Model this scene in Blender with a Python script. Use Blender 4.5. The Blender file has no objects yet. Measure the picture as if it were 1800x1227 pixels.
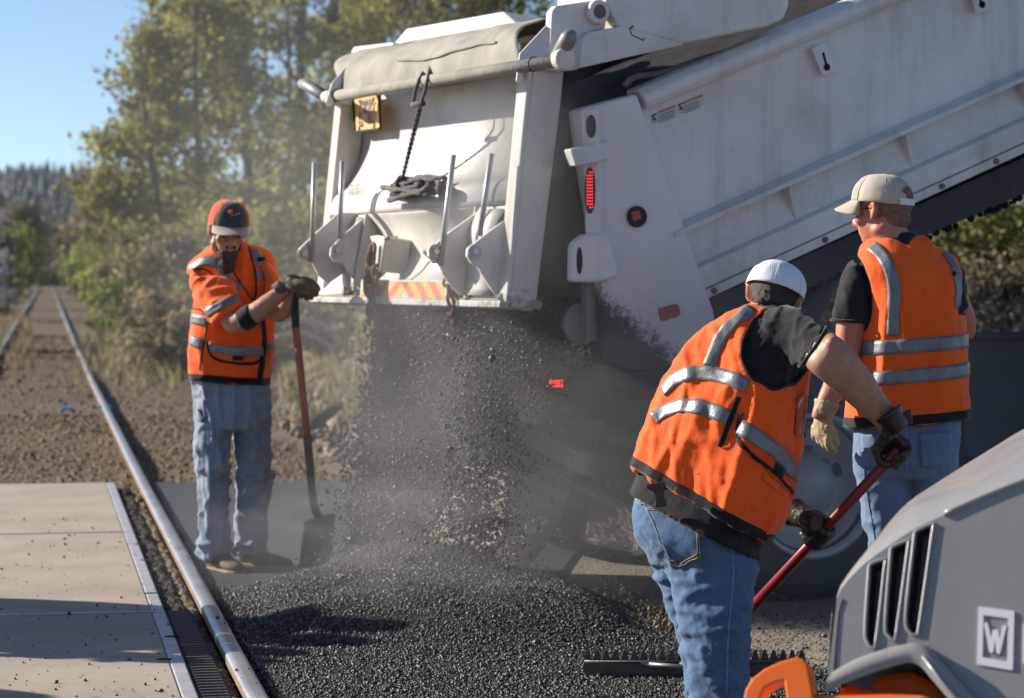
import bpy, bmesh, math, random
import numpy as np
from mathutils import Vector, Matrix, noise
from mathutils.bvhtree import BVHTree

random.seed(7)
rng = np.random.default_rng(11)
SC = bpy.context.scene
COL = SC.collection
R = math.radians

# ------------------------------------------------------------------ camera, sky, sun, exposure
FPX = 4500.0                     # focal length in photograph pixels (90 mm on a 36 mm frame)
CW, CH = 1800.0, 1227.0
HORIZON = 484.0
CAM_Z = 1.44
PITCH = math.atan((CH / 2 - HORIZON) / FPX)
cam = bpy.data.objects.new('camera', bpy.data.cameras.new('camera'))
COL.objects.link(cam)
cam.location = (0, 0, CAM_Z)
cam.rotation_euler = (math.pi / 2 - PITCH, 0, 0)
cam.data.sensor_width = 36
cam.data.lens = 36 * FPX / CW
cam.data.clip_end = 9000
cam.data.dof.use_dof = True
cam.data.dof.focus_distance = 8.35
cam.data.dof.aperture_fstop = 4.6
SC.camera = cam

SUN_EL, SUN_AZ = 25.0, 20.0      # elevation, degrees behind the left-hand side
sun_dir = Vector((-math.cos(R(SUN_EL)) * math.cos(R(SUN_AZ)), math.cos(R(SUN_EL)) * math.sin(R(SUN_AZ)), math.sin(R(SUN_EL))))
world = bpy.data.worlds.new('World')
SC.world = world
world.use_nodes = True
wn = world.node_tree.nodes
sky = wn.new('ShaderNodeTexSky')
sky.sky_type = 'NISHITA'
sky.sun_disc = False
sky.sun_elevation = R(SUN_EL)
sky.sun_rotation = R(-(90 - SUN_AZ))
sky.altitude = 50
sky.air_density = 0.55
sky.dust_density = 0.2
sky.ozone_density = 2.4
bgn = [n for n in wn if n.type == 'BACKGROUND'][0]
bgn.inputs['Strength'].default_value = 0.090
world.node_tree.links.new(sky.outputs[0], bgn.inputs['Color'])

sun = bpy.data.objects.new('sun', bpy.data.lights.new('sun', 'SUN'))
COL.objects.link(sun)
sun.data.energy = 5.0
sun.data.angle = R(0.5)
sun.data.color = (1.0, 0.93, 0.83)
sun.rotation_euler = sun_dir.to_track_quat('Z', 'Y').to_euler()

SC.view_settings.view_transform = 'Standard'
SC.view_settings.look = 'None'
SC.view_settings.gamma = 1
SC.view_settings.use_curve_mapping = False
SC.view_settings.exposure = 0.78
SC.render.engine = 'CYCLES'
SC.cycles.use_denoising = True
SC.cycles.max_bounces = 8
SC.cycles.transparent_max_bounces = 12
SC.cycles.volume_bounces = 1
SC.cycles.volume_step_rate = 2.0
SC.cycles.volume_max_steps = 96
SC.cycles.sample_clamp_indirect = 6

# ------------------------------------------------------------------ geometry from the survey of the place
_cp, _sp = math.cos(PITCH), math.sin(PITCH)
def ray(px, py):
    x = (px - CW / 2) / FPX
    y = -(py - CH / 2) / FPX
    return Vector((x, _cp + y * _sp, -_sp + y * _cp))
EYE = Vector((0, 0, CAM_Z))
def P(px, py, Y):
    d = ray(px, py)
    return EYE + d * (Y / d.y)
def G(px, py, z=0.0):
    d = ray(px, py)
    return EYE + d * ((z - CAM_Z) / d.z)
def PL(px, py, p0, n):
    d = ray(px, py)
    return EYE + d * ((Vector(p0) - EYE).dot(n) / d.dot(n))

# ------------------------------------------------------------------ objects
def tag(o, label=None, cat=None, group=None, kind=None):
    if label: o['label'] = label
    if cat: o['category'] = cat
    if group: o['group'] = group
    if kind: o['kind'] = kind
    return o
def empty(name, loc, label=None, cat=None, group=None):
    o = bpy.data.objects.new(name, None)
    o.empty_display_size = 0.1
    o.location = loc
    COL.objects.link(o)
    return tag(o, label, cat, group)
def root_of(o):
    while o.parent is not None: o = o.parent
    return o
def copy_tree(o, off, parent=None):
    c = o.copy()
    COL.objects.link(c)
    if parent is None: c.location = Vector(o.location) + Vector(off)
    else: c.parent = parent
    for ch in list(o.children): copy_tree(ch, off, c)
    return c

class MB:
    """Collects verts and faces in world space, links them as one mesh object."""
    def __init__(s): s.v = []; s.f = []
    def add(s, vs, fs):
        b = len(s.v)
        s.v += [tuple(p) for p in vs]
        s.f += [tuple(b + i for i in f) for f in fs]
        return s
    def box(s, c, ax, ay, az):
        c, ax, ay, az = map(Vector, (c, ax, ay, az))
        vs = [c + ax * i + ay * j + az * k for k in (-1, 1) for j in (-1, 1) for i in (-1, 1)]
        fs = [(0, 2, 3, 1), (4, 5, 7, 6), (0, 1, 5, 4), (2, 6, 7, 3), (0, 4, 6, 2), (1, 3, 7, 5)]
        return s.add(vs, fs)
    def prism(s, poly, ext):
        poly = [Vector(p) for p in poly]; ext = Vector(ext); n = len(poly)
        vs = poly + [p + ext for p in poly]
        fs = [tuple(range(n))[::-1], tuple(range(n, 2 * n))] + [(i, (i + 1) % n, n + (i + 1) % n, n + i) for i in range(n)]
        return s.add(vs, fs)
    def loft(s, rings, cap=True, closed=True):
        n = len(rings[0]); vs = [p for r in rings for p in r]; fs = []
        m = n if closed else n - 1
        for k in range(len(rings) - 1):
            for i in range(m):
                j = (i + 1) % n
                fs.append((k * n + i, k * n + j, (k + 1) * n + j, (k + 1) * n + i))
        if cap and closed:
            fs.append(tuple(range(n))[::-1]); fs.append(tuple((len(rings) - 1) * n + i for i in range(n)))
        return s.add(vs, fs)
    def tube(s, pts, rad, seg=10, cap=True, flat=None):
        pts = [Vector(p) for p in pts]
        if not hasattr(rad, '__len__'): rad = [rad] * len(pts)
        rings = []; prev = None
        for i, p in enumerate(pts):
            t = (pts[min(i + 1, len(pts) - 1)] - pts[max(i - 1, 0)]).normalized()
            if prev is None:
                a = t.orthogonal().normalized()
            else:
                a = (prev - t * prev.dot(t))
                a = a.normalized() if a.length > 1e-6 else t.orthogonal().normalized()
            prev = a; b = t.cross(a)
            rings.append([p + (a * math.cos(2 * math.pi * k / seg) + b * math.sin(2 * math.pi * k / seg)) * rad[i] for k in range(seg)])
        return s.loft(rings, cap)
    def ball(s, c, rx, ry=None, rz=None, seg=14, rin=9, axes=None):
        ry = ry or rx; rz = rz or rx; c = Vector(c)
        X, Y, Z = axes or (Vector((1, 0, 0)), Vector((0, 1, 0)), Vector((0, 0, 1)))
        vs = [c - Z * rz]; fs = []
        for i in range(1, rin):
            th = -math.pi / 2 + math.pi * i / rin
            for k in range(seg):
                ph = 2 * math.pi * k / seg
                vs.append(c + X * (rx * math.cos(th) * math.cos(ph)) + Y * (ry * math.cos(th) * math.sin(ph)) + Z * (rz * math.sin(th)))
        vs.append(c + Z * rz); last = len(vs) - 1
        for k in range(seg):
            j = (k + 1) % seg
            fs.append((0, 1 + j, 1 + k))
            for i in range(rin - 2):
                a = 1 + i * seg
                fs.append((a + k, a + j, a + seg + j, a + seg + k))
            a = 1 + (rin - 2) * seg
            fs.append((a + k, a + j, last))
        return s.add(vs, fs)
    def disc(s, c, ax, ay, depth, seg=24):
        c, ax, ay = Vector(c), Vector(ax), Vector(ay)
        return s.prism([c + ax * math.cos(2 * math.pi * k / seg) + ay * math.sin(2 * math.pi * k / seg) for k in range(seg)], depth)
    def mesh(s, name, off=Vector((0, 0, 0))):
        me = bpy.data.meshes.new(name)
        me.from_pydata([Vector(p) - off for p in s.v], [], s.f)
        me.validate()
        return me
    def build(s, name, m=None, parent=None, smooth=False, bevel=0, seg=2, angle=35, recalc=True, subsurf=0):
        off = Vector(root_of(parent).location) if parent is not None else Vector((0, 0, 0))
        me = s.mesh(name, off)
        if recalc:
            bm = bmesh.new(); bm.from_mesh(me)
            bmesh.ops.recalc_face_normals(bm, faces=bm.faces)
            bm.to_mesh(me); bm.free()
        return link(name, me, m, parent, smooth, bevel, seg, angle, subsurf)

def link(name, me, m=None, parent=None, smooth=False, bevel=0, seg=2, angle=35, subsurf=0):
    o = bpy.data.objects.new(name, me)
    COL.objects.link(o)
    if parent is not None: o.parent = parent
    if m is not None: me.materials.append(m)
    if smooth:
        me.polygons.foreach_set('use_smooth', [True] * len(me.polygons))
    if bevel:
        b = o.modifiers.new('bevel', 'BEVEL'); b.width = bevel; b.segments = seg; b.limit_method = 'ANGLE'; b.angle_limit = R(angle)
        b.harden_normals = False
    if subsurf:
        b = o.modifiers.new('sub', 'SUBSURF'); b.levels = subsurf; b.render_levels = subsurf
    return o

def fast_mesh(name, verts, faces_flat, nper, attrs=None):
    """numpy verts (n,3), faces (m,nper)."""
    me = bpy.data.meshes.new(name)
    n, m = len(verts), len(faces_flat)
    me.vertices.add(n); me.vertices.foreach_set('co', np.ascontiguousarray(verts, dtype=np.float32).ravel())
    me.loops.add(m * nper); me.loops.foreach_set('vertex_index', np.ascontiguousarray(faces_flat, dtype=np.int32).ravel())
    me.polygons.add(m); me.polygons.foreach_set('loop_start', np.arange(0, m * nper, nper, dtype=np.int32))
    me.update(calc_edges=True)
    for k, a in (attrs or {}).items():
        at = me.attributes.new(k, 'FLOAT', 'POINT'); at.data.foreach_set('value', np.ascontiguousarray(a, dtype=np.float32))
    return me

# ------------------------------------------------------------------ materials
class NT:
    def __init__(s, name):
        s.m = bpy.data.materials.new(name); s.m.use_nodes = True
        s.t = s.m.node_tree; s.n = s.t.nodes
        s.b = s.n['Principled BSDF']; s.out = s.n['Material Output']
        s.co = s.n.new('ShaderNodeTexCoord').outputs['Object']
    def L(s, a, b): s.t.links.new(a, b)
    def mapping(s, scale=(1, 1, 1), rot=(0, 0, 0), src=None):
        k = s.n.new('ShaderNodeMapping'); k.inputs['Scale'].default_value = scale; k.inputs['Rotation'].default_value = rot
        s.L(src or s.co, k.inputs['Vector']); return k.outputs[0]
    def noise(s, scale=5, detail=4, rough=.55, vec=None, dist=0):
        k = s.n.new('ShaderNodeTexNoise'); k.inputs['Scale'].default_value = scale; k.inputs['Detail'].default_value = detail
        k.inputs['Roughness'].default_value = rough; k.inputs['Distortion'].default_value = dist
        s.L(vec or s.co, k.inputs['Vector']); return k.outputs['Fac']
    def voro(s, scale=20, feature='F1', out='Distance', vec=None):
        k = s.n.new('ShaderNodeTexVoronoi'); k.feature = feature; k.inputs['Scale'].default_value = scale
        s.L(vec or s.co, k.inputs['Vector']); return k.outputs[out]
    def ramp(s, fac, stops, interp='LINEAR'):
        k = s.n.new('ShaderNodeValToRGB'); e = k.color_ramp.elements; k.color_ramp.interpolation = interp
        while len(e) < len(stops): e.new(.5)
        for el, (p, c) in zip(e, stops):
            el.position = p; el.color = tuple(c) + (1,) if hasattr(c, '__len__') else (c, c, c, 1)
        s.L(fac, k.inputs['Fac']); return k.outputs['Color']
    def mix(s, fac, a, b, mode='MIX'):
        k = s.n.new('ShaderNodeMix'); k.data_type = 'RGBA'; k.blend_type = mode
        for sock, v in ((k.inputs[0], fac), (k.inputs[6], a), (k.inputs[7], b)):
            if isinstance(v, (int, float)): sock.default_value = v if sock is k.inputs[0] else (v, v, v, 1)
            elif hasattr(v, '__len__'): sock.default_value = tuple(v) + ((1,) if len(v) == 3 else ())
            else: s.L(v, sock)
        return k.outputs[2]
    def math(s, op, a, b=0, c=None):
        k = s.n.new('ShaderNodeMath'); k.operation = op
        for sock, v in zip(k.inputs, (a, b, c)):
            if v is None: continue
            if isinstance(v, (int, float)): sock.default_value = v
            else: s.L(v, sock)
        return k.outputs[0]
    def sep(s, src=None):
        k = s.n.new('ShaderNodeSeparateXYZ'); s.L(src or s.co, k.inputs[0]); return k.outputs
    def attr(s, name):
        k = s.n.new('ShaderNodeAttribute'); k.attribute_name = name; return k.outputs['Fac']
    def bump(s, h, strength=.3, dist=.01, prev=None):
        k = s.n.new('ShaderNodeBump'); k.inputs['Strength'].default_value = strength; k.inputs['Distance'].default_value = dist
        s.L(h, k.inputs['Height'])
        if prev is not None: s.L(prev, k.inputs['Normal'])
        s.L(k.outputs[0], s.b.inputs['Normal']); return k.outputs[0]
    def set(s, **kw):
        names = dict(col='Base Color', rough='Roughness', metal='Metallic', spec='Specular IOR Level', coat='Coat Weight', sheen='Sheen Weight', sub='Subsurface Weight', emis='Emission Color', estr='Emission Strength', trans='Transmission Weight', alpha='Alpha', ior='IOR')
        for k, v in kw.items():
            sock = s.b.inputs[names[k]]
            if isinstance(v, (int, float)): sock.default_value = v
            elif hasattr(v, '__len__'): sock.default_value = tuple(v) + ((1,) if len(v) == 3 else ())
            else: s.L(v, sock)
        return s

def simple(name, col, rough=.6, metal=0, var=.25, scale=8, bump=.15, bscale=60, spec=.5, bdist=.004):
    t = NT(name)
    f = t.noise(scale, 5, .6)
    c1 = tuple(x * (1 - var) for x in col); c2 = tuple(min(1, x * (1 + var)) for x in col)
    t.set(col=t.ramp(f, [(.3, c1), (.7, c2)]), rough=rough, metal=metal, spec=spec)
    if bump: t.bump(t.noise(bscale, 4, .6), bump, bdist)
    return t.m

def mat_white():
    t = NT('white_paint')
    dust = t.ramp(t.noise(2.2, 6, .65), [(.42, 0.0), (.75, 1.0)])
    streak = t.ramp(t.noise(1.0, 5, .6, t.mapping((9, 9, .7))), [(.52, 0.0), (.72, 1.0)])
    speck = t.ramp(t.noise(70, 3, .6), [(.66, 0.0), (.74, 1.0)])
    c = t.mix(t.math('MULTIPLY', dust, .45), (.71, .685, .64), (.42, .37, .30))
    c = t.mix(t.math('MULTIPLY', streak, .42), c, (.33, .30, .25))
    c = t.mix(t.math('MULTIPLY', t.ramp(t.noise(1.1, 7, .72, dist=.6), [(.50, 0.0), (.72, 1.0)]), .42), c, (.27, .25, .225))
    c = t.mix(t.math('MULTIPLY', t.ramp(t.noise(3.4, 6, .7, t.mapping((4, 4, .5))), [(.60, 0.0), (.74, 1.0)]), .4), c, (.26, .19, .12))
    c = t.mix(t.math('MULTIPLY', speck, .55), c, (.18, .15, .12))
    t.set(col=c, rough=t.math('ADD', t.math('MULTIPLY', dust, .25), .34), spec=.5)
    t.bump(t.noise(14, 4, .6), .12, .006)
    return t.m
def mat_splash():
    """white paint buried in asphalt spatter towards the tail of the side post"""
    t = NT('spattered_white_paint')
    dust = t.ramp(t.noise(2.2, 6, .65), [(.42, 0.0), (.75, 1.0)])
    c = t.mix(t.math('MULTIPLY', dust, .3), (.72, .69, .645), (.42, .37, .30))
    x, y, z = t.sep()
    # spatter thickens towards the low rear corner
    g = t.math('ADD', t.math('MULTIPLY', z, -2.6), t.math('MULTIPLY', x, -2.2))
    f = t.math('ADD', g, t.math('MULTIPLY', t.noise(26, 5, .7), .9))
    f = t.math('ADD', f, t.math('MULTIPLY', t.noise(130, 3, .7), .7))
    sp = t.ramp(t.math('ADD', f, 1.36), [(.62, 0.0), (.86, 1.0)])
    c = t.mix(sp, c, (.045, .042, .038))
    t.set(col=c, rough=.5)
    t.bump(t.math('ADD', t.noise(14, 4, .6), t.math('MULTIPLY', sp, .6)), .2, .006)
    return t.m
def mat_denim(name, dark, light, dusty=0.0):
    t = NT(name)
    n1 = t.noise(7, 5, .6); n2 = t.noise(420, 2, .5); n3 = t.noise(42, 4, .65)
    f = t.math('ADD', t.math('MULTIPLY', n1, .8), t.math('MULTIPLY', n3, .3))
    c = t.ramp(f, [(.25, dark), (.85, light)])
    c = t.mix(t.ramp(n2, [(.4, 0.0), (.6, .35)]), c, tuple(min(1, x * 1.9) for x in light))
    if dusty:
        c = t.mix(t.math('MULTIPLY', t.ramp(t.noise(5, 5, .6), [(.4, 0.0), (.65, 1.0)]), dusty), c, (.22, .20, .17))
    t.set(col=c, rough=.85, spec=.2, sheen=.15)
    w = t.n.new('ShaderNodeTexWave'); w.inputs['Scale'].default_value = 260; w.inputs['Distortion'].default_value = 1.5
    t.L(t.co, w.inputs['Vector'])
    b = t.bump(w.outputs['Fac'], .15, .0012)
    t.bump(n3, .35, .006, b)
    return t.m
def mat_cloth(name, col, rough=.85, mesh=0, var=.15, fold=.25, sheen=.2):
    t = NT(name)
    f = t.noise(9, 4, .6)
    c = t.ramp(f, [(.3, tuple(x * (1 - var) for x in col)), (.7, tuple(min(1, x * (1 + var)) for x in col))])
    if mesh:
        v = t.voro(mesh, 'F1')
        c = t.mix(t.ramp(v, [(.16, .38), (.45, 0.0)]), c, tuple(x * .45 for x in col))
    grime = t.ramp(t.noise(4.5, 6, .7), [(.56, 0.0), (.75, .35)])
    c = t.mix(grime, c, tuple(x * .55 + .01 for x in col))
    t.set(col=c, rough=rough, spec=.25, sheen=sheen)
    b = t.bump(t.noise(260, 2, .5), .2, .001)
    t.bump(t.noise(26, 4, .6), fold, .008, b)
    return t.m
def mat_skin(name, col):
    t = NT(name)
    f = t.noise(22, 5, .65); g = t.noise(180, 3, .6)
    c = t.ramp(f, [(.3, (col[0] * .82, col[1] * .66, col[2] * .6)), (.7, col)])
    c = t.mix(t.ramp(g, [(.55, 0.0), (.75, .3)]), c, (col[0] * .5, col[1] * .42, col[2] * .36))
    t.set(col=c, rough=.5, spec=.4, sub=.08)
    t.b.inputs['Subsurface Radius'].default_value = (.02, .008, .004)
    t.bump(t.noise(300, 3, .6), .25, .0012)
    return t.m
def mat_leaf(name, a, b, c2, transl=.35):
    t = NT(name)
    v = t.attr('var')
    c = t.ramp(v, [(0, a), (.55, b), (1, c2)])
    t.set(col=c, rough=.55, spec=.35)
    tr = t.n.new('ShaderNodeBsdfTranslucent'); t.L(c, tr.inputs['Color'])
    mx = t.n.new('ShaderNodeMixShader'); mx.inputs[0].default_value = transl
    t.L(t.b.outputs[0], mx.inputs[1]); t.L(tr.outputs[0], mx.inputs[2]); t.L(mx.outputs[0], t.out.inputs['Surface'])
    return t.m
def mat_reflective():
    t = NT('silver_reflective_tape')
    w = t.voro(900, 'F1')
    c = t.ramp(t.noise(16, 5, .7), [(.3, (.145, .147, .152)), (.7, (.24, .243, .25))])
    t.set(col=c, rough=.42, metal=.25, spec=.5)
    b = t.bump(t.noise(30, 5, .7), .45, .006)
    t.bump(w, .1, .001, b)
    return t.m

def mat_gate():
    t = NT('grimy_white_paint')
    dust = t.ramp(t.noise(2.6, 6, .65), [(.42, 0.0), (.75, 1.0)])
    streak = t.ramp(t.noise(1.0, 5, .6, t.mapping((11, 11, .8))), [(.52, 0.0), (.72, 1.0)])
    speck = t.ramp(t.noise(60, 3, .6), [(.64, 0.0), (.72, 1.0)])
    c = t.mix(t.math('MULTIPLY', dust, .5), (.53, .512, .475), (.40, .345, .255))
    c = t.mix(t.math('MULTIPLY', streak, .4), c, (.30, .26, .20))
    c = t.mix(t.math('MULTIPLY', speck, .55), c, (.16, .12, .08))
    x, y, z = t.sep()
    g = t.math('ADD', t.math('MULTIPLY', z, -2.4), t.math('ADD', t.math('MULTIPLY', t.noise(5, 6, .7), 1.1), t.math('MULTIPLY', t.noise(40, 4, .7), .5)))
    c = t.mix(t.ramp(t.math('ADD', g, 3.05), [(.62, 0.0), (.98, .92)]), c, (.035, .032, .028))
    t.set(col=c, rough=t.math('ADD', t.math('MULTIPLY', dust, .25), .36))
    t.bump(t.noise(9, 4, .6), .25, .012)
    return t.m
M = dict(
    gate=mat_gate(), white=mat_white(), splash=mat_splash(),
    dark_steel=simple('dark_steel', (.03, .03, .028), .6, 0, .4, 6),
    asphalt_dark=simple('black_residue', (.020, .018, .016), .85, 0, .5, 9, .5, 90, .15),
    rubber=simple('black_rubber', (.02, .02, .02), .7, 0, .4, 5, .25, 70),
    canvas=simple('dusty_canvas', (.31, .29, .245), .9, 0, .22, 5, .5, 22, .2, .01),
    galv=simple('galvanised_steel', (.50, .50, .48), .38, .35, .2, 12),
    grey_paint=simple('grey_steel', (.22, .22, .21), .5, .1, .2, 9),
    rust=simple('rusty_steel', (.14, .075, .045), .8, .1, .5, 30, .5, 160),
    rope=simple('tarry_rope', (.095, .09, .08), .9, 0, .6, 40, .6, 220),
    bolt=simple('dirty_bolt', (.12, .11, .10), .55, .3, .3, 30),
)

# ================================================================== THE SETTING
def sstep(a, b, x):
    t = np.clip((x - a) / (b - a), 0, 1); return t * t * (3 - 2 * t)
def nz(x, y, z=0.0): return noise.noise(Vector((x, y, z)))

RAIL_Z, PANEL_Z, BED_Z = 0.065, 0.055, -0.06
# ---- ground material: brown earth with stones
def mat_earth(name, a, b, stone, sscale, damp=.0, bumpd=.03, fine=30):
    t = NT(name)
    c = t.ramp(t.noise(.35, 6, .65), [(.3, a), (.7, b)])
    v = t.voro(sscale, 'F1'); vc = t.voro(sscale, 'F1', 'Color')
    k = t.n.new('ShaderNodeSeparateColor'); t.L(vc, k.inputs[0])
    c = t.mix(t.ramp(k.outputs[0], [(.35, 0.0), (.8, .7)]), c, stone)
    c = t.mix(t.ramp(t.noise(fine, 4, .7), [(.35, .5), (.62, 0.0)]), c, tuple(x * .35 for x in a))
    t.set(col=c, rough=.92, spec=.2)
    b1 = t.bump(t.math('MULTIPLY', v, -1), .8, bumpd)
    t.bump(t.noise(fine * 1.4, 4, .7), .5, .02, b1)
    return t.m
M['earth'] = mat_earth('brown_earth', (.13, .09, .055), (.24, .18, .115), (.30, .24, .165), 16)
M['bank'] = mat_earth('dry_bank_soil', (.17, .12, .07), (.30, .225, .13), (.20, .17, .07), 9, 0, .05, 12)
M['stone'] = None
def mat_var(name, a, b, c2, rough=.85, spec=.3, bump=0):
    t = NT(name)
    t.set(col=t.ramp(t.attr('var'), [(0, a), (.6, b), (1, c2)]), rough=rough, spec=spec)
    if bump: t.bump(t.noise(bump, 3, .6), .4, .005)
    return t.m
M['ballast'] = mat_var('ballast_stone', (.085, .056, .034), (.175, .118, .07), (.28, .205, .13))
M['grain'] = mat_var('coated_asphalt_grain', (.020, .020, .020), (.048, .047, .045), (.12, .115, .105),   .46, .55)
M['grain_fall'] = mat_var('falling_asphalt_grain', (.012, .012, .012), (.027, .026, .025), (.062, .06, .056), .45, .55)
def mat_asphalt():
    t = NT('fresh_asphalt')
    v = t.voro(120, 'F1'); k = t.n.new('ShaderNodeSeparateColor'); t.L(t.voro(120, 'F1', 'Color'), k.inputs[0])
    c = t.ramp(k.outputs[0], [(.2, (.035, .035, .036)), (.8, (.075, .074, .073))])
    c = t.mix(t.ramp(t.noise(1.4, 5, .6), [(.4, 0.0), (.7, .4)]), c, (.09, .085, .075))
    t.set(col=c, rough=.6, spec=.45)
    t.bump(v, .55, .006)
    return t.m
M['asphalt'] = mat_asphalt()
def mat_oldroad():
    t = NT('worn_dusty_pavement')
    c = t.ramp(t.noise(1.6, 6, .65), [(.3, (.23, .195, .15)), (.7, (.36, .31, .24))])
    k = t.n.new('ShaderNodeSeparateColor'); t.L(t.voro(75, 'F1', 'Color'), k.inputs[0])
    c = t.mix(t.ramp(k.outputs[0], [(.7, 0.0), (.9, .75)]), c, (.06, .055, .05))
    c = t.mix(t.ramp(t.noise(9, 5, .7), [(.5, 0.0), (.7, .5)]), c, (.10, .09, .075))
    t.set(col=c, rough=.9, spec=.25)
    t.bump(t.voro(75, 'F1'), .6, .01)
    return t.m
M['oldroad'] = mat_oldroad()

# ground: one sheet to the horizon
me_g = MB(); me_g.add([(-4000, -200, BED_Z - .02), (4000, -200, BED_Z - .02), (4000, 6000, BED_Z - .02), (-4000, 6000, BED_Z - .02)], [(0, 1, 2, 3)])
tag(me_g.build('ground', M['earth']), kind='structure')

# ---- rails: centre line taken along the right-hand rail
rail_px = [(560, 1420), (457, 1227), (405, 1131), (354, 1035), (303, 940), (252, 845), (205, 752), (160, 663), (122, 580), (108, 545), (99, 520), (93, 506), (90.5, 500)]
RR = [G(x, y, RAIL_Z) for x, y in rail_px]
RR.insert(0, RR[0] + (RR[0] - RR[1]).normalized() * 6)
def rail_x(Y):
    for a, b in zip(RR, RR[1:]):
        if a.y <= Y <= b.y:
            return a.x + (b.x - a.x) * (Y - a.y) / (b.y - a.y)
    return RR[-1].x + (Y - RR[-1].y) * (RR[-1].x - RR[-2].x) / (RR[-1].y - RR[-2].y)
def offset_line(pts, d):
    out = []
    for i, p in enumerate(pts):
        t = (pts[min(i + 1, len(pts) - 1)] - pts[max(i - 1, 0)]); t.z = 0; t.normalize()
        out.append(p + Vector((t.y, -t.x, 0)) * d)
    return out
def subdiv_line(pts, step=1.0, upto=60):
    out = [pts[0]]
    for a, b in zip(pts, pts[1:]):
        n = max(1, int((b - a).length / step)) if a.y < upto else max(1, int((b - a).length / 12))
        out += [a.lerp(b, (k + 1) / n) for k in range(n)]
    return out
RR = subdiv_line(RR, .8)
prof = [(-.036, -.016), (-.033, -.007), (-.024, -.001), (-.010, .001), (.010, .001), (.024, -.001), (.033, -.007), (.036, -.016), (.034, -.042), (.011, -.052), (.009, -.135), (.068, -.150), (.068, -.165), (-.068, -.165), (-.068, -.150), (-.009, -.135), (-.011, -.052), (-.034, -.042)]
def mat_rail():
    t = NT('worn_rail_steel')
    x, y, z = t.sep()
    top = t.ramp(t.math('ADD', t.math('MULTIPLY', z, 1), t.math('MULTIPLY', t.noise(12, 4, .6), .012)), [(.0, 0.0), (.5, 1.0)])
    g = t.n.new('ShaderNodeNewGeometry'); nx, ny, nzz = t.sep(g.outputs['Normal'])
    up = t.ramp(nzz, [(.35, 0.0), (.75, 1.0)])
    worn = t.math('MULTIPLY', up, t.ramp(t.noise(5, 5, .7), [(.2, .7), (.5, 1.0)]))
    c = t.mix(worn, t.ramp(t.noise(18, 5, .7), [(.3, (.12, .075, .045)), (.7, (.30, .215, .14))]), t.ramp(t.noise(3, 5, .6), [(.3, (.30, .295, .295)), (.7, (.48, .475, .48))]))
    t.set(col=c, metal=t.math('MULTIPLY', worn, .45), rough=t.math('SUBTRACT', .78, t.math('MULTIPLY', worn, .46)))
    t.bump(t.noise(60, 4, .6), .2, .004)
    return t.m
M['rail'] = mat_rail()
def make_rail(line, label):
    line = [Vector(p) for p in line]
    rings = []
    for i, p in enumerate(line):
        t = (line[min(i + 1, len(line) - 1)] - line[max(i - 1, 0)]); t.z = 0; t.normalize()
        s = Vector((t.y, -t.x, 0))
        rings.append([p + s * a + Vector((0, 0, b)) for a, b in prof])
    o = MB().loft(rings).build('rail', M['rail'], smooth=True)
    o.data.set_sharp_from_angle(angle=R(50))
    return tag(o, label, 'rail', 'rails of the railway track')
make_rail(RR, 'steel rail running past the standing worker, along the edge of the concrete panels')
RL = offset_line(RR, -1.43)
make_rail(RL, 'steel rail further left, crossing the left edge of the picture')

# ---- concrete crossing panels between the rails
def mat_concrete():
    t = NT('crossing_concrete')
    c = t.ramp(t.noise(2.3, 6, .65), [(.3, (.33, .275, .21)), (.7, (.43, .37, .295))])
    c = t.mix(t.ramp(t.noise(1.1, 5, .6, t.mapping((1, 7, 1))), [(.5, 0.0), (.75, .3)]), c, (.30, .25, .19))
    c = t.mix(t.ramp(t.noise(140, 3, .6), [(.64, 0.0), (.72, .6)]), c, (.10, .085, .07))
    c = t.mix(t.ramp(t.noise(.9, 6, .7, dist=.8), [(.50, 0.0), (.68, .45)]), c, (.25, .205, .155))
    c = t.mix(t.ramp(t.noise(3.5, 6, .75, t.mapping((1, 4, 1)), 1.5), [(.62, 0.0), (.70, .55)]), c, (.15, .125, .10))
    c = t.mix(t.ramp(t.noise(26, 3, .6), [(.70, 0.0), (.76, .7)]), c, (.07, .06, .05))
    t.set(col=c, rough=.82, spec=.3)
    t.bump(t.noise(180, 3, .6), .2, .002)
    return t.m
M['concrete'] = mat_concrete()
M['edge_steel'] = simple('painted_steel_angle', (.42, .40, .415), .5, .15, .2, 9, .2, 80)
def along_rail(Yref, d):
    i = min(range(len(RR)), key=lambda k: abs(RR[k].y - Yref))
    i = max(1, min(len(RR) - 2, i))
    t = (RR[i + 1] - RR[i - 1]); t.z = 0; t.normalize()
    s = Vector((t.y, -t.x, 0))
    p = Vector((rail_x(Yref), Yref, 0))
    return p + s * d, t, s
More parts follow.
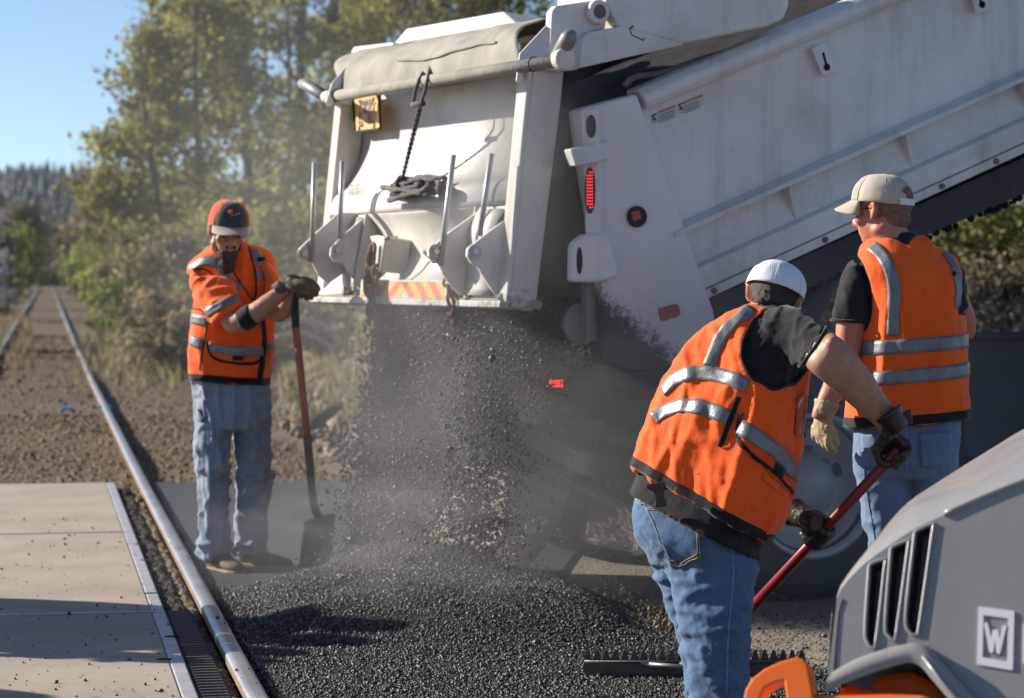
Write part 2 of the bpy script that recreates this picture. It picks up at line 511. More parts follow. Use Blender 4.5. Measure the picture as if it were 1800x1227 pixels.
# joints seen at y = 847, 934, 1075, next one below the frame
joints = [G(x, y, PANEL_Z) for x, y in ((215, 847), (240, 934), (298, 1074), (360, 1262))]
GAP = .19
panel_labels = ['concrete crossing panel farthest away, bordering the brown ballast',
                'sunlit concrete crossing panel between the two joint lines',
                'concrete crossing panel under the broad dark shadow in the near corner']
lat = Vector((0.984, .178, 0))
jy = []
for j in joints:
    jy.append(j.y)
for k in range(3):
    ya, yb = jy[k + 1] + .008, jy[k] - .008
    pr0, t0, s0 = along_rail(ya, -GAP); pr1, t1, s1 = along_rail(yb, -GAP)
    pl0, pl1 = pr0 - s0 * 1.05, pr1 - s1 * 1.05
    root = empty('concrete_panel', ((pr0 + pl1) / 2)[:2] + (PANEL_Z - .1,), panel_labels[k], 'crossing panel', 'concrete crossing panels between the rails')
    z0 = Vector((0, 0, PANEL_Z)); dz = Vector((0, 0, -.16))
    e0, e1 = pr0 - s0 * .055, pr1 - s1 * .055
    MB().prism([pl0 + z0, e0 + z0, e1 + z0, pl1 + z0], dz).build('slab', M['concrete'], root, bevel=.006)
    MB().prism([e0 + z0 + s0 * .001, pr0 + z0, pr1 + z0, e1 + z0 + s1 * .001], dz).build('steel_edge', M['edge_steel'], root, bevel=.006)
    # end strip of steel at the near joint
    w = .035 if k == 1 else .022
    pa, pb = pl0 + z0 + Vector((0, 0, .003)), e0 + z0 + Vector((0, 0, .003))
    MB().prism([pa, pb, pb + t0 * w, pa + t0 * w], (0, 0, -.02)).build('joint_strip', M['edge_steel'], root)
    # lifting pockets: shallow dark slots
    for (sx, sy) in {0: [(232, 904)], 1: [(245, 956), (257, 984), (265, 1042)], 2: [(302, 1118), (288, 1158)]}[k]:
        c = G(sx, sy, PANEL_Z + .002)
        MB().prism([c + lat * (.03 * math.cos(a)) + Vector((-.178, .984, 0)) * (.018 * math.sin(a)) for a in np.linspace(0, 2 * math.pi, 10)[:-1]], (0, 0, -.004)).build('lifting_pocket', M['asphalt_dark'], root)
# flangeway: rubber filler with ribs, buried in dirt farther on
fl0, t0, s0 = along_rail(jy[3], -.125); fl1, t1, s1 = along_rail(jy[2] + .1, -.125)
flr = empty('flangeway_filler', fl0[:2] + (0,), 'ribbed black rubber filler strip between the concrete panel and the rail', 'rubber filler')
zt = Vector((0, 0, .03))
MB().prism([fl0 - s0 * .06 + zt, fl0 + s0 * .045 + zt, fl1 + s1 * .045 + zt, fl1 - s1 * .06 + zt], (0, 0, -.1)).build('rubber_strip', M['rubber'], flr)
rib_me = None
NR = 44
for k in range(NR):
    p = fl0.lerp(fl1, (k + .5) / NR)
    if rib_me is None:
        rib_me = MB().prism([Vector((-.05, -.007, 0)), Vector((.035, -.007, 0)), Vector((.042, 0, 0)), Vector((.035, .007, 0)), Vector((-.05, .007, 0))], (0, 0, .02)).mesh('rib')
        rib_me.materials.append(M['bolt'])
    o = bpy.data.objects.new('rib', rib_me); COL.objects.link(o); o.parent = flr
    o.location = p + zt - Vector(flr.location); o.rotation_euler = (0, 0, math.atan2(-t0.x, t0.y))
# crumbly fill in the flangeway (asphalt crumbs and dirt), a lumpy strip
def lumpy_strip(name, a_y, b_y, d0, d1, z, amp, m, label, seed):
    n, k = int((b_y - a_y) / .02), 10
    vs, fs = [], []
    for i in range(n + 1):
        Y = a_y + (b_y - a_y) * i / n
        for j in range(k + 1):
            d = d0 + (d1 - d0) * j / k
            p, t, s = along_rail(Y, d)
            e = math.sin(math.pi * j / k) ** .5
            hgt = z + amp * e * (.5 + nz(p.x * 14, p.y * 14, seed) + .5 * nz(p.x * 45, p.y * 45, seed))
            vs.append((p.x + .01 * nz(p.x * 30, p.y * 30, 5), p.y, hgt))
    for i in range(n):
        for j in range(k):
            a = i * (k + 1) + j
            fs.append((a, a + 1, a + k + 2, a + k + 1))
    o = MB().add(vs, fs).build(name, m, smooth=True)
    return tag(o, label, 'dirt fill', kind='stuff')
M['crumb'] = mat_earth('dark_dirt_fill', (.035, .033, .03), (.075, .068, .058), (.13, .115, .095), 60, 0, .01, 80)
M['sandfill'] = mat_earth('sandy_fill', (.20, .155, .10), (.32, .25, .165), (.12, .095, .065), 60, 0, .01, 80)
lumpy_strip('dirt_fill', jy[2] + .08, jy[0] - .1, -.19, -.085, .012, .035, M['crumb'], 'dark crumbly fill beside the panel edge', 3)
lumpy_strip('sand_fill', jy[3], jy[0], -.092, -.034, .0, .03, M['sandfill'], 'sandy fill packed against the rail', 9)

# ---- road: old dusty pavement, fresh asphalt on it
YR = G(450, 852).y
def sheet(name, poly, z, m, th=.06):
    o = MB().prism([Vector((x, y, z)) for x, y in poly], (0, 0, -th)).build(name, m)
    return tag(o, kind='structure')
edge = []
for i in range(60):
    x = rail_x(YR) + .1 + 14 * i / 59
    edge.append((x, YR + .10 * nz(x * 2.2, 3) + .05 * nz(x * 9, 7)))
pl_ = [(rail_x(y) + .075, y) for y in (-60, -20, -5, 1.5, 4, 6, 8, 10, 12, 14, 16, YR)]
sheet('road', [(60, -60)] + pl_ + edge + [(60, YR)], 0.0, M['oldroad'])
sheet('road', [(-60, -60)] + [(-60, YR)] + [(rail_x(y) - 1.43 - .08, y) for y in (YR, 16, 14, 12, 10, 8, 6, 4, 1.5, -5, -20, -60)], 0.0, M['oldroad'])
fa = [(rail_x(y) + .078, y) for y in (7.4, 8, 10, 12, 14, 16, YR - .01)]
fa += [(x, y - .012) for x, y in edge if x < G(1010, 852).x]
rim = [Vector((fa[-1][0], fa[-1][1], 0)), Vector((.42, 14.0, 0)), Vector((.25, 12.4, 0)), Vector((.24, 11.6, 0)), Vector((.58, 10.35, 0)), Vector((.86, 9.85, 0)), Vector((1.08, 9.3, 0)), Vector((1.35, 8.4, 0)), Vector((1.5, 7.4, 0))]
for a, b in zip(rim, rim[1:]):
    for k in range(8):
        q = a.lerp(b, (k + 1) / 8); fa.append((q.x + .05 * nz(q.y * 5, 1), q.y))
sheet('asphalt_surface', fa, .018, M['asphalt'], .03)

# ---- loose hot asphalt: mat and heap
pile_px = [(372, 1034), (505, 1030), (590, 1002), (648, 960), (700, 944), (770, 938), (880, 966), (1010, 1036), (1130, 1062), (1196, 1118), (1330, 1150), (1470, 1180), (1600, 1260), (1700, 1500), (600, 1500), (492, 1227), (432, 1118)]
pile_poly = [G(x, y, .02).xy for x, y in pile_px]
PX = np.array([p.x for p in pile_poly]); PY = np.array([p.y for p in pile_poly])
def pdist(x, y):
    """signed distance to the pile outline, positive inside (numpy arrays)"""
    inside = np.zeros(x.shape, bool); best = np.full(x.shape, 1e9)
    n = len(PX)
    for i in range(n):
        x1, y1, x2, y2 = PX[i], PY[i], PX[(i + 1) % n], PY[(i + 1) % n]
        c = ((y1 > y) != (y2 > y)) & (x < (x2 - x1) * (y - y1) / (y2 - y1 + 1e-12) + x1)
        inside ^= c
        t = np.clip(((x - x1) * (x2 - x1) + (y - y1) * (y2 - y1)) / ((x2 - x1) ** 2 + (y2 - y1) ** 2), 0, 1)
        best = np.minimum(best, np.hypot(x - x1 - t * (x2 - x1), y - y1 - t * (y2 - y1)))
    return np.where(inside, best, -best)
def npnoise(x, y, f, seed):
    r = np.random.default_rng(seed); out = np.zeros_like(x)
    for k in range(7):
        a = r.uniform(0, 2 * math.pi); w = f * r.uniform(.6, 1.5)
        out += np.sin((x * math.cos(a) + y * math.sin(a)) * w + r.uniform(0, 6.3))
    return out / 7
DROP0, DROP1 = Vector((-.98, 12.75, 1.3)), Vector((-.02, 10.65, 1.3))
def pile_h(x, y):
    d = pdist(x, y)
    base = .012 + (.012 + .045 * sstep(9.6, 10.6, y)) * sstep(0, .35, d)
    ax, ay = DROP1.x - DROP0.x, DROP1.y - DROP0.y
    t = np.clip(((x - DROP0.x - .15) * ax + (y - DROP0.y + .45) * ay) / (ax * ax + ay * ay), 0, 1)
    dd = np.hypot(x - DROP0.x - .15 - t * ax, y - DROP0.y + .45 - t * ay)
    h = base + .17 * np.exp(-(dd / .55) ** 2) * sstep(0, .4, d) * (1 - .5 * t)
    h += sstep(0, .2, d) * (.35 + .65 * sstep(9.4, 10.4, y)) * (.014 * npnoise(x, y, 9, 1) + .008 * npnoise(x, y, 26, 2))
    # rough clods along the right-hand edge
    return np.where(d > -.02, h, 0.0)
gx, gy = np.meshgrid(np.arange(-2.3, 2.2, .03), np.arange(6.8, 13.6, .03))
H = pile_h(gx, gy); D = pdist(gx, gy)
idx = -np.ones(gx.shape, int); keep = D > -.05
idx[keep] = np.arange(keep.sum())
vs = np.stack([gx[keep], gy[keep], H[keep]], 1)
q = np.stack([idx[:-1, :-1], idx[:-1, 1:], idx[1:, 1:], idx[1:, :-1]], -1).reshape(-1, 4)
q = q[(q >= 0).all(1)]
mpile = fast_mesh('asphalt_mat', vs, q, 4)
tag(link('asphalt_mat', mpile, M['asphalt_dark'], smooth=True), 'mat of loose hot black asphalt spread on the road', 'asphalt', kind='stuff')

OCT = np.array([(1, 0, 0), (-1, 0, 0), (0, 1, 0), (0, -1, 0), (0, 0, 1), (0, 0, -1)], float)
OCF = np.array([(0, 2, 4), (2, 1, 4), (1, 3, 4), (3, 0, 4), (2, 0, 5), (1, 2, 5), (3, 1, 5), (0, 3, 5)])
def grains(name, pos, size, m, stretch=.5, seed=0):
    r = np.random.default_rng(seed); n = len(pos)
    q = r.normal(size=(n, 4)); q /= np.linalg.norm(q, axis=1, keepdims=True)
    w, x, y, z = q.T
    Rm = np.stack([1 - 2 * (y * y + z * z), 2 * (x * y - z * w), 2 * (x * z + y * w), 2 * (x * y + z * w), 1 - 2 * (x * x + z * z), 2 * (y * z - x * w), 2 * (x * z - y * w), 2 * (y * z + x * w), 1 - 2 * (x * x + y * y)], 1).reshape(n, 3, 3)
    v = OCT[None] * r.uniform(1 - stretch, 1 + stretch, (n, 6, 1)) * r.uniform(.7, 1.3, (n, 1, 3))
    v = np.einsum('nij,nkj->nki', Rm, v) * size[:, None, None] + pos[:, None, :]
    f = OCF[None] + (np.arange(n) * 6)[:, None, None]
    var = np.repeat(r.uniform(0, 1, n), 6)
    me = fast_mesh(name, v.reshape(-1, 3), f.reshape(-1, 3), 3, {'var': var})
    return link(name, me, m)
n = 190000
gx = rng.uniform(-2.0, 1.7, n); gy = rng.uniform(7.9, 13.2, n)
d = pdist(gx, gy) + rng.normal(0, .06, n)
k = (d > 0) & (rng.uniform(0, 1, n) < np.clip((10.5 / gy) ** 2, .45, 1))
gx, gy = gx[k], gy[k]
sz = rng.gamma(3.0, .00085, len(gx)) + .0015
pos = np.stack([gx, gy, np.maximum(pile_h(gx, gy), .02) + sz * .4], 1)
tag(grains('asphalt_grains', pos, sz, M['grain'], seed=4), 'glistening loose grains of hot asphalt', 'asphalt', kind='stuff')
# clods along the broken edge of the old surface, seen between the legs and the heap
cl = []
for i in range(420):
    f = random.random(); a = G(1060, 1052); b = G(1200, 1120); c = a.lerp(b, f)
    cl.append((c.x + random.gauss(0, .05), c.y + random.gauss(0, .10), .03 + abs(random.gauss(0, .025))))
M['clod'] = mat_var('brown_clod', (.09, .07, .05), (.19, .15, .105), (.30, .24, .17))
tag(grains('broken_edge_clods', np.array(cl), rng.uniform(.004, .013, len(cl)), M['clod'], seed=5), 'crumbled brown clods at the edge of the dug road', 'rubble', kind='stuff')
# crumbs dropped on panels, rail and pavement
cp = []
for i in range(420):
    px, py = random.uniform(0, 470), random.uniform(900, 1227)
    if px > rail_px[1][0] - (1227 - py) * .537 + 30: continue
    p = G(px, py, PANEL_Z + .004)
    dr = p.x - rail_x(p.y)
    cp.append((p.x, p.y, (RAIL_Z if abs(dr) < .035 else PANEL_Z if dr < -GAP else .03) + .003))
for i in range(500):
    p = G(random.uniform(1320, 1500), random.uniform(1080, 1227)); cp.append((p.x, p.y, .004))
tag(grains('asphalt_crumbs', np.array(cp), rng.gamma(2, .0013, len(cp)) + .0012, M['grain'], seed=6), 'scattered black crumbs dropped on panels and pavement', 'crumbs', kind='stuff')

# ---- ballast stones between and beside the rails
n = 64000
u = rng.uniform(0, 1, n); Y = 1 / (1 / (YR + .12) + u * (1 / 62 - 1 / (YR + .12)))
Y = np.where(rng.uniform(0, 1, n) < .55, rng.uniform(YR + .12, 27, n), Y)
rx = np.interp(Y, [p.y for p in RR], [p.x for p in RR])
dx = np.where(rng.uniform(0, 1, n) < .85, rng.uniform(-6.2, 1.3, n), rng.uniform(1.3, 2.9, n))
X = rx + dx
px = 900 + X / Y * FPX
k = (px > -160) & (px < 690) & (np.abs(dx) > .05) & (np.abs(dx + 1.45) > .05)
X, Y, dx = X[k], Y[k], dx[k]
sz = rng.gamma(3.0, .0034, len(X)) + .005
sz *= np.clip(Y / 26, .85, 1.8)
shoulder = BED_Z + .035 * npnoise(X, Y, 2.2, 8) - .12 * sstep(.7, 2.6, dx) - .12 * sstep(-2.2, -4, dx)
pos = np.stack([X, Y, shoulder + .02 + sz * .25], 1)
tag(grains('ballast_stones', pos, sz, M['ballast'], .35, seed=9), 'brown ballast stones of the track bed', 'ballast', kind='stuff')
# track bed surface below the stones
gx, gy = np.meshgrid(np.linspace(-7, 3.2, 90), np.concatenate([np.linspace(YR + .02, 40, 160), np.linspace(41, 400, 120)]))
rx = np.interp(gy, [p.y for p in RR], [p.x for p in RR])
zz = BED_Z + .03 + .035 * npnoise(gx + rx, gy, 2.2, 8) - .12 * sstep(.7, 2.6, gx) - .12 * sstep(-2.2, -4, gx)
zz -= .08 * sstep(2.4, 3.2, gx) + .08 * sstep(-6.2, -7, gx)
vs = np.stack([gx + rx, gy, zz], -1).reshape(-1, 3)
nr, nc = gx.shape; I = np.arange(nr * nc).reshape(nr, nc)
q = np.stack([I[:-1, :-1], I[:-1, 1:], I[1:, 1:], I[1:, :-1]], -1).reshape(-1, 4)
M['bed'] = mat_earth('ballast_bed', (.10, .07, .045), (.19, .14, .09), (.27, .205, .14), 22, 0, .03, 40)
tag(link('track_bed', fast_mesh('track_bed', vs, q, 4), M['bed'], smooth=True), kind='structure')

# blue plastic scraps on the track bed
M['blue'] = simple('blue_plastic', (.02, .17, .62), .4, 0, .3, 9, .3, 30)
for (bx, by, w, lab) in ((180, 723, .10, 'crumpled blue plastic scrap lying against the rail'), (118, 727, .08, 'small torn blue plastic scrap lying between the rails')):
    c = G(bx, by, 0); vs, fs = [], []
    for i in range(7):
        for j in range(5):
            x, y = (i - 3) / 3, (j - 2) / 2
            vs.append(c + Vector((x * w, y * w * .8, .03 + .05 * nz(x * 2.1 + bx, y * 2.3, by) + .02 * (1 - x * x))))
    for i in range(6):
        for j in range(4):
            a = i * 5 + j; fs.append((a, a + 1, a + 6, a + 5))
    o = MB().add(vs, fs).build('plastic_scrap', M['blue'], smooth=True)
    sm = o.modifiers.new('thick', 'SOLIDIFY'); sm.thickness = .003
    tag(o, lab, 'plastic scrap')

# ---- bank to the right of the track
def bank_h(x, y):
    rx = np.interp(y, [p.y for p in RR], [p.x for p in RR])
    d = x - rx
    h = -.1 + 1.75 * sstep(2.2, 7.5, d) * sstep(YR + 1.0, YR + 9, y) * (1 - .82 * sstep(-.6, 2.4, x))
    h = h + .22 * sstep(1.9, 3.0, d) * npnoise(x, y, 1.7, 21) + .07 * npnoise(x, y, 6.0, 22) * sstep(1.9, 3, d)
    return h
gx, gy = np.meshgrid(np.linspace(1.6, 34, 150), np.concatenate([np.linspace(YR + .25, 48, 150), np.linspace(49, 140, 30)]))
rx = np.interp(gy, [p.y for p in RR], [p.x for p in RR])
zz = bank_h(gx + rx, gy) - .25 * (1 - sstep(1.6, 2.1, gx))
vs = np.stack([gx + rx, gy, zz], -1).reshape(-1, 3)
nr, nc = gx.shape; I = np.arange(nr * nc).reshape(nr, nc)
q = np.stack([I[:-1, :-1], I[:-1, 1:], I[1:, 1:], I[1:, :-1]], -1).reshape(-1, 4)
tag(link('bank', fast_mesh('bank', vs, q, 4), M['bank'], smooth=True), kind='structure')
# clods and stones strewn at its foot
n = 9000
Y = rng.uniform(YR + .15, 34, n); rx = np.interp(Y, [p.y for p in RR], [p.x for p in RR])
X = rx + rng.uniform(1.7, 7.5, n); px = 900 + X / Y * FPX
k = px < 760; X, Y = X[k], Y[k]
sz = rng.gamma(2.2, .013, len(X)) + .008
pos = np.stack([X, Y, np.maximum(bank_h(X, Y), BED_Z) + sz * .2], 1)
tag(grains('earth_clods', pos, sz, M['clod'], .4, seed=12), 'brown clods and stones at the foot of the bank', 'rubble', kind='stuff')

# ================================================================== PLANTS
def cards(c, size, seed, flat=0.0, long=1.0, up=0.0):
    """one bent diamond leaf per centre; returns verts (n*4,3)"""
    r = np.random.default_rng(seed); n = len(c)
    a = r.normal(size=(n, 3)); a[:, 2] *= (1 - flat); a[:, 2] += up; a /= np.linalg.norm(a, axis=1, keepdims=True)
    b = np.cross(a, r.normal(size=(n, 3))); b /= np.linalg.norm(b, axis=1, keepdims=True)
    s = size[:, None]
    return np.stack([c - a * s * long, c + b * s * .55, c + a * s * long, c - b * s * .55], 1).reshape(-1, 3)
def leaf_mesh(name, c, size, m, parent, seed, var, **kw):
    v = cards(c, size, seed, **kw) - np.array(root_of(parent).location if parent is not None else (0, 0, 0))
    f = np.arange(len(v)).reshape(-1, 4)
    me = fast_mesh(name, v, f, 4, {'var': np.repeat(np.clip(var, 0, 1), 4)})
    return link(name, me, m, parent)
M['leaf_olive'] = mat_leaf('olive_spring_leaf', (.085, .09, .02), (.21, .20, .045), (.42, .38, .10), .62)
M['leaf_green'] = mat_leaf('fresh_green_leaf', (.09, .12, .028), (.20, .24, .05), (.34, .37, .08), .6)
M['leaf_brown'] = mat_leaf('budding_brown_twig', (.10, .08, .048), (.20, .16, .092), (.32, .26, .15), .55)
M['leaf_dark'] = mat_leaf('dark_leaf', (.03, .036, .018), (.07, .075, .032), (.13, .13, .055), .4)
M['leaf_pale'] = mat_leaf('pale_spring_leaf', (.12, .135, .045), (.24, .25, .085), (.38, .37, .14), .6)
M['leaf_far'] = mat_leaf('far_leaf', (.05, .055, .03), (.11, .105, .05), (.18, .165, .075), .4)
M['blossom'] = mat_leaf('white_blossom', (.22, .20, .19), (.36, .34, .32), (.52, .49, .47), .3)
M['drygrass'] = mat_leaf('dry_grass_blade', (.13, .10, .06), (.25, .20, .12), (.38, .31, .19), .5)
M['bark'] = simple('grey_bark', (.085, .072, .056), .9, 0, .4, 3, .6, 25, .2, .02)
M['barkd'] = simple('dark_bark', (.065, .056, .045), .9, 0, .4, 3, .6, 25, .2, .02)
M['twig'] = simple('pale_dead_wood', (.28, .24, .18), .9, 0, .3, 6, .4, 40)
_ts = [100]
def tree(name, base, height, cr, cb, m, label, cat, group=None, nclump=60, per=150, leaf=.07, lean=(0, 0), trunk=.12, bark='bark', spread=.33, top=.55, limbs=9, gaps=.0, part='crown'):
    """tapered trunk with limbs; leaves in loose clumps hung round the limb ends"""
    _ts[0] += 1; r = np.random.default_rng(_ts[0]); rr = random.Random(_ts[0])
    base = Vector(base)
    t = empty(name, base, label, cat, group)
    ax = Vector((lean[0], lean[1], height))
    def spine(f): return base + ax * f + Vector((.25 * math.sin(f * 5 + _ts[0]), .2 * math.cos(f * 4 + _ts[0]), 0)) * f * min(1, height / 8)
    tb = MB()
    tb.tube([spine(k / 9 * .95) - Vector((0, 0, .3 if k == 0 else 0)) for k in range(10)], [trunk * (1.25 if k == 0 else 1) * (1 - .085 * k) for k in range(10)], 8)
    ends = []
    f0 = cb / height
    for k in range(limbs):
        f = f0 * .8 + (.95 - f0 * .8) * (k + rr.random()) / limbs
        a = rr.uniform(0, 2 * math.pi)
        rad = cr * (math.sin(math.pi * min(1, max(.06, (f - f0 * .8) / (1.02 - f0 * .8))) ** top) ** .7) * rr.uniform(.7, 1.05)
        s = spine(f); e = s + Vector((math.cos(a) * rad, math.sin(a) * rad, rad * rr.uniform(.25, .8)))
        mid = s.lerp(e, .5) + Vector((0, 0, rad * .12))
        tb.tube([s, mid, e], [trunk * .38 * (1 - f * .6), trunk * .24 * (1 - f * .6), trunk * .06], 5)
        ends += [(s.lerp(e, w) if w < 1 else e) for w in (.55, .8, 1.0)]
        for _ in range(2):
            e2 = e + Vector((rr.uniform(-1, 1), rr.uniform(-1, 1), rr.uniform(0, 1))) * rad * .4
            tb.tube([mid.lerp(e, .4), e2], [trunk * .12, trunk * .03], 4); ends.append(e2)
    tb.build('trunk', M[bark], t)
    cen, wid, cv = [], [], []
    for k in range(nclump):
        e = ends[k % len(ends)] if k < len(ends) * 2 else None
        if e is None or rr.random() < .35:
            f = f0 + (1 - f0) * rr.random() ** .8; a = rr.uniform(0, 2 * math.pi)
            g = min(1, max(.04, (f - f0) / (1.0 - f0)))
            rad = cr * max(.25, math.sin(math.pi * g ** top)) ** .8 * math.sqrt(rr.random())
            e = spine(f) + Vector((math.cos(a) * rad, math.sin(a) * rad, 0))
        cen.append(tuple(e + Vector((rr.gauss(0, .1), rr.gauss(0, .1), rr.gauss(0, .1))) * cr))
        wid.append(cr * spread * rr.uniform(.5, 1.25)); cv.append(rr.uniform(-.28, .28))
    cen, wid, cv = np.array(cen), np.array(wid), np.array(cv)
    ci = np.repeat(np.arange(nclump), per)
    c = cen[ci] + r.normal(size=(len(ci), 3)) * wid[ci][:, None] * np.array([1, 1, .7]) * .55
    c[:, 2] = np.maximum(c[:, 2], base.z + .05)
    sz = leaf * r.uniform(.55, 1.35, len(ci))
    leaf_mesh(part, c, sz, m, t, _ts[0] + 5000, .5 + cv[ci] + r.normal(0, .2, len(ci)))
    return t
def at(px, Y, z=None):
    x = (px - 900) / FPX * Y
    if z is None: z = float(bank_h(np.array([x]), np.array([Y]))[0])
    return Vector((x, Y, max(z, -.08)))
ORD = ['first', 'second', 'third', 'fourth', 'fifth', 'sixth', 'seventh', 'eighth', 'ninth', 'tenth', 'eleventh', 'twelfth', 'thirteenth', 'fourteenth']
def rank(lst, i, key):
    same = sorted([k for k in range(len(lst)) if lst[k][-1] == key], key=lambda k: lst[k][0])
    return ORD[same.index(i)]
GT = 'leafy trees standing beyond the track'
# (px, depth, height, crown radius, crown base, material, ...)
tree('broadleaf_tree', at(292, 50), 6.3, 1.25, 1.2, M['leaf_olive'], 'olive green tree at the open sky end of the belt, leaning over the track', 'tree', GT, 90, 110, .075, (-.35, 0), .10, limbs=12)
tree('broadleaf_tree', at(352, 56), 9.2, 1.55, 1.0, M['leaf_olive'], 'tall yellowish tree just behind the leaning tree at the sky end', 'tree', GT, 100, 110, .08, (.1, 0), .13, limbs=14)
tree('broadleaf_tree', at(440, 60), 13, 1.9, .8, M['leaf_olive'], 'high olive tree rising above the head of the worker with the shovel', 'tree', GT, 150, 120, .085, (0, 0), .15, limbs=18)
for (bx, by, bh, br, bb, lb_) in ((528, 64, 15, 2.0, 1.0, 'olive tree standing just left of the white tailgate'), (640, 70, 16, 2.2, 2.2, 'tall olive tree rising above the far end of the tailgate'), (735, 66, 15, 2.0, 2.5, 'olive tree top above the sloping white panel on the truck'), (830, 74, 15, 2.2, 2.5, 'olive tree top above the middle of the canvas cover'), (930, 68, 14, 2.1, 2.0, 'olive tree top above the near end of the canvas cover'), (1040, 72, 14, 2.2, 2.0, 'olive tree behind the tailgate hinge of the truck')):
    tree('broadleaf_tree', at(bx, by), bh, br, bb, M['leaf_olive'], lb_, 'tree', GT, 120, 105, .09, (rng.uniform(-.3, .3), 0), .17, limbs=15)
GD = 'bare dark trunks showing between the leaves'
_tk = [(p_[0], 'k') for p_ in ((592,), (676,), (655,), (815,), (505,), (470,))]
for i_, (bx, by, tw) in enumerate(((592, 72, .20), (676, 70, .17), (655, 80, .14), (815, 74, .15), (505, 62, .06), (470, 64, .05))):
    tree('dark_trunk_tree', at(bx, by), 17, 1.5, 7.0, M['leaf_dark'], 'slender dark trunk in the tree belt, %s from the left' % rank(_tk, i_, 'k'), 'tree', GD, 50, 90, .09, (rng.uniform(-.4, .4), 0), tw, 'barkd', limbs=12)
GS = 'shrubs along the bank'
sh = [(205, 60, 1.9, .75, 'leaf_brown'), (240, 52, 2.0, .8, 'leaf_olive'), (205, 78, 2.2, .9, 'leaf_green'), (250, 46, 1.7, .8, 'leaf_green'), (300, 44, 2.1, .95, 'leaf_brown'), (345, 48, 2.6, 1.0, 'leaf_olive'), (395, 44, 2.2, .9, 'leaf_green'), (445, 42, 2.2, .9, 'leaf_olive'), (500, 44, 2.8, 1.0, 'leaf_olive'), (480, 38, 1.2, .6, 'leaf_brown'), (555, 40, 2.2, .9, 'leaf_olive'), (610, 38, 1.5, .8, 'leaf_brown'), (640, 44, 2.4, 1.0, 'leaf_olive'), (690, 36, 1.6, .9, 'leaf_olive'), (270, 38, .9, .5, 'leaf_brown'), (320, 37, 1.0, .55, 'leaf_brown'), (235, 66, 3.0, 1.1, 'leaf_olive'), (190, 105, 2.6, 1.3, 'leaf_green')]
lab = {'leaf_brown': 'brown budding shrub on the bank beside the track', 'leaf_olive': 'olive green shrub in front of the tree belt', 'leaf_green': 'fresh green shrub low beside the track'}
for i_, (bx, by, bh, br, mm) in enumerate(sh):
    tree('shrub', at(bx, by), bh, br, .1, M[mm], lab[mm] + ', %s from the left' % rank(sh, i_, mm), 'shrub', GS, 34, 95, .055, (0, 0), .03, limbs=7, spread=.4, top=.8, part='foliage')
GL = 'bushes lining the left of the track'
_ls = [(-85, 62, 2.6, 1.1, 'leaf_dark'), (-130, 50, 2.2, 1.0, 'leaf_olive'), (-22, 110, 3.2, 1.5, 'leaf_dark'), (0, 150, 3.4, 1.8, 'leaf_green'), (-22, 85, 1.9, .9, 'leaf_brown'), (88, 350, 5.0, 3.2, 'leaf_olive'), (165, 190, 3.0, 1.8, 'leaf_green')]
for i_, (bx, by, bh, br, mm) in enumerate(_ls):
    tree('bush', at(bx, by, -.08), bh, br, .1, M[mm], {'leaf_dark': 'dark bush at the left edge of the track', 'leaf_olive': 'olive bush at the left of the rails', 'leaf_green': 'yellow green bush where the rails vanish', 'leaf_brown': 'brown low bush left of the rails'}[mm] + ', %s from the left' % rank(_ls, i_, mm), 'bush', GL, 40, 90, .08 * max(1, by / 90), (0, 0), .04, limbs=7, spread=.4, top=.8, part='foliage')
tree('blossom_tree', at(-22, 80, -.08), 4.2, 1.0, .4, M['blossom'], 'white blossoming tree cut by the left edge of the picture', 'tree', None, 46, 70, .06, (0, 0), .06, limbs=9)
GF = 'brownish trees in the distance where the track ends'
_ls = [(30, 240, 7.6, 2.8, 'leaf_far'), (75, 345, 8.0, 3.6, 'leaf_far'), (112, 350, 6.8, 3.2, 'leaf_olive'), (150, 250, 6.6, 2.6, 'leaf_brown'), (185, 230, 8.6, 3.0, 'leaf_brown'), (215, 210, 8.0, 2.6, 'leaf_far'), (-15, 220, 6.8, 2.8, 'leaf_far'), (45, 340, 5, 3.0, 'leaf_green'), (102, 360, 5, 3.0, 'leaf_olive'), (140, 330, 5.5, 3.0, 'leaf_dark')]
for i_, (bx, by, bh, br, mm) in enumerate(_ls):
    tree('distant_tree', at(bx, by, -.08), bh, br, .3, M[mm], {'leaf_far': 'dull green', 'leaf_dark': 'dark', 'leaf_brown': 'brownish bare', 'leaf_green': 'light green', 'leaf_olive': 'olive'}[mm] + ' tree far down the track, %s of its colour from the left' % rank(_ls, i_, mm), 'tree', GF, 60, 80, .20, (0, 0), .14, limbs=9, spread=.4)
# thicket seen under and right of the raised body
GB = 'bushes behind the truck'
_ls = [(1345, 34, 1.7, 1.0, 'leaf_brown'), (1420, 36, 1.9, 1.1, 'leaf_brown'), (1490, 33, 1.8, 1.0, 'leaf_brown'), (1560, 35, 2.0, 1.0, 'leaf_brown'), (1630, 33, 1.9, 1.0, 'leaf_brown'), (1690, 34, 2.0, .9, 'leaf_green'), (1750, 32, 2.1, 1.0, 'leaf_green'), (1815, 33, 2.3, 1.0, 'leaf_green'), (1790, 28, 1.1, .7, 'leaf_brown'), (1720, 28, 1.0, .7, 'leaf_brown'), (1665, 29, 1.1, .7, 'leaf_brown'), (1880, 33, 2.5, 1.0, 'leaf_green'), (1770, 46, 4.2, 1.6, 'leaf_olive'), (1670, 48, 3.6, 1.5, 'leaf_olive'), (1560, 50, 3.4, 1.5, 'leaf_olive'), (1860, 50, 5, 1.8, 'leaf_olive')]
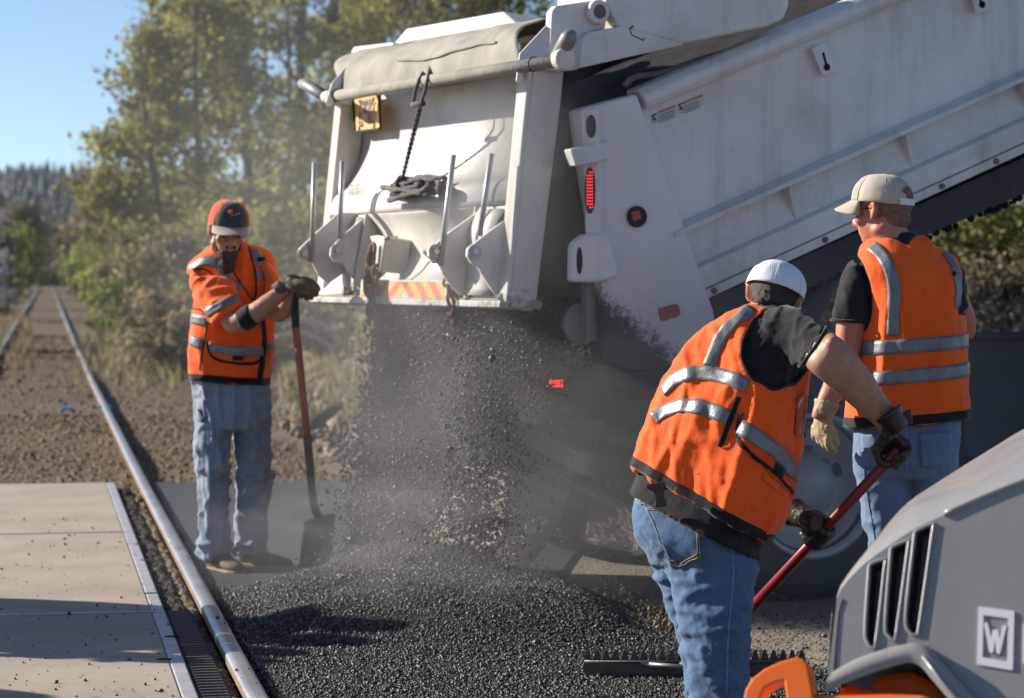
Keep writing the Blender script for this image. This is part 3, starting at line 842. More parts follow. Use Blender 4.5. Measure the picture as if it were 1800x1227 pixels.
for i_, (bx, by, bh, br, mm) in enumerate(_ls):
    tree('bush', at(bx, by), bh, br, .08, M['leaf_pale' if mm == 'leaf_green' else mm], {'leaf_brown': 'brown dry bush seen beneath the raised truck body', 'leaf_green': 'bright green bush beside the worker in the tan cap', 'leaf_olive': 'olive bush standing farther behind the truck'}[mm] + ', %s from the left' % rank(_ls, i_, mm), 'bush', GB, 46, 110, .05, (0, 0), .03, limbs=8, spread=.42, top=.8, part='foliage')

# dry grass and weeds: tufts on the bank and beyond the truck (uncountable)
def grass(name, regions, m, label, seed, h=(.15, .5)):
    r = np.random.default_rng(seed); c = []
    for (px0, px1, y0, y1, n) in regions:
        Y = r.uniform(y0, y1, n); X = (r.uniform(px0, px1, n) - 900) / FPX * Y
        c.append(np.stack([X, Y, np.maximum(bank_h(X, Y), -.08)], 1))
    c = np.concatenate(c); n = len(c)
    # tufting
    keep = npnoise(c[:, 0], c[:, 1], 2.4, seed + 1) + r.normal(0, .25, n) > -.05
    c = c[keep]; n = len(c)
    hh = r.uniform(h[0], h[1], n); w = .007 + hh * .016
    a = r.uniform(0, 2 * math.pi, n); lean = r.normal(0, .28, (n, 2))
    d = np.stack([np.cos(a), np.sin(a), np.zeros(n)], 1) * w[:, None]
    tip = c + np.stack([lean[:, 0] * hh, lean[:, 1] * hh, hh], 1)
    mid = c + np.stack([lean[:, 0] * hh * .3, lean[:, 1] * hh * .3, hh * .55], 1)
    v = np.stack([c - d, c + d, mid + d * .7, tip, mid - d * .7], 1).reshape(-1, 3)
    me = fast_mesh(name, v, np.arange(len(v)).reshape(-1, 5), 5, {'var': np.repeat(r.uniform(0, 1, n), 5)})
    tag(link(name, me, m), label, 'grass', kind='stuff')
grass('dry_grass', [(470, 900, 24, 40, 2200), (1250, 2000, 24, 38, 20000), (130, 480, 34, 60, 4000), (-150, 60, 40, 90, 3000)], M['drygrass'], 'dry straw coloured grass on the bank', 31, (.10, .42))
grass('weeds', [(480, 900, 26, 44, 400), (140, 470, 34, 66, 900), (1500, 2000, 24, 34, 3500)], M['leaf_green'], 'green weeds in the dry grass', 37, (.08, .35))
# pale dead branches arching out of the bank
for (pts, lab, Yb) in (([(498, 575), (530, 562), (560, 566), (590, 585), (606, 612)], 'pale dead branch arching higher behind the shovel handle', 30), ([(485, 592), (525, 585), (556, 592), (585, 612), (600, 640)], 'pale dead branch drooping lower behind the shovel handle', 29.5)):
    o = MB().tube([P(x, y, Yb + .4 * i) for i, (x, y) in enumerate(pts)], [.02, .03, .03, .028, .02], 6).build('dead_branch', M['twig'], smooth=True)
    tag(o, lab, 'branch')
o = MB().tube([P(548, 748, 22.2), P(575, 728, 22.6), P(598, 712, 23)], [.05, .055, .04], 7).build('dead_branch', M['barkd'], smooth=True)
tag(o, 'dark fallen stick on the brown bank', 'branch')

# ---- wooded hill far off
ridge = [(-900, 300), (-300, 318), (-60, 312), (0, 318), (60, 308), (110, 306), (160, 308), (215, 314), (330, 330), (600, 350), (1200, 380), (2600, 440)]
HY = 1900
hv, hf = [], []
xs = np.linspace(-900, 2600, 141)
def ridge_y(x):
    return np.interp(x, [a for a, b in ridge], [b for a, b in ridge]) + 14
for j in range(9):
    f = j / 8
    for x in xs:
        top = P(x, ridge_y(x), HY)
        z = BED_Z + (top.z - BED_Z) * math.sin(f * math.pi / 2) + 3 * nz(x * .02, f * 6)
        hv.append((top.x, HY - 420 * (1 - f), z))
for j in range(9, 12):
    for x in xs:
        top = P(x, ridge_y(x), HY); hv.append((top.x, HY + 160 * (j - 8), top.z * (1 - .3 * (j - 8)) - 4 * (j - 8)))
nc = len(xs)
hf = [(j * nc + i, j * nc + i + 1, (j + 1) * nc + i + 1, (j + 1) * nc + i) for j in range(11) for i in range(nc - 1)]
M['hill'] = simple('forest_floor', (.014, .022, .02), .95, 0, .3, .02, 0)
tag(MB().add(hv, hf).build('hill', M['hill'], smooth=True), kind='structure')
M['conifer'] = mat_leaf('conifer_needles', (.010, .020, .016), (.018, .034, .024), (.03, .048, .032), 0.1)
cv, cf, cvar = [], [], []
rr = random.Random(5)
for i in range(2600):
    x = rr.uniform(-420, 620); f = rr.random() ** .7
    top = P(x, ridge_y(x), HY)
    z = BED_Z + (top.z - BED_Z) * math.sin(f * math.pi / 2) - 1
    c = Vector((top.x, HY - 420 * (1 - f), z)); hgt = rr.uniform(9, 17) * (1.25 if rr.random() < .06 else 1); w = hgt * rr.uniform(.14, .2)
    va = rr.random()
    for k in range(3):
        b = len(cv); z0 = hgt * (.1 + .27 * k); z1 = min(hgt, z0 + hgt * .46); ww = w * (1 - .27 * k); s = rr.uniform(0, 1)
        cv += [tuple(c + Vector((ww * math.cos(s + q * 1.2566), ww * math.sin(s + q * 1.2566), z0 + rr.uniform(-.5, .5)))) for q in range(5)] + [tuple(c + Vector((0, 0, z1)))]
        cf += [(b + q, b + (q + 1) % 5, b + 5) for q in range(5)]; cvar += [va] * 6
me = fast_mesh('conifer_forest', np.array(cv), np.array(cf), 3, {'var': np.array(cvar)})
tag(link('conifer_forest', me, M['conifer']), 'dark conifer forest covering the far hill', 'forest', kind='stuff')

# ================================================================== THE DUMP TRUCK
TF = Vector((.9165, .400, 0)); TW = Vector((-.400, .9165, 0)); TZ = Vector((0, 0, 1))
TO = Vector((-.012, 10.7, 0))
def T(f, w, z): return TO + TF * f + TW * w + TZ * z
def sp(px, py, w): return PL(px, py, TO + TW * w, TW)          # a point on a vertical plane along the truck
LEAN = (TF * .104 + TZ * .985).normalized()                    # the hanging tailgate leans a little
GN = TW.cross(LEAN).normalized()                               # its outward normal (towards the rear)
if GN.dot(TF) > 0: GN = -GN
G0 = T(0, 0, 1.30)
def gp(px, py, out=0.0): return PL(px, py, G0 + GN * out, GN)  # a point on a plane parallel to the tailgate
def gq(w, h, out=0.0): return G0 + TW * w + LEAN * h + GN * out
def gw(px, py, out=0.0):
    q = gp(px, py, out) - G0
    return q.dot(TW), q.dot(LEAN)

truck = empty('dump_truck', T(2, 1.2, 0), 'white dump truck with its body raised, dumping hot asphalt through the tailgate', 'truck')
W_ = M['white']
TH = R(22.0)
BD = TF * math.cos(TH) + TZ * math.sin(TH)                     # along the raised body
BU = -TF * math.sin(TH) + TZ * math.cos(TH)                    # up, square to its floor
WS = -.07
# ---------- raised body: side wall with its rails, as one long section
def on_side(px, py, w=WS): return sp(px, py, w)
B0 = on_side(1255, 545)
def th(px, py, w=WS):
    q = on_side(px, py, w) - B0
    return q.dot(BD), q.dot(BU)
t_r, h_r = th(1205, 400)          # the rib
t_b, h_b = th(1240, 520)          # lower edge of the bottom rail
t_l, h_l = th(1225, 468)          # upper edge of bottom rail
t_t, h_t = th(1130, 152)          # top of the top rail
t_m, h_m = th(1140, 191)          # underside of top rail
def body_pt(t, h, w): return B0 + BD * t + BU * h + TW * (w - WS)
LB = 5.2
def section(name, prof, t0, t1, m=W_, parent=truck, bev=.006):
    """prof: (w outward offset, h) pairs"""
    return MB().loft([[body_pt(t, h, w) for w, h in prof] for t in (t0, t1)]).build(name, m, parent, bevel=bev)
tl = .0
section('top_rail', [(WS - .02, h_m), (WS - .035, h_m + .03), (WS - .035, h_t - .03), (WS, h_t), (WS + .12, h_t), (WS + .12, h_m)], t_m - .02, LB, bev=.012)
section('side_sheet', [(WS + .03, h_r), (WS + .03, h_m + .01), (WS + .06, h_m + .01), (WS + .06, h_r)], t_m - .10, LB, bev=0)
section('side_rib', [(WS + .035, h_r + .028), (WS - .045, h_r + .008), (WS - .05, h_r - .012), (WS + .035, h_r - .022)], t_r - .08, LB, bev=.004)
section('lower_sheet', [(WS + .036, h_r - .02), (WS + .005, h_l), (WS + .06, h_l), (WS + .06, h_r - .02)], t_r - .08, LB, bev=0)
section('bottom_rail', [(WS + .02, h_l + .012), (WS - .03, h_l - .005), (WS - .03, h_b + .035), (WS + .05, h_b + .03), (WS + .05, h_l)], t_l - .05, LB, bev=.005)
section('bolt_strip', [(WS - .015, h_b + .028), (WS - .015, h_b - .012), (WS + .05, h_b - .012), (WS + .05, h_b + .028)], t_b - .0, LB, bev=.003)
# gussets below the rib, bolts along the strip
for (px, py) in ((1385, 345), (1592, 258), (1800, 172), (1990, 96), (2190, 15)):
    t, h = th(px, py)
    MB().prism([body_pt(t, h_r - .02, WS + .04), body_pt(t, h_r - .02, WS - .035), body_pt(t, h_r - .07, WS - .02), body_pt(t, h_l + .01, WS + .0), body_pt(t, h_l + .01, WS + .03)], BD * .012).build('gusset', W_, truck, bevel=.002)
for px, py in ((1254, 517), (1450, 431), (1656, 340), (1752, 298), (1860, 252)):
    t, h = th(px, py)
    MB().disc(body_pt(t, h_b + .008, WS - .015), BD * .014, BU * .014, TW * -.01, 6).build('bolt', M['bolt'], truck)
# weld dots on the rib
wd = MB()
for k in range(150):
    t = t_r + .06 + k * .02
    wd.ball(body_pt(t, h_r + .019, WS - .022), .0045, seg=5, rin=3)
o = wd.build('weld_beads', W_, truck); o['kind'] = 'stuff'
# keyhole chain brackets on the side sheet
for (pts, kh) in (([(1427, 85), (1452, 74), (1471, 126), (1447, 134)], [(1447, 92), (1454, 118)]), ([(1703, -30), (1726, -38), (1741, 17), (1716, 25)], [(1720, -8), (1727, 8)])):
    q = [sp(x, y, WS - .012) for x, y in pts]
    b = MB().prism(q, TW * .012).build('chain_bracket', W_, truck, bevel=.003)
    a, c = [sp(x, y, WS - .0155) for x, y in kh]
    MB().disc(c, BD * .016, BU * .016, TW * .003, 14).build('keyhole', M['asphalt_dark'], b)
    MB().prism([a - BD * .005, a + BD * .005, c + BD * .005 , c - BD * .005], TW * .0032).build('keyhole', M['asphalt_dark'], b)
# floor, far side wall, front board, load
fl = [(WS + .05, h_b + .0), (WS + .05, h_b + .05), (2.40, h_b + .05), (2.40, h_b)]
section('floor', fl, .15, LB, M['dark_steel'], bev=0)
section('far_side', [(2.40, h_b), (2.40, h_t), (2.46, h_t), (2.46, h_b)], -.05, LB, W_, bev=.01)
section('inner_lining', [(2.35, h_b), (2.35, h_t - .02), (2.395, h_t - .02), (2.395, h_b)], -.05, LB - .1, M['asphalt_dark'], bev=0)
MB().prism([body_pt(LB - .06, h_b, 0), body_pt(LB - .06, h_b, 2.4), body_pt(LB - .06, h_t + .35, 2.4), body_pt(LB - .06, h_t + .35, 0)], BD * .06).build('front_board', W_, truck, bevel=.01)
MB().prism([body_pt(LB, h_t + .3, -.05), body_pt(LB, h_t + .3, 2.45), body_pt(LB + 1.3, h_t + .25, 2.45), body_pt(LB + 1.3, h_t + .25, -.05)], BU * .06).build('cab_shield', W_, truck, bevel=.01)
ld_v, ld_f = [], []
for i in range(40):
    t = -.17 + .07 * min(i, 5) + .12 * max(0, i - 5)
    for j in range(28):
        w = .0 + 2.34 * j / 27
        h = h_b + (h_t - h_b) * (.93 - .05 * abs(j / 13.5 - 1) ** 2) * min(1, .02 + i / 4) + .03 * nz(t * 5, w * 5)
        ld_v.append(body_pt(t, h, w))
ld_f = [(i * 28 + j, i * 28 + j + 1, (i + 1) * 28 + j + 1, (i + 1) * 28 + j) for i in range(39) for j in range(27)]
o = MB().add(ld_v, ld_f).build('asphalt_load', M['asphalt_dark'], smooth=True)
tag(o, 'black asphalt load lying in the raised truck body', 'asphalt', kind='stuff')
# dark long sill under the floor
so = [(1248, 524), (1420, 446), (1800, 276), (2300, 54), (2360, 96), (1800, 342), (1640, 409), (1420, 508), (1330, 545), (1262, 562)]
MB().prism([sp(x, y, .10) for x, y in so], TW * .10).build('long_sill', M['dark_steel'], truck, bevel=.004)
MB().prism([sp(x, y, .10) + TW * 1.9 for x, y in so], TW * .10).build('long_sill', M['dark_steel'], truck, bevel=.004)
tar = MB(); rr = random.Random(3)
for k in range(70):
    f = rr.random(); p = sp(1330 + 470 * f, 546 - 204 * f, .11)
    tar.ball(p - TZ * rr.uniform(-.004, .012), rr.uniform(.006, .02), seg=6, rin=4)
o = tar.build('tar_drips', M['asphalt_dark'], truck); o['kind'] = 'stuff'

# ---------- rear corner post with the lamps
post = [(1022, 193), (1035, 188), (1120, 165), (1166, 295), (1207, 408), (1256, 548), (1262, 602), (1186, 648), (1120, 655), (1062, 640), (1060, 560), (1055, 490), (1050, 380), (1035, 292)]
PW = WS - .035
pm = MB().prism([sp(x, y, PW) for x, y in post], TW * .14).build('corner_post', M['splash'], truck, bevel=.012)
# far corner post (unlit twin)
MB().prism([sp(x, y, PW) + TW * 2.45 for x, y in post], TW * .12).build('corner_post', W_, truck, bevel=.012)
def rear_strip(name, pts, d, m, parent=truck, bev=.004):     # flat plates on the rearward face of the post
    return MB().prism(pts, d).build(name, m, parent, bevel=bev)
# lamp visor: a small folded box above the tail lamp
vz = [(1003, 262), (1070, 247), (1072, 281), (1012, 292)]
MB().prism([sp(x, y, PW - .10) if i in (0, 3) else sp(x, y, PW - .02) for i, (x, y) in enumerate(vz)], TW * .07).build('lamp_visor', W_, truck, bevel=.006)
# rear face plate of post that carries the lamps, facing aft and slightly out
rn = (-TF * .80 - TW * .60).normalized(); ru = (TZ - TF * .08).normalized(); rs = ru.cross(rn).normalized()
if rs.x < 0: rs = -rs
def aft(px, py, d=.0):
    c = sp(1036, 335, PW - .005)
    return PL(px, py, c + rn * d, rn)
MB().prism([aft(x, y, .006) for x, y in ((1022, 196), (1049, 190), (1056, 420), (1030, 425))], -rn * .03).build('lamp_panel', W_, truck, bevel=.003)
def oval(px, py, rx, ry, d, n=24): return [aft(px + rx * math.cos(2 * math.pi * k / n), py + ry * abs(math.sin(2 * math.pi * k / n)) ** .8 * (1 if math.sin(2 * math.pi * k / n) > 0 else -1), d) for k in range(n)]
M['lens_dark'] = simple('dark_lamp_housing', (.03, .015, .015), .35, 0, .2, 10, 0)
def emis(name, col, s):
    t = NT(name); t.set(col=col, emis=col, estr=s, rough=.4); return t.m
M['led'] = emis('lit_red_led', (1, .03, .03), 1.1)
M['led_white'] = simple('clear_lamp', (.2, .2, .2), .2, 0, .2, 10, 0)
M['red_reflector'] = simple('red_reflector', (.42, .06, .05), .45, 0, .15, 20, .2, 200)
ho = MB().prism(oval(1036, 335, 9, 41, .012), -rn * .02).build('tail_lamp', M['lens_dark'], truck, bevel=.002)
ld = MB()
for row in range(12):
    y = 303 + row * 5.6
    for cx in (-4, 0, 4):
        if row in (0, 11) and cx == -4: continue
        c = aft(1036.5 + cx + .1 * row / 3, y, .015)
        ld.ball(c, .0034, seg=6, rin=4)
o = ld.build('led_rows', M['led'], ho); o['kind'] = 'stuff'
ho2 = MB().prism(oval(1038, 222, 8, 20, .012), -rn * .02).build('reverse_lamp', M['lens_dark'], truck, bevel=.002)
# lamp guard box lower on the post
gb = [(1010, 428), (1030, 412), (1066, 409), (1076, 425), (1090, 488), (1052, 497), (1008, 496)]
MB().prism([sp(x, y, PW - .075) for x, y in gb], TW * .08).build('lamp_guard', W_, truck, bevel=.018, seg=3)
c0 = sp(1019, 455, PW - .078)
MB().prism([sp(1019 + 5 * math.cos(a), 458 + 24 * math.sin(a), PW - .079) for a in np.linspace(0, 6.283, 17)[:-1]], TW * .004).build('lamp_slot', M['asphalt_dark'], truck)
# round side marker, red reflector
c = sp(1118, 381, PW - .001); rsd = (sp(1118, 362, PW) - sp(1118, 381, PW)).length
rb = MB().disc(c, TF * rsd, TZ * rsd, TW * -.018, 28).build('side_lamp', M['rubber'], truck, bevel=.006)
MB().prism([sp(x, y, PW - .022) for x, y in ((1110, 373), (1124, 369), (1128, 385), (1113, 389))], TW * .006).build('red_lens', M['red_reflector'], rb, bevel=.002)
MB().prism([sp(x, y, PW - .006) for x, y in ((1157, 544), (1162, 541), (1188, 534), (1194, 537), (1197, 552), (1192, 556), (1167, 565), (1161, 562))], TW * .008).build('side_reflector', M['red_reflector'], truck, bevel=.002)
# bracket wheel and post rail dimly visible behind the steam
MB().disc(sp(1018, 568, .02), TF * .07, TZ * .085, TW * .05, 20).build('hinge_boss', M['grey_paint'], truck, bevel=.006)
MB().prism([sp(x, y, -.04) for x, y in ((1030, 495), (1052, 497), (1056, 600), (1034, 600))], TW * .06).build('post_foot', M['grey_paint'], truck, bevel=.004)
# warning stickers on the side sheet
M['sticker'] = simple('worn_white_sticker', (.50, .50, .46), .6, 0, .08, 20, 0)
M['sticker_orange'] = simple('faded_orange_print', (.48, .19, .11), .6, 0, .15, 30, 0)
M['print'] = simple('faded_black_print', (.09, .09, .085), .6, 0, .2, 30, 0)
def text_obj(name, s, size, m, parent, origin, xd, yd, ext=.0006, align='CENTER', sx=1):
    cu = bpy.data.curves.new(name, 'FONT'); cu.body = s; cu.size = size; cu.extrude = ext; cu.offset = -.012 * size / .15; cu.align_x = align; cu.align_y = 'CENTER'
    tmp = bpy.data.objects.new('tmp', cu); COL.objects.link(tmp)
    dg = bpy.context.evaluated_depsgraph_get()
    me = bpy.data.meshes.new_from_object(tmp.evaluated_get(dg)); bpy.data.objects.remove(tmp)
    xd = Vector(xd).normalized(); zd = xd.cross(Vector(yd)).normalized(); yd = zd.cross(xd)
    mt = Matrix((xd * sx, yd, zd)).transposed().to_4x4(); mt.translation = Vector(origin) - Vector(root_of(parent).location)
    me.transform(mt)
    return link(name, me, m, parent)
WSS = WS + .03
for k, (q, orange, fig, lines) in enumerate(([[(1143, 203), (1186, 186), (1190, 205), (1146, 219)], [(1156, 196), (1187, 184.5), (1188, 188), (1157, 199.5)], (1149, 206), True], [[(1191, 185), (1236, 167), (1239, 184), (1195, 201)], [(1201, 179), (1235.5, 165), (1236.5, 169), (1202, 182.5)], (1196, 187), False])):
    st = MB().prism([sp(x, y, WSS - .002) for x, y in q], TW * .003).build('warning_label', M['sticker'], truck)
    MB().prism([sp(x, y, WSS - .0032) for x, y in orange], TW * .002).build('label_heading', M['sticker_orange'], st)
    fx, fy = fig
    f = MB()
    for a, b in (((fx - 3, fy - 3), (fx + 5, fy - 6)), ((fx - 2, fy - 2), (fx + 3, fy + 4)), ((fx + 1, fy + 1), (fx - 1, fy + 6)), ((fx + 3, fy + 4), (fx + 5, fy + 6))):
        f.tube([sp(*a, WSS - .003), sp(*b, WSS - .003)], .0032, 5)
    f.build('label_figure', M['print'], st)
    ln = MB()
    for r_ in range(4):
        y0 = (203 + 4 * r_) if k == 0 else (186 + 4 * r_)
        x0 = 1158 if k == 0 else 1203
        ln.prism([sp(x0, y0, WSS - .003), sp(x0 + 27, y0 - 10, WSS - .003), sp(x0 + 27, y0 - 8.8, WSS - .003), sp(x0, y0 + 1.2, WSS - .003)], TW * .0015)
    o = ln.build('label_print', M['print'], st); o['kind'] = 'stuff'

# ---------- tailgate arms and hinge at the top of the near side
arm = [(1020, 118), (1026, 62), (1070, 52), (1092, 47), (1100, -20), (1385, -60), (1384, 6), (1378, 32), (1350, 45), (1200, 76), (1018, 120)]
MB().prism([sp(x, y, WS - .06) for x, y in ((1018, 120), (1026, 64), (1034, 57), (1092, 46), (1200, 76), (1200, 79))], TW * .12).build('tailgate_arm', W_, truck, bevel=.006)
MB().prism([sp(x, y, WS - .055) for x, y in ((1086, 47), (1064, 2), (1072, -60), (1395, -90), (1386, 12), (1378, 33), (1350, 46), (1200, 77))], TW * .5).build('side_cover', W_, truck, bevel=.01)
MB().prism([sp(x, y, WS - .02) for x, y in ((964, 122), (970, 20), (978, 10), (1060, -2), (1068, 20), (1064, 50), (1026, 60), (1017, 122), (990, 125))], TW * .06).build('hinge_plate', W_, truck, bevel=.006)
hp = sp(1047, 22, WS - .02)
MB().disc(hp, TF * .048, TZ * .052, TW * -.04, 24).build('hinge_collar', W_, truck, bevel=.008)
MB().disc(hp - TW * .041, TF * .027, TZ * .030, TW * -.004, 20).build('hinge_pin', M['bolt'], truck)
o = MB().tube([sp(x, y, WS - .058) for x, y in ((1113, 45), (1107, 52), (1110, 61), (1122, 67), (1131, 71), (1133, 65))], .004, 6).build('wire_hook', M['rust'], truck, smooth=True)
# hose lying over the load
o = MB().tube([sp(x, y, .15) for x, y in ((1098, 152), (1108, 140), (1124, 134), (1150, 131), (1175, 126), (1215, 110), (1260, 96), (1330, 74))], .014, 8).build('hose', M['canvas'], truck, smooth=True)

# ---------- tailgate
gate = truck
GWN, GWF = 0.0, 2.39      # near and far edges
Hh = gw(935, 132)[1]      # height of the gate
# curved sheet in its section (height, outward)
secs = [(Hh + .06, -.10), (Hh - .08, -.125), (Hh - .2, -.12), (Hh - .32, -.085), (Hh - .42, -.04), (.545, -.005), (.53, .012), (.44, .014)]
def gsheet(name, prof, w0, w1, m, th=.015, n=2, sm=True):
    mb = MB(); rows = []
    for h, o in prof:
        rows.append([gq(w0 + (w1 - w0) * k / (n - 1), h, o) for k in range(n)])
    vs = [p for r_ in rows for p in r_]
    fs = [(i * n + k, i * n + k + 1, (i + 1) * n + k + 1, (i + 1) * n + k) for i in range(len(rows) - 1) for k in range(n - 1)]
    o = mb.add(vs, fs).build(name, m, gate, smooth=sm)
    s = o.modifiers.new('thick', 'SOLIDIFY'); s.thickness = th; s.offset = 0
    return o
def smooth_prof(p, n=28):
    p = np.array(p); s = np.concatenate([[0], np.cumsum(np.hypot(*np.diff(p, axis=0).T))]); u = np.linspace(0, s[-1], n)
    a, b = np.interp(u, s, p[:, 0]), np.interp(u, s, p[:, 1])
    for _ in range(3): b[1:-1] = (b[:-2] + 2 * b[1:-1] + b[2:]) / 4
    return list(zip(a, b))
gsheet('gate_sheet', smooth_prof(secs), .02, 2.36, M['gate'])
# central chute below the band
chute = [(.445, .012), (.40, -.03), (.33, -.075), (.24, -.085), (.16, -.06), (.10, -.01), (.075, .03)]
w_cl, w_cr = gw(650, 375)[0], gw(842, 375)[0]
gsheet('chute_sheet', smooth_prof(chute, 20), w_cr, w_cl, M['gate'])
# recessed back sheets either side, behind the fins
for (a, b) in ((.03, w_cr), (w_cl, 2.36)):
    gsheet('pocket_sheet', smooth_prof([(.43, -.06), (.3, -.09), (.18, -.06), (.08, .0), (.04, .03)], 14), a, b, M['gate'])
    MB().prism([gq(a + .02, .436, .012), gq(b - .02, .436, .012), gq(b - .02, .40, .012), gq(a + .02, .40, .012)], GN * -.02).build('pocket_shelf', M['gate'], gate, bevel=.003)
for w in (w_cr, w_cl):
    MB().prism([gq(w, .44, .02), gq(w, .06, .05), gq(w, .06, -.1), gq(w, .44, -.1)], TW * .012).build('chute_cheek', M['gate'], gate, bevel=.003)
# edge columns
def col(name, w0, w1, o0, depth):
    return MB().prism([gq(w0, -.0, o0), gq(w1, 0, o0), gq(w1, Hh + .02, o0), gq(w0, Hh + .02, o0)], GN * -depth).build(name, M['gate'], gate, bevel=.008)
col('gate_column', -.01, .10, .022, .13)
col('gate_column', 2.30, 2.40, .022, .13)
# wider side flange of the near column: the broad shaded face beside the gap
MB().prism([sp(x, y, -.02) for x, y in ((938, 126), (992, 118), (986, 180), (966, 340), (947, 500), (942, 540), (898, 544))], TW * .05).build('gate_side_plate', M['gate'], gate, bevel=.006)
MB().disc(sp(941, 536, -.03), TF * .02, TZ * .02, TW * -.03, 12).build('side_pin', M['grey_paint'], gate, bevel=.003)
# bottom ledge and hazard board
MB().prism([gq(-.01, .0, .05), gq(2.40, 0, .05), gq(2.40, .03, .05), gq(-.01, .03, .05)], GN * -.12).build('bottom_ledge', M['gate'], gate, bevel=.005)
MB().prism([gq(.02, .032, .045), gq(2.37, .032, .045), gq(2.37, .034, -.08), gq(.02, .034, -.08)], LEAN * .006).build('ledge_top', M['canvas'], gate)
hz0, hz1 = gw(803, 529)[0], gw(650, 519)[0]
hb = MB().prism([gq(hz0, .028, .052), gq(hz1, .028, .052), gq(hz1, .115, .052), gq(hz0, .115, .052)], GN * -.02).build('hazard_board', M['gate'], gate, bevel=.003)
M['haz_red'] = simple('faded_red_sheeting', (.62, .12, .07), .5, 0, .2, 9, .1)
M['haz_yel'] = simple('faded_yellow_sheeting', (.68, .36, .05), .5, 0, .2, 9, .1)
wid = hz1 - hz0; nS = 13
for k in range(nS):
    u0, u1 = k / nS, (k + 1) / nS
    sl = .055 if u0 < .45 else -.055
    a0, a1 = hz0 + .01 + (wid - .02) * u0, hz0 + .01 + (wid - .02) * u1
    cl = lambda v: min(max(v, hz0 + .006), hz1 - .006)
    MB().prism([gq(cl(a0 - sl), .036, .0535), gq(cl(a1 - sl), .036, .0535), gq(cl(a1 + sl), .106, .0535), gq(cl(a0 + sl), .106, .0535)], GN * -.003).build('hazard_stripe', M['haz_red'] if k % 2 else M['haz_yel'], hb)
# fins: four stout plates standing off the gate
fins = [
    ([(596, 374), (553, 412), (527, 437), (526, 446), (533, 457), (549, 461), (560, 483), (578, 498), (609, 477), (622, 440), (640, 420), (640, 374)], (636, 400), 'plate'),
    ([(649, 374), (598, 419), (582, 437), (581, 450), (589, 461), (602, 463), (618, 485), (633, 503), (640, 499), (648, 445), (650, 400)], (649, 430), 'horn'),
    ([(838, 374), (784, 413), (755, 439), (753, 450), (762, 463), (771, 463), (779, 481), (791, 499), (809, 519), (824, 519), (842, 499), (850, 470), (856, 420), (856, 374)], (850, 440), 'plate'),
    ([(895, 381), (858, 409), (822, 437), (821, 450), (829, 463), (840, 469), (853, 490), (875, 526), (881, 528), (890, 494), (896, 441)], (897, 450), 'horn')]
rods = [((553, 286), (548, 461)), ((602, 283), (597, 420)), ((797, 272), (774, 466)), ((864, 270), (843, 415))]
bores = [(534, 446), (592, 440), (765, 442), (834, 443)]
finw = []
for (poly, rootp, kind), rod, bo in zip(fins, rods, bores):
    w = gw(rootp[0], rootp[1], -.02)[0]; finw.append(w)
    fp = lambda x, y, d=0: PL(x, y, G0 + TW * (w + d), TW)
    fo = MB().prism([fp(x, y) for x, y in poly], TW * .022).build('spreader_fin', M['white'], gate, bevel=.004)  # brighter paint than the gate's, standing in for light bounced off it
    c = fp(bo[0], bo[1], -.003); rr_ = .020
    MB().disc(c, TF * rr_ * 1.6, TZ * rr_ * 1.6, TW * -.006, 18).build('fin_boss', M['gate'], fo, bevel=.002)
    MB().disc(c - TW * .006, TF * rr_ * .75, TZ * rr_ * .75, TW * -.012, 8).build('fin_bolt', M['galv'], fo, bevel=.002)
    MB().tube([fp(*rod[0], -.012), fp(*rod[1], -.012)], .0125, 10).build('upright_rod', M['galv'], gate, smooth=True)
# lower bent apron between each pair of fins
for wa, wb in ((finw[1], finw[0]), (finw[3], finw[2])):
    gsheet('apron_back', smooth_prof([(.42, .02), (.34, .06), (.24, .06), (.12, .05), (.05, .05)], 14), wa + .02, wb, M['gate'], .008)
# lumps of asphalt caught on the ledge
pos = [tuple(gq(random.uniform(finw[1] + .05, finw[0] - .02), .045 + abs(random.gauss(0, .012)), random.uniform(-.02, .05))) for _ in range(90)] + [tuple(gq(random.uniform(finw[3] + .25, finw[2] - .02), .04, random.uniform(.0, .05))) for _ in range(14)]
o = grains('caught_asphalt', np.array(pos), rng.uniform(.008, .018, len(pos)), M['grain'], seed=77)
tag(o, 'lumps of asphalt caught on the tailgate ledge', 'asphalt', kind='stuff')
# D-shaped pull handle and latch block beside the chute
hw = gw(690, 470, .0)[0]
hpz = lambda x, y: PL(x, y, G0 + TW * hw, TW)
MB().tube([gp(670, 478, .09), gp(677, 425, .10), gp(682, 419, .10), gp(697, 418, .03)], .010, 8).build('pull_handle', M['gate'], gate, smooth=True)
MB().prism([gp(x, y, .07) for x, y in ((649, 415), (664, 413), (676, 417), (672, 440), (666, 478), (660, 470), (657, 436))], GN * -.14).build('latch_block', M['gate'], gate, bevel=.006)
MB().prism([gp(x, y, -.055) for x, y in ((680, 425), (697, 425), (694, 452), (682, 470), (674, 472))], GN * -.03).build('latch_hole', M['asphalt_dark'], gate)
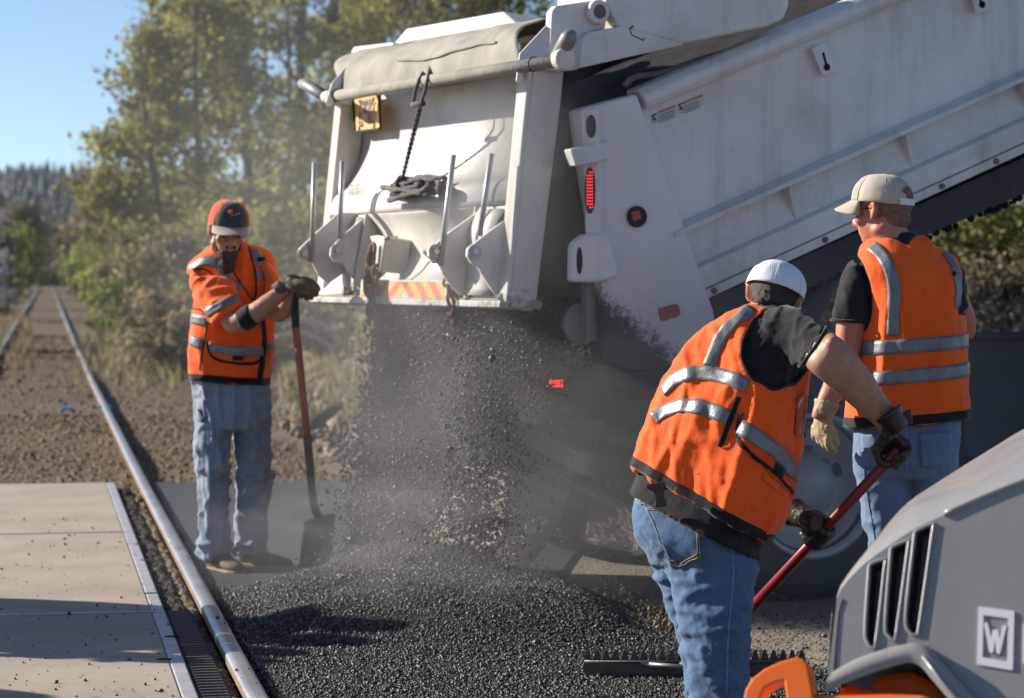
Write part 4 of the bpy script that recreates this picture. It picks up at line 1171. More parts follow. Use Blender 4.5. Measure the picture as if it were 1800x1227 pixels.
# small printed labels on chute top and band
for (x, y) in ((683, 363), (814, 358)):
    st = MB().prism([gp(x - 9, y - 4, .004), gp(x + 9, y - 5, .004), gp(x + 9, y + 14, -.02), gp(x - 9, y + 15, -.02)], GN * -.002).build('small_label', M['sticker'], gate)
    MB().prism([gp(x - 8, y - 3, .0055), gp(x + 8, y - 4, .0055), gp(x + 8, y - .5, .0005), gp(x - 8, y + .5, .0005)], GN * -.002).build('label_heading', M['sticker_orange'], st)
    ln = MB()
    for k in range(4): ln.prism([gp(x - 8, y + 2.5 + 3 * k, .001 - .004 * k), gp(x + 8, y + 1.7 + 3 * k, .001 - .004 * k), gp(x + 8, y + 2.8 + 3 * k, .001 - .004 * k), gp(x - 8, y + 3.6 + 3 * k, .001 - .004 * k)], GN * -.001)
    o = ln.build('label_print', M['print'], st); o['kind'] = 'stuff'
text_obj('stencil_number', '520392', .075, M['print'], gate, gp(622, 334, .0215), -TW, LEAN, sx=.75)
for (a, b) in (((612, 358), (620, 346)), ((665, 352), (668, 344))): pass
# slots above the pockets
for q in (((609, 351), (649, 349), (649, 357), (609, 359)), ((838, 347), (900, 343), (900, 350), (838, 354))):
    MB().prism([gp(x, y, .0155) for x, y in q], GN * -.003).build('pocket_slot', M['dark_steel'], gate)

# ---------- licence plate
M['plate_y'] = simple('amber_licence_plate', (.72, .38, .06), .45, 0, .1, 12, 0)
M['plate_b'] = simple('navy_plate_print', (.06, .07, .22), .5, 0, .1, 12, 0)
pc, po = (645, 197), -.045
pl = MB().prism([gp(x, y, po) for x, y in ((620, 172), (666, 163), (669, 226), (624, 232))], GN * -.012).build('licence_plate', M['plate_y'], gate, bevel=.002)
fr = MB()
fpts = [gp(x, y, po + .004) for x, y in ((620, 172), (666, 163), (669, 226), (624, 232))]
for a, b in zip(fpts, fpts[1:] + fpts[:1]): fr.tube([a, b], .006, 6)
fr.build('plate_frame', M['dark_steel'], pl)
pd = (gp(668, 197, po) - gp(622, 203, po)).normalized()
text_obj('plate_number', 'EZ93025', .15, M['plate_b'], pl, gp(645, 201, po + .002), pd, LEAN, sx=.43)
text_obj('plate_heading', 'WASHINGTON', .036, M['plate_b'], pl, gp(644, 180, po + .002), pd, LEAN, sx=.8)
for x, s in ((635, 'PERMANENT'), (658, 'TRUCK')):
    text_obj('plate_footing', s, .02, M['plate_b'], pl, gp(x, 220 - (x - 645) * .13, po + .002), pd, LEAN, sx=.55)
for x, y in ((633, 178), (657, 174), (632, 226), (658, 223)):
    MB().disc(gp(x, y, po), TW * .009, LEAN * .009, GN * .006, 8).build('plate_bolt', M['bolt'], pl)

# ---------- roll tube, hooks, canvas, top panel
BO = .13
MB().tube([gp(573, 171, BO), gp(640, 161, BO), gp(760, 141, BO), gp(985, 106, BO)], .027, 12).build('roll_tube', M['canvas'], gate, smooth=True)
for x, y in ((592, 168), (937, 113)):
    a, b = gp(x - 3, y + .5, BO), gp(x + 3, y - .5, BO)
    MB().tube([a, b], .031, 12).build('tube_collar', M['rubber'], gate)
MB().tube([gp(573, 171, BO), gp(583, 169.5, BO)], .031, 12).build('tube_end', W_, gate)
ec = gp(985, 105, BO)
MB().tube([ec, ec - TW * .05], .044, 20).build('tube_cap', W_, gate, bevel=.005)
MB().tube([gp(980, 104, BO), gp(1000, 66, BO + .0), gp(1004, 56, BO)], [.034, .034, .022], 10).build('crank_arm', M['grey_paint'], gate, smooth=True)
MB().tube([gp(573, 170, BO), gp(540, 150, BO), gp(531, 147, BO)], [.03, .03, .026], 10).build('crank_arm', M['grey_paint'], gate, smooth=True)
hk = [(616, 108), (583, 147), (573, 180), (577, 187), (585, 186), (588, 168), (612, 165)]
hwf = gw(590, 165, BO)[0] - .03
MB().prism([PL(x, y, G0 + TW * hwf, TW) for x, y in hk], TW * .012).build('tube_hook', W_, gate, bevel=.003)
hk = [(960, 45), (914, 94), (908, 142), (913, 147), (919, 141), (920, 110), (930, 104), (950, 102), (966, 100), (968, 50)]
hwn = gw(915, 115, BO)[0]
MB().prism([PL(x, y, G0 + TW * hwn, TW) for x, y in hk], TW * .012).build('tube_hook', W_, gate, bevel=.003)
# canvas from the tube up over the load
def canvas_pt(u, v):
    """u far..near, v tube..top"""
    lo = gp(603 + (915 - 603) * u, 163 - (163 - 118) * u, BO - .01)
    hi = gp(622 + (962 - 622) * u, 92 - (92 - 30) * u, -.10)
    p = lo.lerp(hi, v) + GN * (.07 * math.sin(math.pi * v) + .012 * nz(u * 7, v * 3, 2)) + TZ * (.012 * nz(u * 9, v * 4, 8) + .03 * math.sin(math.pi * v))
    return p
nu, nv = 60, 16
vs = [canvas_pt(i / (nu - 1), j / (nv - 1)) for j in range(nv) for i in range(nu)]
# lap the sheet back over the load
for j in range(1, 6):
    for i in range(nu): vs.append(canvas_pt(i / (nu - 1), 1.0) + TF * .14 * j + TZ * (.015 * j + .02 * nz(i * .15, j * .8)))
fs = [(j * nu + i, j * nu + i + 1, (j + 1) * nu + i + 1, (j + 1) * nu + i) for j in range(nv + 4) for i in range(nu - 1)]
o = MB().add(vs, fs).build('canvas_cover', M['canvas'], gate, smooth=True)
s = o.modifiers.new('thick', 'SOLIDIFY'); s.thickness = .006
# a rope line sewn along the canvas
MB().tube([canvas_pt(u, .34 + .05 * math.sin(u * 9)) + GN * .008 for u in np.linspace(.35, .9, 24)], .005, 5).build('canvas_hem', M['canvas'], gate)
# white sloping panel of the body top beyond the canvas
MB().prism([gp(x, y, -.55) for x, y in ((688, 80), (714, 50), (882, 20), (908, 42))], GN * -.35).build('top_panel', W_, truck, bevel=.012)
MB().prism([gp(x, y, -.5) for x, y in ((618, 88), (622, 82), (690, 74), (690, 84), (640, 92), (630, 110), (614, 110))], GN * -.3).build('far_top_rail', W_, truck, bevel=.006)

# ---------- rope: twisted hanging line, strap and coil
rope = empty('tie_rope', gp(735, 335, .06), 'tarry black rope coiled on the tailgate and hanging from its roll tube', 'rope')
a, b = gp(738, 190, .16), gp(708, 312, .06)
N = 60; strands = [[], []]
for k in range(N + 1):
    f = k / N; p = a.lerp(b, f); ang = f * 46
    off = (TW * math.cos(ang) + GN * math.sin(ang)) * (.007 - .002 * f)
    strands[0].append(p + off); strands[1].append(p - off)
for s_ in strands: MB().tube(s_, [.0068 - .002 * k / N for k in range(N + 1)], 6).build('hanging_strand', M['rope'], rope, smooth=True)
MB().tube([gp(727, 180, .165), gp(730, 160, .175), gp(737, 140, .16), gp(743, 128, .13)], [.0085] * 4, 6).build('loop_strand', M['rope'], rope, smooth=True)
MB().tube([gp(738, 188, .165), gp(747, 160, .175), gp(752, 138, .16), gp(757, 112, .10)], [.0085] * 4, 6).build('loop_strand', M['rope'], rope, smooth=True)
MB().tube([gp(725, 184, .165), gp(744, 182, .165)], .013, 6).build('knot', M['rope'], rope, smooth=True)
rr = random.Random(12)
for k in range(11):
    cx, cy = 731 + rr.uniform(-5, 5), 329 + rr.uniform(-8, 6)
    rx, ry = rr.uniform(30, 48), rr.uniform(5, 13); tl = rr.uniform(-.22, .04); ph = rr.uniform(0, 6)
    lay = rr.uniform(.02, .11); pts = []
    for j in range(40):
        t_ = ph + (2 * math.pi - .3) * j / 39
        x = cx + rx * math.cos(t_) * (1 + .08 * math.sin(3 * t_ + k)); y = cy + ry * math.sin(t_) * (1 + .25 * math.sin(2 * t_ + k)) + tl * rx * math.cos(t_) + 2.2 * math.sin(5 * t_ + 2 * k)
        pts.append(gp(x, y, lay + .035 * math.sin(t_) + .025 * math.cos(3 * t_ + k)))
    MB().tube(pts, [rr.uniform(.009, .012) * (1 + .12 * math.sin(j * 1.9)) for j in range(40)], 7).build('coil_loop', M['rope'], rope, smooth=True)
MB().tube([gp(672, 329, .09), gp(700, 333, .11), gp(735, 336, .115), gp(765, 330, .11)], [.012, .011, .011, .010], 7).build('loose_end', M['rope'], rope, smooth=True)
MB().tube([gp(684, 352, .07), gp(702, 346, .09), gp(722, 338, .10)], .014, 7).build('loose_end', M['rope'], rope, smooth=True)

# ---------- chains
def chain(label, pts, n, R_=.022, r_=.0075):
    pts = [Vector(p) for p in pts]; L = [0]
    for p, q in zip(pts, pts[1:]): L.append(L[-1] + (q - p).length)
    root = empty('chain', pts[0], label, 'chain', 'rusty tailgate chains')
    me = bpy.data.meshes.new('chain_link'); mb = MB()
    ring = []
    loop = [Vector((math.cos(t_) * R_ * .62, 0, math.sin(t_) * R_ * 1.15)) for t_ in np.linspace(0, 2 * math.pi, 13)[:-1]]
    rings = []
    for i, p in enumerate(loop):
        t_ = (loop[(i + 1) % 12] - loop[i - 1]).normalized(); nrm = Vector((0, 1, 0)); bi = t_.cross(nrm)
        rings.append([p + (bi * math.cos(a) + nrm * math.sin(a)) * r_ for a in np.linspace(0, 2 * math.pi, 7)[:-1]])
    mb.loft(rings + [rings[0]], cap=False)
    me = mb.mesh('chain_link'); me.materials.append(M['rust'])
    for k in range(n):
        s = L[-1] * (k + .5) / n
        i = max(j for j in range(len(L) - 1) if L[j] <= s)
        p = pts[i].lerp(pts[i + 1], (s - L[i]) / (L[i + 1] - L[i])); d = (pts[i + 1] - pts[i]).normalized()
        o = bpy.data.objects.new('chain_link', me); COL.objects.link(o); o.parent = root
        q = d.to_track_quat('Z', 'Y').to_matrix().to_4x4() @ Matrix.Rotation(math.pi / 2 * (k % 2) + .3, 4, 'Z')
        o.matrix_local = Matrix.Translation(p - pts[0]) @ q
    return root
chain('rusty chain hanging doubled beside the latch block', [gp(655, 434, .10), gp(650, 470, .11), gp(648, 505, .10), gp(653, 530, .08)], 7, .030, .010)
chain('second strand of rusty chain close to the hazard stripes', [gp(662, 470, .10), gp(661, 500, .09), gp(656, 532, .08)], 4, .028, .009)
chain('rusty chain hanging over the hazard stripes and down into the steam', [gp(785, 490, .06), gp(789, 515, .08), gp(796, 545, .06), T(.05, .7, 1.20), T(.18, .55, 1.08), T(.3, .42, 1.0)], 15, .026, .008)
# hook and shackle hanging under the ledge
hk = empty('hook_shackle', gp(655, 545, .06), 'dark hook and rusty shackle hanging under the tailgate edge', 'hook')
MB().disc(gp(653, 544, .06), TW * .035 + GN * .02, LEAN * .05, GN * -.03, 18).build('shackle', M['dark_steel'], hk, bevel=.004)
MB().tube([gp(664, 545, .05), gp(667, 565, .05), gp(668, 576, .05)], [.02, .03, .02], 8).build('shank', M['rust'], hk, smooth=True)
MB().tube([gp(674, 574, .05), gp(665, 577, .05), gp(656, 582, .05)], [.013, .016, .01], 8).build('hook_tip', M['rust'], hk, smooth=True)

# ---------- chassis, flaps, wheels
for w in (.72, 1.62):
    MB().prism([T(.35, w, .78), T(8, w, .78), T(8, w, 1.04), T(.35, w, 1.04)], TW * .09).build('frame_rail', M['dark_steel'], truck, bevel=.005)
MB().prism([T(.33, .35, .78), T(.33, 2.05, .78), T(.33, 2.05, .98), T(.33, .35, .98)], TF * .08).build('cross_member', M['dark_steel'], truck, bevel=.005)
MB().prism([T(.5, .2, .55), T(1.1, .2, .55), T(1.1, 2.2, .55), T(.5, 2.2, .55)], TZ * .2).build('hitch_plate', M['dark_steel'], truck, bevel=.01)
for k, (f_, hgt) in enumerate(((1.9, 1.2), (3.4, 1.6), (5.0, 2.0))):
    MB().tube([T(f_, 1.2, .95), T(f_ + .5, 1.2, hgt + .5)], .09, 14).build('hoist_ram', M['dark_steel'], truck, smooth=True)
tl2 = MB().prism([PL(x, y, T(.28, 0, 0), TF) for x, y in ((964, 667), (991, 667), (991, 681), (964, 681))], TF * .03).build('low_tail_lamp', M['lens_dark'], truck, bevel=.003)
ld = MB()
for i in range(5):
    for j in range(3): ld.ball(PL(968 + i * 5, 669.5 + j * 4.5, T(.278, 0, 0), TF), .006, seg=6, rin=4)
o = ld.build('led_rows', M['led'], tl2); o['kind'] = 'stuff'
def mat_flap():
    t = NT('dusty_mud_flap')
    x, y, z = t.sep()
    g = t.math('ADD', t.math('MULTIPLY', z, -2.2), t.math('MULTIPLY', t.noise(3.2, 6, .7, t.mapping((9, 9, 2.2))), 1.3))
    c = t.mix(t.ramp(t.math('ADD', g, 1.15), [(.42, 0.0), (.72, 1.0)]), (.022, .021, .019), (.50, .44, .34))
    t.set(col=c, rough=.85)
    t.bump(t.noise(30, 4, .7), .4, .01)
    return t.m
M['flap'] = mat_flap()
def flap(w0, w1, f, z0, z1, curl, m=M['flap']):
    rows = []
    for j in range(14):
        v = j / 13; z = z1 + (z0 - z1) * v
        rows.append([T(f - curl * max(0, v - .45) ** 2 * (1 + .5 * math.sin(i)) + .03 * math.sin(i * .9 + v * 3), w0 + (w1 - w0) * i / 9, z - (.05 * (abs(i / 4.5 - 1) ** 2) * -v)) for i in range(10)])
    vs = [p for r_ in rows for p in r_]
    fs = [(j * 10 + i, j * 10 + i + 1, (j + 1) * 10 + i + 1, (j + 1) * 10 + i) for j in range(13) for i in range(9)]
    o = MB().add(vs, fs).build('mud_flap', m, truck, smooth=True)
    s = o.modifiers.new('thick', 'SOLIDIFY'); s.thickness = .012
flap(-.12, .60, .72, .22, .95, .22)
flap(.66, 1.80, .56, .04, .95, .80)
M['rim'] = simple('dull_white_rim', (.66, .65, .63), .45, .2, .2, 6, .1)
def ringpts(c, r, u, v, n=40): return [c + (u * math.cos(2 * math.pi * k / n) + v * math.sin(2 * math.pi * k / n)) * r for k in range(n)]
def wheel(f, w, side, detail=True):
    """side: +1 outer face towards -TW"""
    c = T(f, w, .51)
    o_ = -TW * side
    prof = [(.285, .0), (.31, .02), (.345, .035), (.44, .045), (.485, .025), (.505, -.01), (.508, -.2), (.485, -.26), (.30, -.27), (.285, -.24)]
    # tread lugs
    rings = [ringpts(c + o_ * d, r, TF, TZ, 48) for r, d in prof]
    wr = MB().loft(rings + [rings[0]], cap=False).build('wheel', M['rubber'], truck, smooth=True)
    lg = MB()
    for k in range(48):
        a = 2 * math.pi * k / 48
        u = TF * math.cos(a) + TZ * math.sin(a); v = -TF * math.sin(a) + TZ * math.cos(a)
        lg.box(c + u * .508 + o_ * (-.05), u * .008, v * .022, TW * .05); lg.box(c + u * .508 + o_ * (-.17), u * .008, v * .022, TW * .05)
    lo = lg.build('tread_blocks', M['rubber'], wr); lo['kind'] = 'stuff'
    rp = [(.305, .02), (.325, .042), (.30, .03), (.292, -.005), (.27, -.03), (.25, -.10), (.235, -.13), (.20, -.135), (.15, -.11), (.13, -.06), (.125, .0), (.06, .02), (.0005, .02)]
    rings = [ringpts(c + o_ * d, r, TF, TZ, 48) for r, d in rp]
    MB().loft(rings, cap=False).build('rim', M['rim'], wr, smooth=True)
    for k in range(5):
        a = 2 * math.pi * k / 5 + .25
        u = TF * math.cos(a) + TZ * math.sin(a); v = -TF * math.sin(a) + TZ * math.cos(a)
        MB().prism([c + o_ * -.131 + u * (.218 + .026 * math.cos(b)) + v * .034 * math.sin(b) for b in np.linspace(0, 6.283, 15)[:-1]], o_ * .006).build('hand_hole', M['asphalt_dark'], wr)
    nb = MB()
    for k in range(10):
        a = 2 * math.pi * k / 10
        nb.disc(c + o_ * -.118 + (TF * math.cos(a) + TZ * math.sin(a)) * .165, TF * .014, TZ * .014, o_ * .03, 6)
    no = nb.build('wheel_nuts', M['bolt'], wr); no['kind'] = 'stuff'
RF = 1.47
for f in (RF, RF + 1.38):
    wheel(f, .03, 1); wheel(f, .38, 1); wheel(f, 2.08, -1); wheel(f, 2.40, -1)
    MB().tube([T(f, .4, .51), T(f, 2.0, .51)], .11, 14).build('axle', M['dark_steel'], truck, smooth=True)
# black side guard with a rolled top lip over the second axle
sg = [(1680, 590), (2050, 586), (2050, 800), (1700, 806)]
MB().prism([sp(x, y, -.10) for x, y in sg], TW * .5).build('side_guard', M['rubber'], truck, bevel=.01)
MB().tube([sp(1680, 592, -.11), sp(2050, 588, -.11)], .02, 10).build('guard_lip', M['rubber'], truck, smooth=True)
# cab, standing beyond the picture's edge
MB().prism([T(6.0, -.02, .75), T(7.9, -.02, .75), T(7.9, -.02, 1.5), T(7.5, -.02, 1.75), T(7.2, -.02, 2.75), T(6.0, -.02, 2.85)], TW * 2.4).build('cab', W_, truck, bevel=.06, seg=3)
MB().prism([T(7.9, .3, .75), T(9.3, .4, .75), T(9.3, .4, 1.45), T(7.9, .3, 1.6)], TW * 1.7).build('bonnet', W_, truck, bevel=.06, seg=3)
wheel(8.5, .05, 1); wheel(8.5, 2.35, -1)

# ---------- the falling asphalt
def poly_area_pts(n, seed):
    r = np.random.default_rng(seed)
    a = .25 + .66 * r.beta(1.0, 1.3, n)           # along the gate: far .. near
    s = r.uniform(0, 1, n) ** .85                 # fall fraction
    z = 1.28 * (1 - s)
    base = np.array(DROP0)[None] * (1 - a[:, None]) + np.array(DROP1)[None] * a[:, None]
    spread = .05 + .10 * s
    back = r.normal(0, 1, n) * spread * .7 + .14 - .12 * s ** 1.3
    lat_ = r.normal(0, 1, n) * (.03 + .08 * s)
    p = base + np.array(TF)[None] * back[:, None] + np.array(TW)[None] * (lat_)[:, None] * 1.0
    p[:, 2] = z + .05
    dens = npnoise(a * 2.4, s * .10, 13, 40) + .5 * npnoise(a * 2.4, s * .25, 34, 41) + .35 * npnoise(a * 2.4, s * .8, 30, 43)
    return p[(dens + r.normal(0, .16, n) + .25 * (1 - s)) > .0]
p = poly_area_pts(90000, 50)
sz = rng.gamma(2.2, .0015, len(p)) + .0017
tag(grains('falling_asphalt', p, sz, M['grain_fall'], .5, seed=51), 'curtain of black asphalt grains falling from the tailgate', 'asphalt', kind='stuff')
# thick stream just below the lip
r = np.random.default_rng(52); n = 34000
a = r.uniform(0.22, .97, n); s = np.abs(r.normal(0, .12, n))
base = np.array(DROP0)[None] * (1 - a[:, None]) + np.array(DROP1)[None] * a[:, None]
p = base + np.array(TF)[None] * (.30 + r.normal(0, .10, n) - .12 * s)[:, None]
p[:, 2] = 1.30 - s * 1.5 + .04
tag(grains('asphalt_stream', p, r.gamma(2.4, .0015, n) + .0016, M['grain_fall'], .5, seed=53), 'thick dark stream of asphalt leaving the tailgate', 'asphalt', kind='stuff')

# ================================================================== PEOPLE: tools
NR_ = 28
def ring2(L, Rr, Y, dh, expo=2.2, tilt=0.0, n=NR_, yaw=0.0):
    """a ring spanned by two outline points (pixel, pixel) at depth Y with half thickness dh (m)"""
    YL = L[2] if len(L) > 2 else Y; YR_ = Rr[2] if len(Rr) > 2 else Y
    a, b = P(L[0], L[1], YL), P(Rr[0], Rr[1], YR_)
    c = (a + b) / 2; u = (b - a) / 2
    v = Vector((0, 1, tilt)); v = (v - u.normalized() * v.dot(u.normalized())).normalized() * dh
    q = []
    ul, vl = u.length, v.length
    cy, sy = math.cos(R(yaw)), math.sin(R(yaw))
    for k in range(n):
        t = 2 * math.pi * k / n; cs, sn = math.cos(t), math.sin(t)
        x, y = math.copysign(abs(cs) ** (2 / expo), cs) * ul, math.copysign(abs(sn) ** (2 / expo), sn) * vl
        q.append((x * cy - y * sy, x * sy + y * cy))
    mx = max(abs(x) for x, y in q); f = ul / mx if yaw else 1
    return [c + u * (x * f / ul) + v * (y / vl) for x, y in q]
def cat(rings, sub=4):
    """Catmull-Rom between rings"""
    out = []; m = len(rings)
    for i in range(m - 1):
        p0, p1, p2, p3 = rings[max(i - 1, 0)], rings[i], rings[i + 1], rings[min(i + 2, m - 1)]
        for s in range(sub):
            t = s / sub
            out.append([b + ((c - a) * .5) * t + (a - b * 2.5 + c * 2 - d * .5) * t * t + ((b - c) * 1.5 + (d - a) * .5) * t ** 3 for a, b, c, d in zip(p0, p1, p2, p3)])
    out.append(rings[-1]); return out
def lofted(rings, sub=4): return MB().loft(cat(rings, sub))
def scaled(rings, s, sd=None):
    out = []
    for r in rings:
        c = sum(r, Vector()) / len(r); out.append([c + (p - c) * s for p in r])
    return out
def spath(pts, sub=5):
    pts = [Vector(p) for p in pts]; out = []; m = len(pts)
    for i in range(m - 1):
        a, b, c, d = pts[max(i - 1, 0)], pts[i], pts[i + 1], pts[min(i + 2, m - 1)]
        for s in range(sub):
            t = s / sub
            out.append(b + ((c - a) * .5) * t + (a - b * 2.5 + c * 2 - d * .5) * t * t + ((b - c) * 1.5 + (d - a) * .5) * t ** 3)
    out.append(pts[-1]); return out
def sval(vals, sub=5):
    out = []
    for a, b in zip(vals, vals[1:]): out += [a + (b - a) * s / sub for s in range(sub)]
    return out + [vals[-1]]
def stube(mb, pts, rad, seg=14, sub=5):
    return mb.tube(spath(pts, sub), sval(rad, sub), seg)
def union(mbs, voxel=.008, smooth=3, name='union'):
    mb = MB()
    for m in mbs: mb.add(m.v, m.f)
    me = mb.mesh(name)
    bm = bmesh.new(); bm.from_mesh(me); bmesh.ops.recalc_face_normals(bm, faces=bm.faces); bm.to_mesh(me); bm.free()
    o = bpy.data.objects.new('tmp', me); COL.objects.link(o)
    r = o.modifiers.new('r', 'REMESH'); r.mode = 'VOXEL'; r.voxel_size = voxel
    if smooth:
        s = o.modifiers.new('s', 'SMOOTH'); s.iterations = smooth; s.factor = .5
    dg = bpy.context.evaluated_depsgraph_get()
    out = bpy.data.meshes.new_from_object(o.evaluated_get(dg))
    bpy.data.objects.remove(o); bpy.data.meshes.remove(me)
    out.name = name
    return out
def displace(me, fn):
    nor = [v.normal.copy() for v in me.vertices]
    for v, n_ in zip(me.vertices, nor):
        v.co += n_ * fn(v.co, n_)
    me.update()
def ridge(p): return (1 - abs(noise.noise(p))) ** 4
def smoothmesh(me, it, f=.5):
    bm = bmesh.new(); bm.from_mesh(me)
    for _ in range(it): bmesh.ops.smooth_vert(bm, verts=bm.verts, factor=f, use_axis_x=True, use_axis_y=True, use_axis_z=True)
    bm.to_mesh(me); bm.free()
def cut(me, pred, relax=10):
    bm = bmesh.new(); bm.from_mesh(me)
    bmesh.ops.delete(bm, geom=[f for f in bm.faces if pred(f.calc_center_median(), f.normal)], context='FACES')
    # drop stray islands
    seen, best = set(), []
    for f in bm.faces:
        if f in seen: continue
        st, isl = [f], []
        seen.add(f)
        while st:
            g = st.pop(); isl.append(g)
            for e in g.edges:
                for h in e.link_faces:
                    if h not in seen: seen.add(h); st.append(h)
        if len(isl) > len(best): best = isl
    bs = set(best)
    bmesh.ops.delete(bm, geom=[f for f in bm.faces if f not in bs], context='FACES')
    for _ in range(relax):
        mv = {}
        for v in bm.verts:
            nb = [e.other_vert(v) for e in v.link_edges if e.is_boundary]
            if len(nb) == 2: mv[v] = (nb[0].co + nb[1].co) / 2
        for v, c in mv.items(): v.co = v.co.lerp(c, .6)
    bm.to_mesh(me); bm.free(); me.update()
def boundary_loops(me, minlen=.12):
    bm = bmesh.new(); bm.from_mesh(me)
    nxt = {}
    for e in bm.edges:
        if e.is_boundary:
            a, b = e.verts; nxt.setdefault(a, []).append(b); nxt.setdefault(b, []).append(a)
    seen, loops = set(), []
    for s in nxt:
        if s in seen: continue
        lp, v, pv = [], s, None
        while v not in seen:
            seen.add(v); lp.append(v.co.copy())
            c = [w for w in nxt[v] if w not in seen]
            if not c: break
            v = c[0]
        if sum((a - b).length for a, b in zip(lp, lp[1:])) > minlen: loops.append(lp)
    bm.free(); return loops
def binding(me, name, m, parent, rad=.0055, sel=None):
    for lp in boundary_loops(me):
        if sel and not sel(sum(lp, Vector()) / len(lp)): continue
        for _ in range(4): lp = [(lp[i - 1] + lp[i] * 2 + lp[(i + 1) % len(lp)]) / 4 for i in range(len(lp))]
        lp = lp + lp[:2]
        MB().tube(lp[::2] + [lp[-1]], rad, 6).build(name, m, parent, smooth=True)
def bvh(me):
    return BVHTree.FromPolygons([v.co.copy() for v in me.vertices], [tuple(p.vertices) for p in me.polygons])
def cast(tree_, px, py):
    d = ray(px, py).normalized()
    return tree_.ray_cast(EYE, d)
def path_on(tree_, pts, step=5):
    """pixel polyline -> surface points (front-facing side)"""
    out = []
    for a, b in zip(pts, pts[1:]):
        n = max(1, int(math.hypot(b[0] - a[0], b[1] - a[1]) / step))
        for k in range(n):
            h = cast(tree_, a[0] + (b[0] - a[0]) * k / n, a[1] + (b[1] - a[1]) * k / n)
            if h[0] is not None: out.append(h[0])
    h = cast(tree_, *pts[-1])
    if h[0] is not None: out.append(h[0])
    return out
def ribbon(tree_, pts, width, off=.004, closed=False, k=4):
    n = len(pts); vs, fs = [], []
    pts = [Vector(p) for p in pts]
    for _ in range(2):
        pts = [pts[i] if (not closed and i in (0, n - 1)) else (pts[i - 1] + pts[i] * 2 + pts[(i + 1) % n]) / 4 for i in range(n)]
    for i, p in enumerate(pts):
        a = pts[i - 1] if (i or closed) else pts[0]; b = pts[(i + 1) % n] if (i < n - 1 or closed) else pts[-1]
        t = (b - a).normalized()
        loc, nn, _, _ = tree_.find_nearest(p)
        s = nn.cross(t).normalized()
        for j in range(k + 1):
            q = loc + s * width * (j / k - .5)
            l2, n2, _, _ = tree_.find_nearest(q)
            if n2.dot(nn) < 0: n2 = nn
            vs.append(l2 + n2 * off)
    m = n if closed else n - 1
    for i in range(m):
        for j in range(k):
            a = i * (k + 1) + j; b = ((i + 1) % n) * (k + 1) + j
            fs.append((a, a + 1, b + 1, b))
    return MB().add(vs, fs)
def strip(tree_, name, pts, width, m, parent, off=.004, closed=False, pix=True, th=.002):
    q = path_on(tree_, pts) if pix else pts
    if len(q) < 3: return None
    o = ribbon(tree_, q, width, off, closed).build(name, m, parent, smooth=True)
    s = o.modifiers.new('thick', 'SOLIDIFY'); s.thickness = th; s.offset = 0
    return o
def wrap(tree_, ring, n=90):
    """closed path round a body section, projected onto the cloth"""
    c = sum(ring, Vector()) / len(ring); out = []
    m = len(ring)
    for i in range(n):
        f = i / n * m; a = ring[int(f) % m].lerp(ring[(int(f) + 1) % m], f - int(f))
        o = c + (a - c) * 1.8
        h = tree_.ray_cast(o, (c - o).normalized())
        if h[0] is not None: out.append(h[0])
    return out
def patch(tree_, name, quad, m, parent, off=.004, nu=14, nv=14, th=.003):
    """quad of pixels (tl, tr, br, bl) laid on the surface"""
    vs, ok = [], []
    for j in range(nv + 1):
        for i in range(nu + 1):
            u, v = i / nu, j / nv
            x = (quad[0][0] * (1 - u) + quad[1][0] * u) * (1 - v) + (quad[3][0] * (1 - u) + quad[2][0] * u) * v
            y = (quad[0][1] * (1 - u) + quad[1][1] * u) * (1 - v) + (quad[3][1] * (1 - u) + quad[2][1] * u) * v
            h = cast(tree_, x, y)
            ok.append(h[0] is not None); vs.append(h[0] + h[1] * off if h[0] is not None else Vector())
    fs = []
    for j in range(nv):
        for i in range(nu):
            a = j * (nu + 1) + i; q = (a, a + 1, a + nu + 2, a + nu + 1)
            if all(ok[k] for k in q): fs.append(q)
    if not fs: return None
    par = {}
    def find(a):
        while par.setdefault(a, a) != a: a = par[a]
        return a
    for q in fs:
        for k in q[1:]: par[find(k)] = find(q[0])
    from collections import Counter
    top = Counter(find(q[0]) for q in fs).most_common(1)[0][0]
    fs = [q for q in fs if find(q[0]) == top]
    used = sorted({k for q in fs for k in q}); mp = {k: i for i, k in enumerate(used)}
    vs = [vs[k] for k in used]; fs = [tuple(mp[k] for k in q) for q in fs]
    o = MB().add(vs, fs).build(name, m, parent, smooth=True)
    s = o.modifiers.new('thick', 'SOLIDIFY'); s.thickness = th; s.offset = 0
    return o
def line_on(tree_, name, pts, rad, m, parent, off=.002):
    q = []
    for p in path_on(tree_, pts, 4):
        l, n_, _, _ = tree_.find_nearest(p); q.append(l + n_ * off)
    if len(q) > 2: return MB().tube(q, rad, 5).build(name, m, parent, smooth=True)
def put(me, name, m, parent, smooth=True, solid=0, solid_off=1.0):
    me = me.copy() if me.users else me
    off = Vector(root_of(parent).location)
    me.transform(Matrix.Translation(-off))
    o = link(name, me, m, parent, smooth)
    if solid:
        s = o.modifiers.new('thick', 'SOLIDIFY'); s.thickness = solid; s.offset = solid_off
    return o
def inpoly(px, py, poly):
    c = False; n = len(poly)
    for i in range(n):
        x1, y1 = poly[i]; x2, y2 = poly[(i + 1) % n]
        if (y1 > py) != (y2 > py) and px < (x2 - x1) * (py - y1) / (y2 - y1) + x1: c = not c
    return c
def topix(p):
    d = p - EYE; f = Vector((0, _cp, -_sp)); u = Vector((0, _sp, _cp))
    z = d.dot(f); return (CW / 2 + d.x / z * FPX, CH / 2 - d.dot(u) / z * FPX)

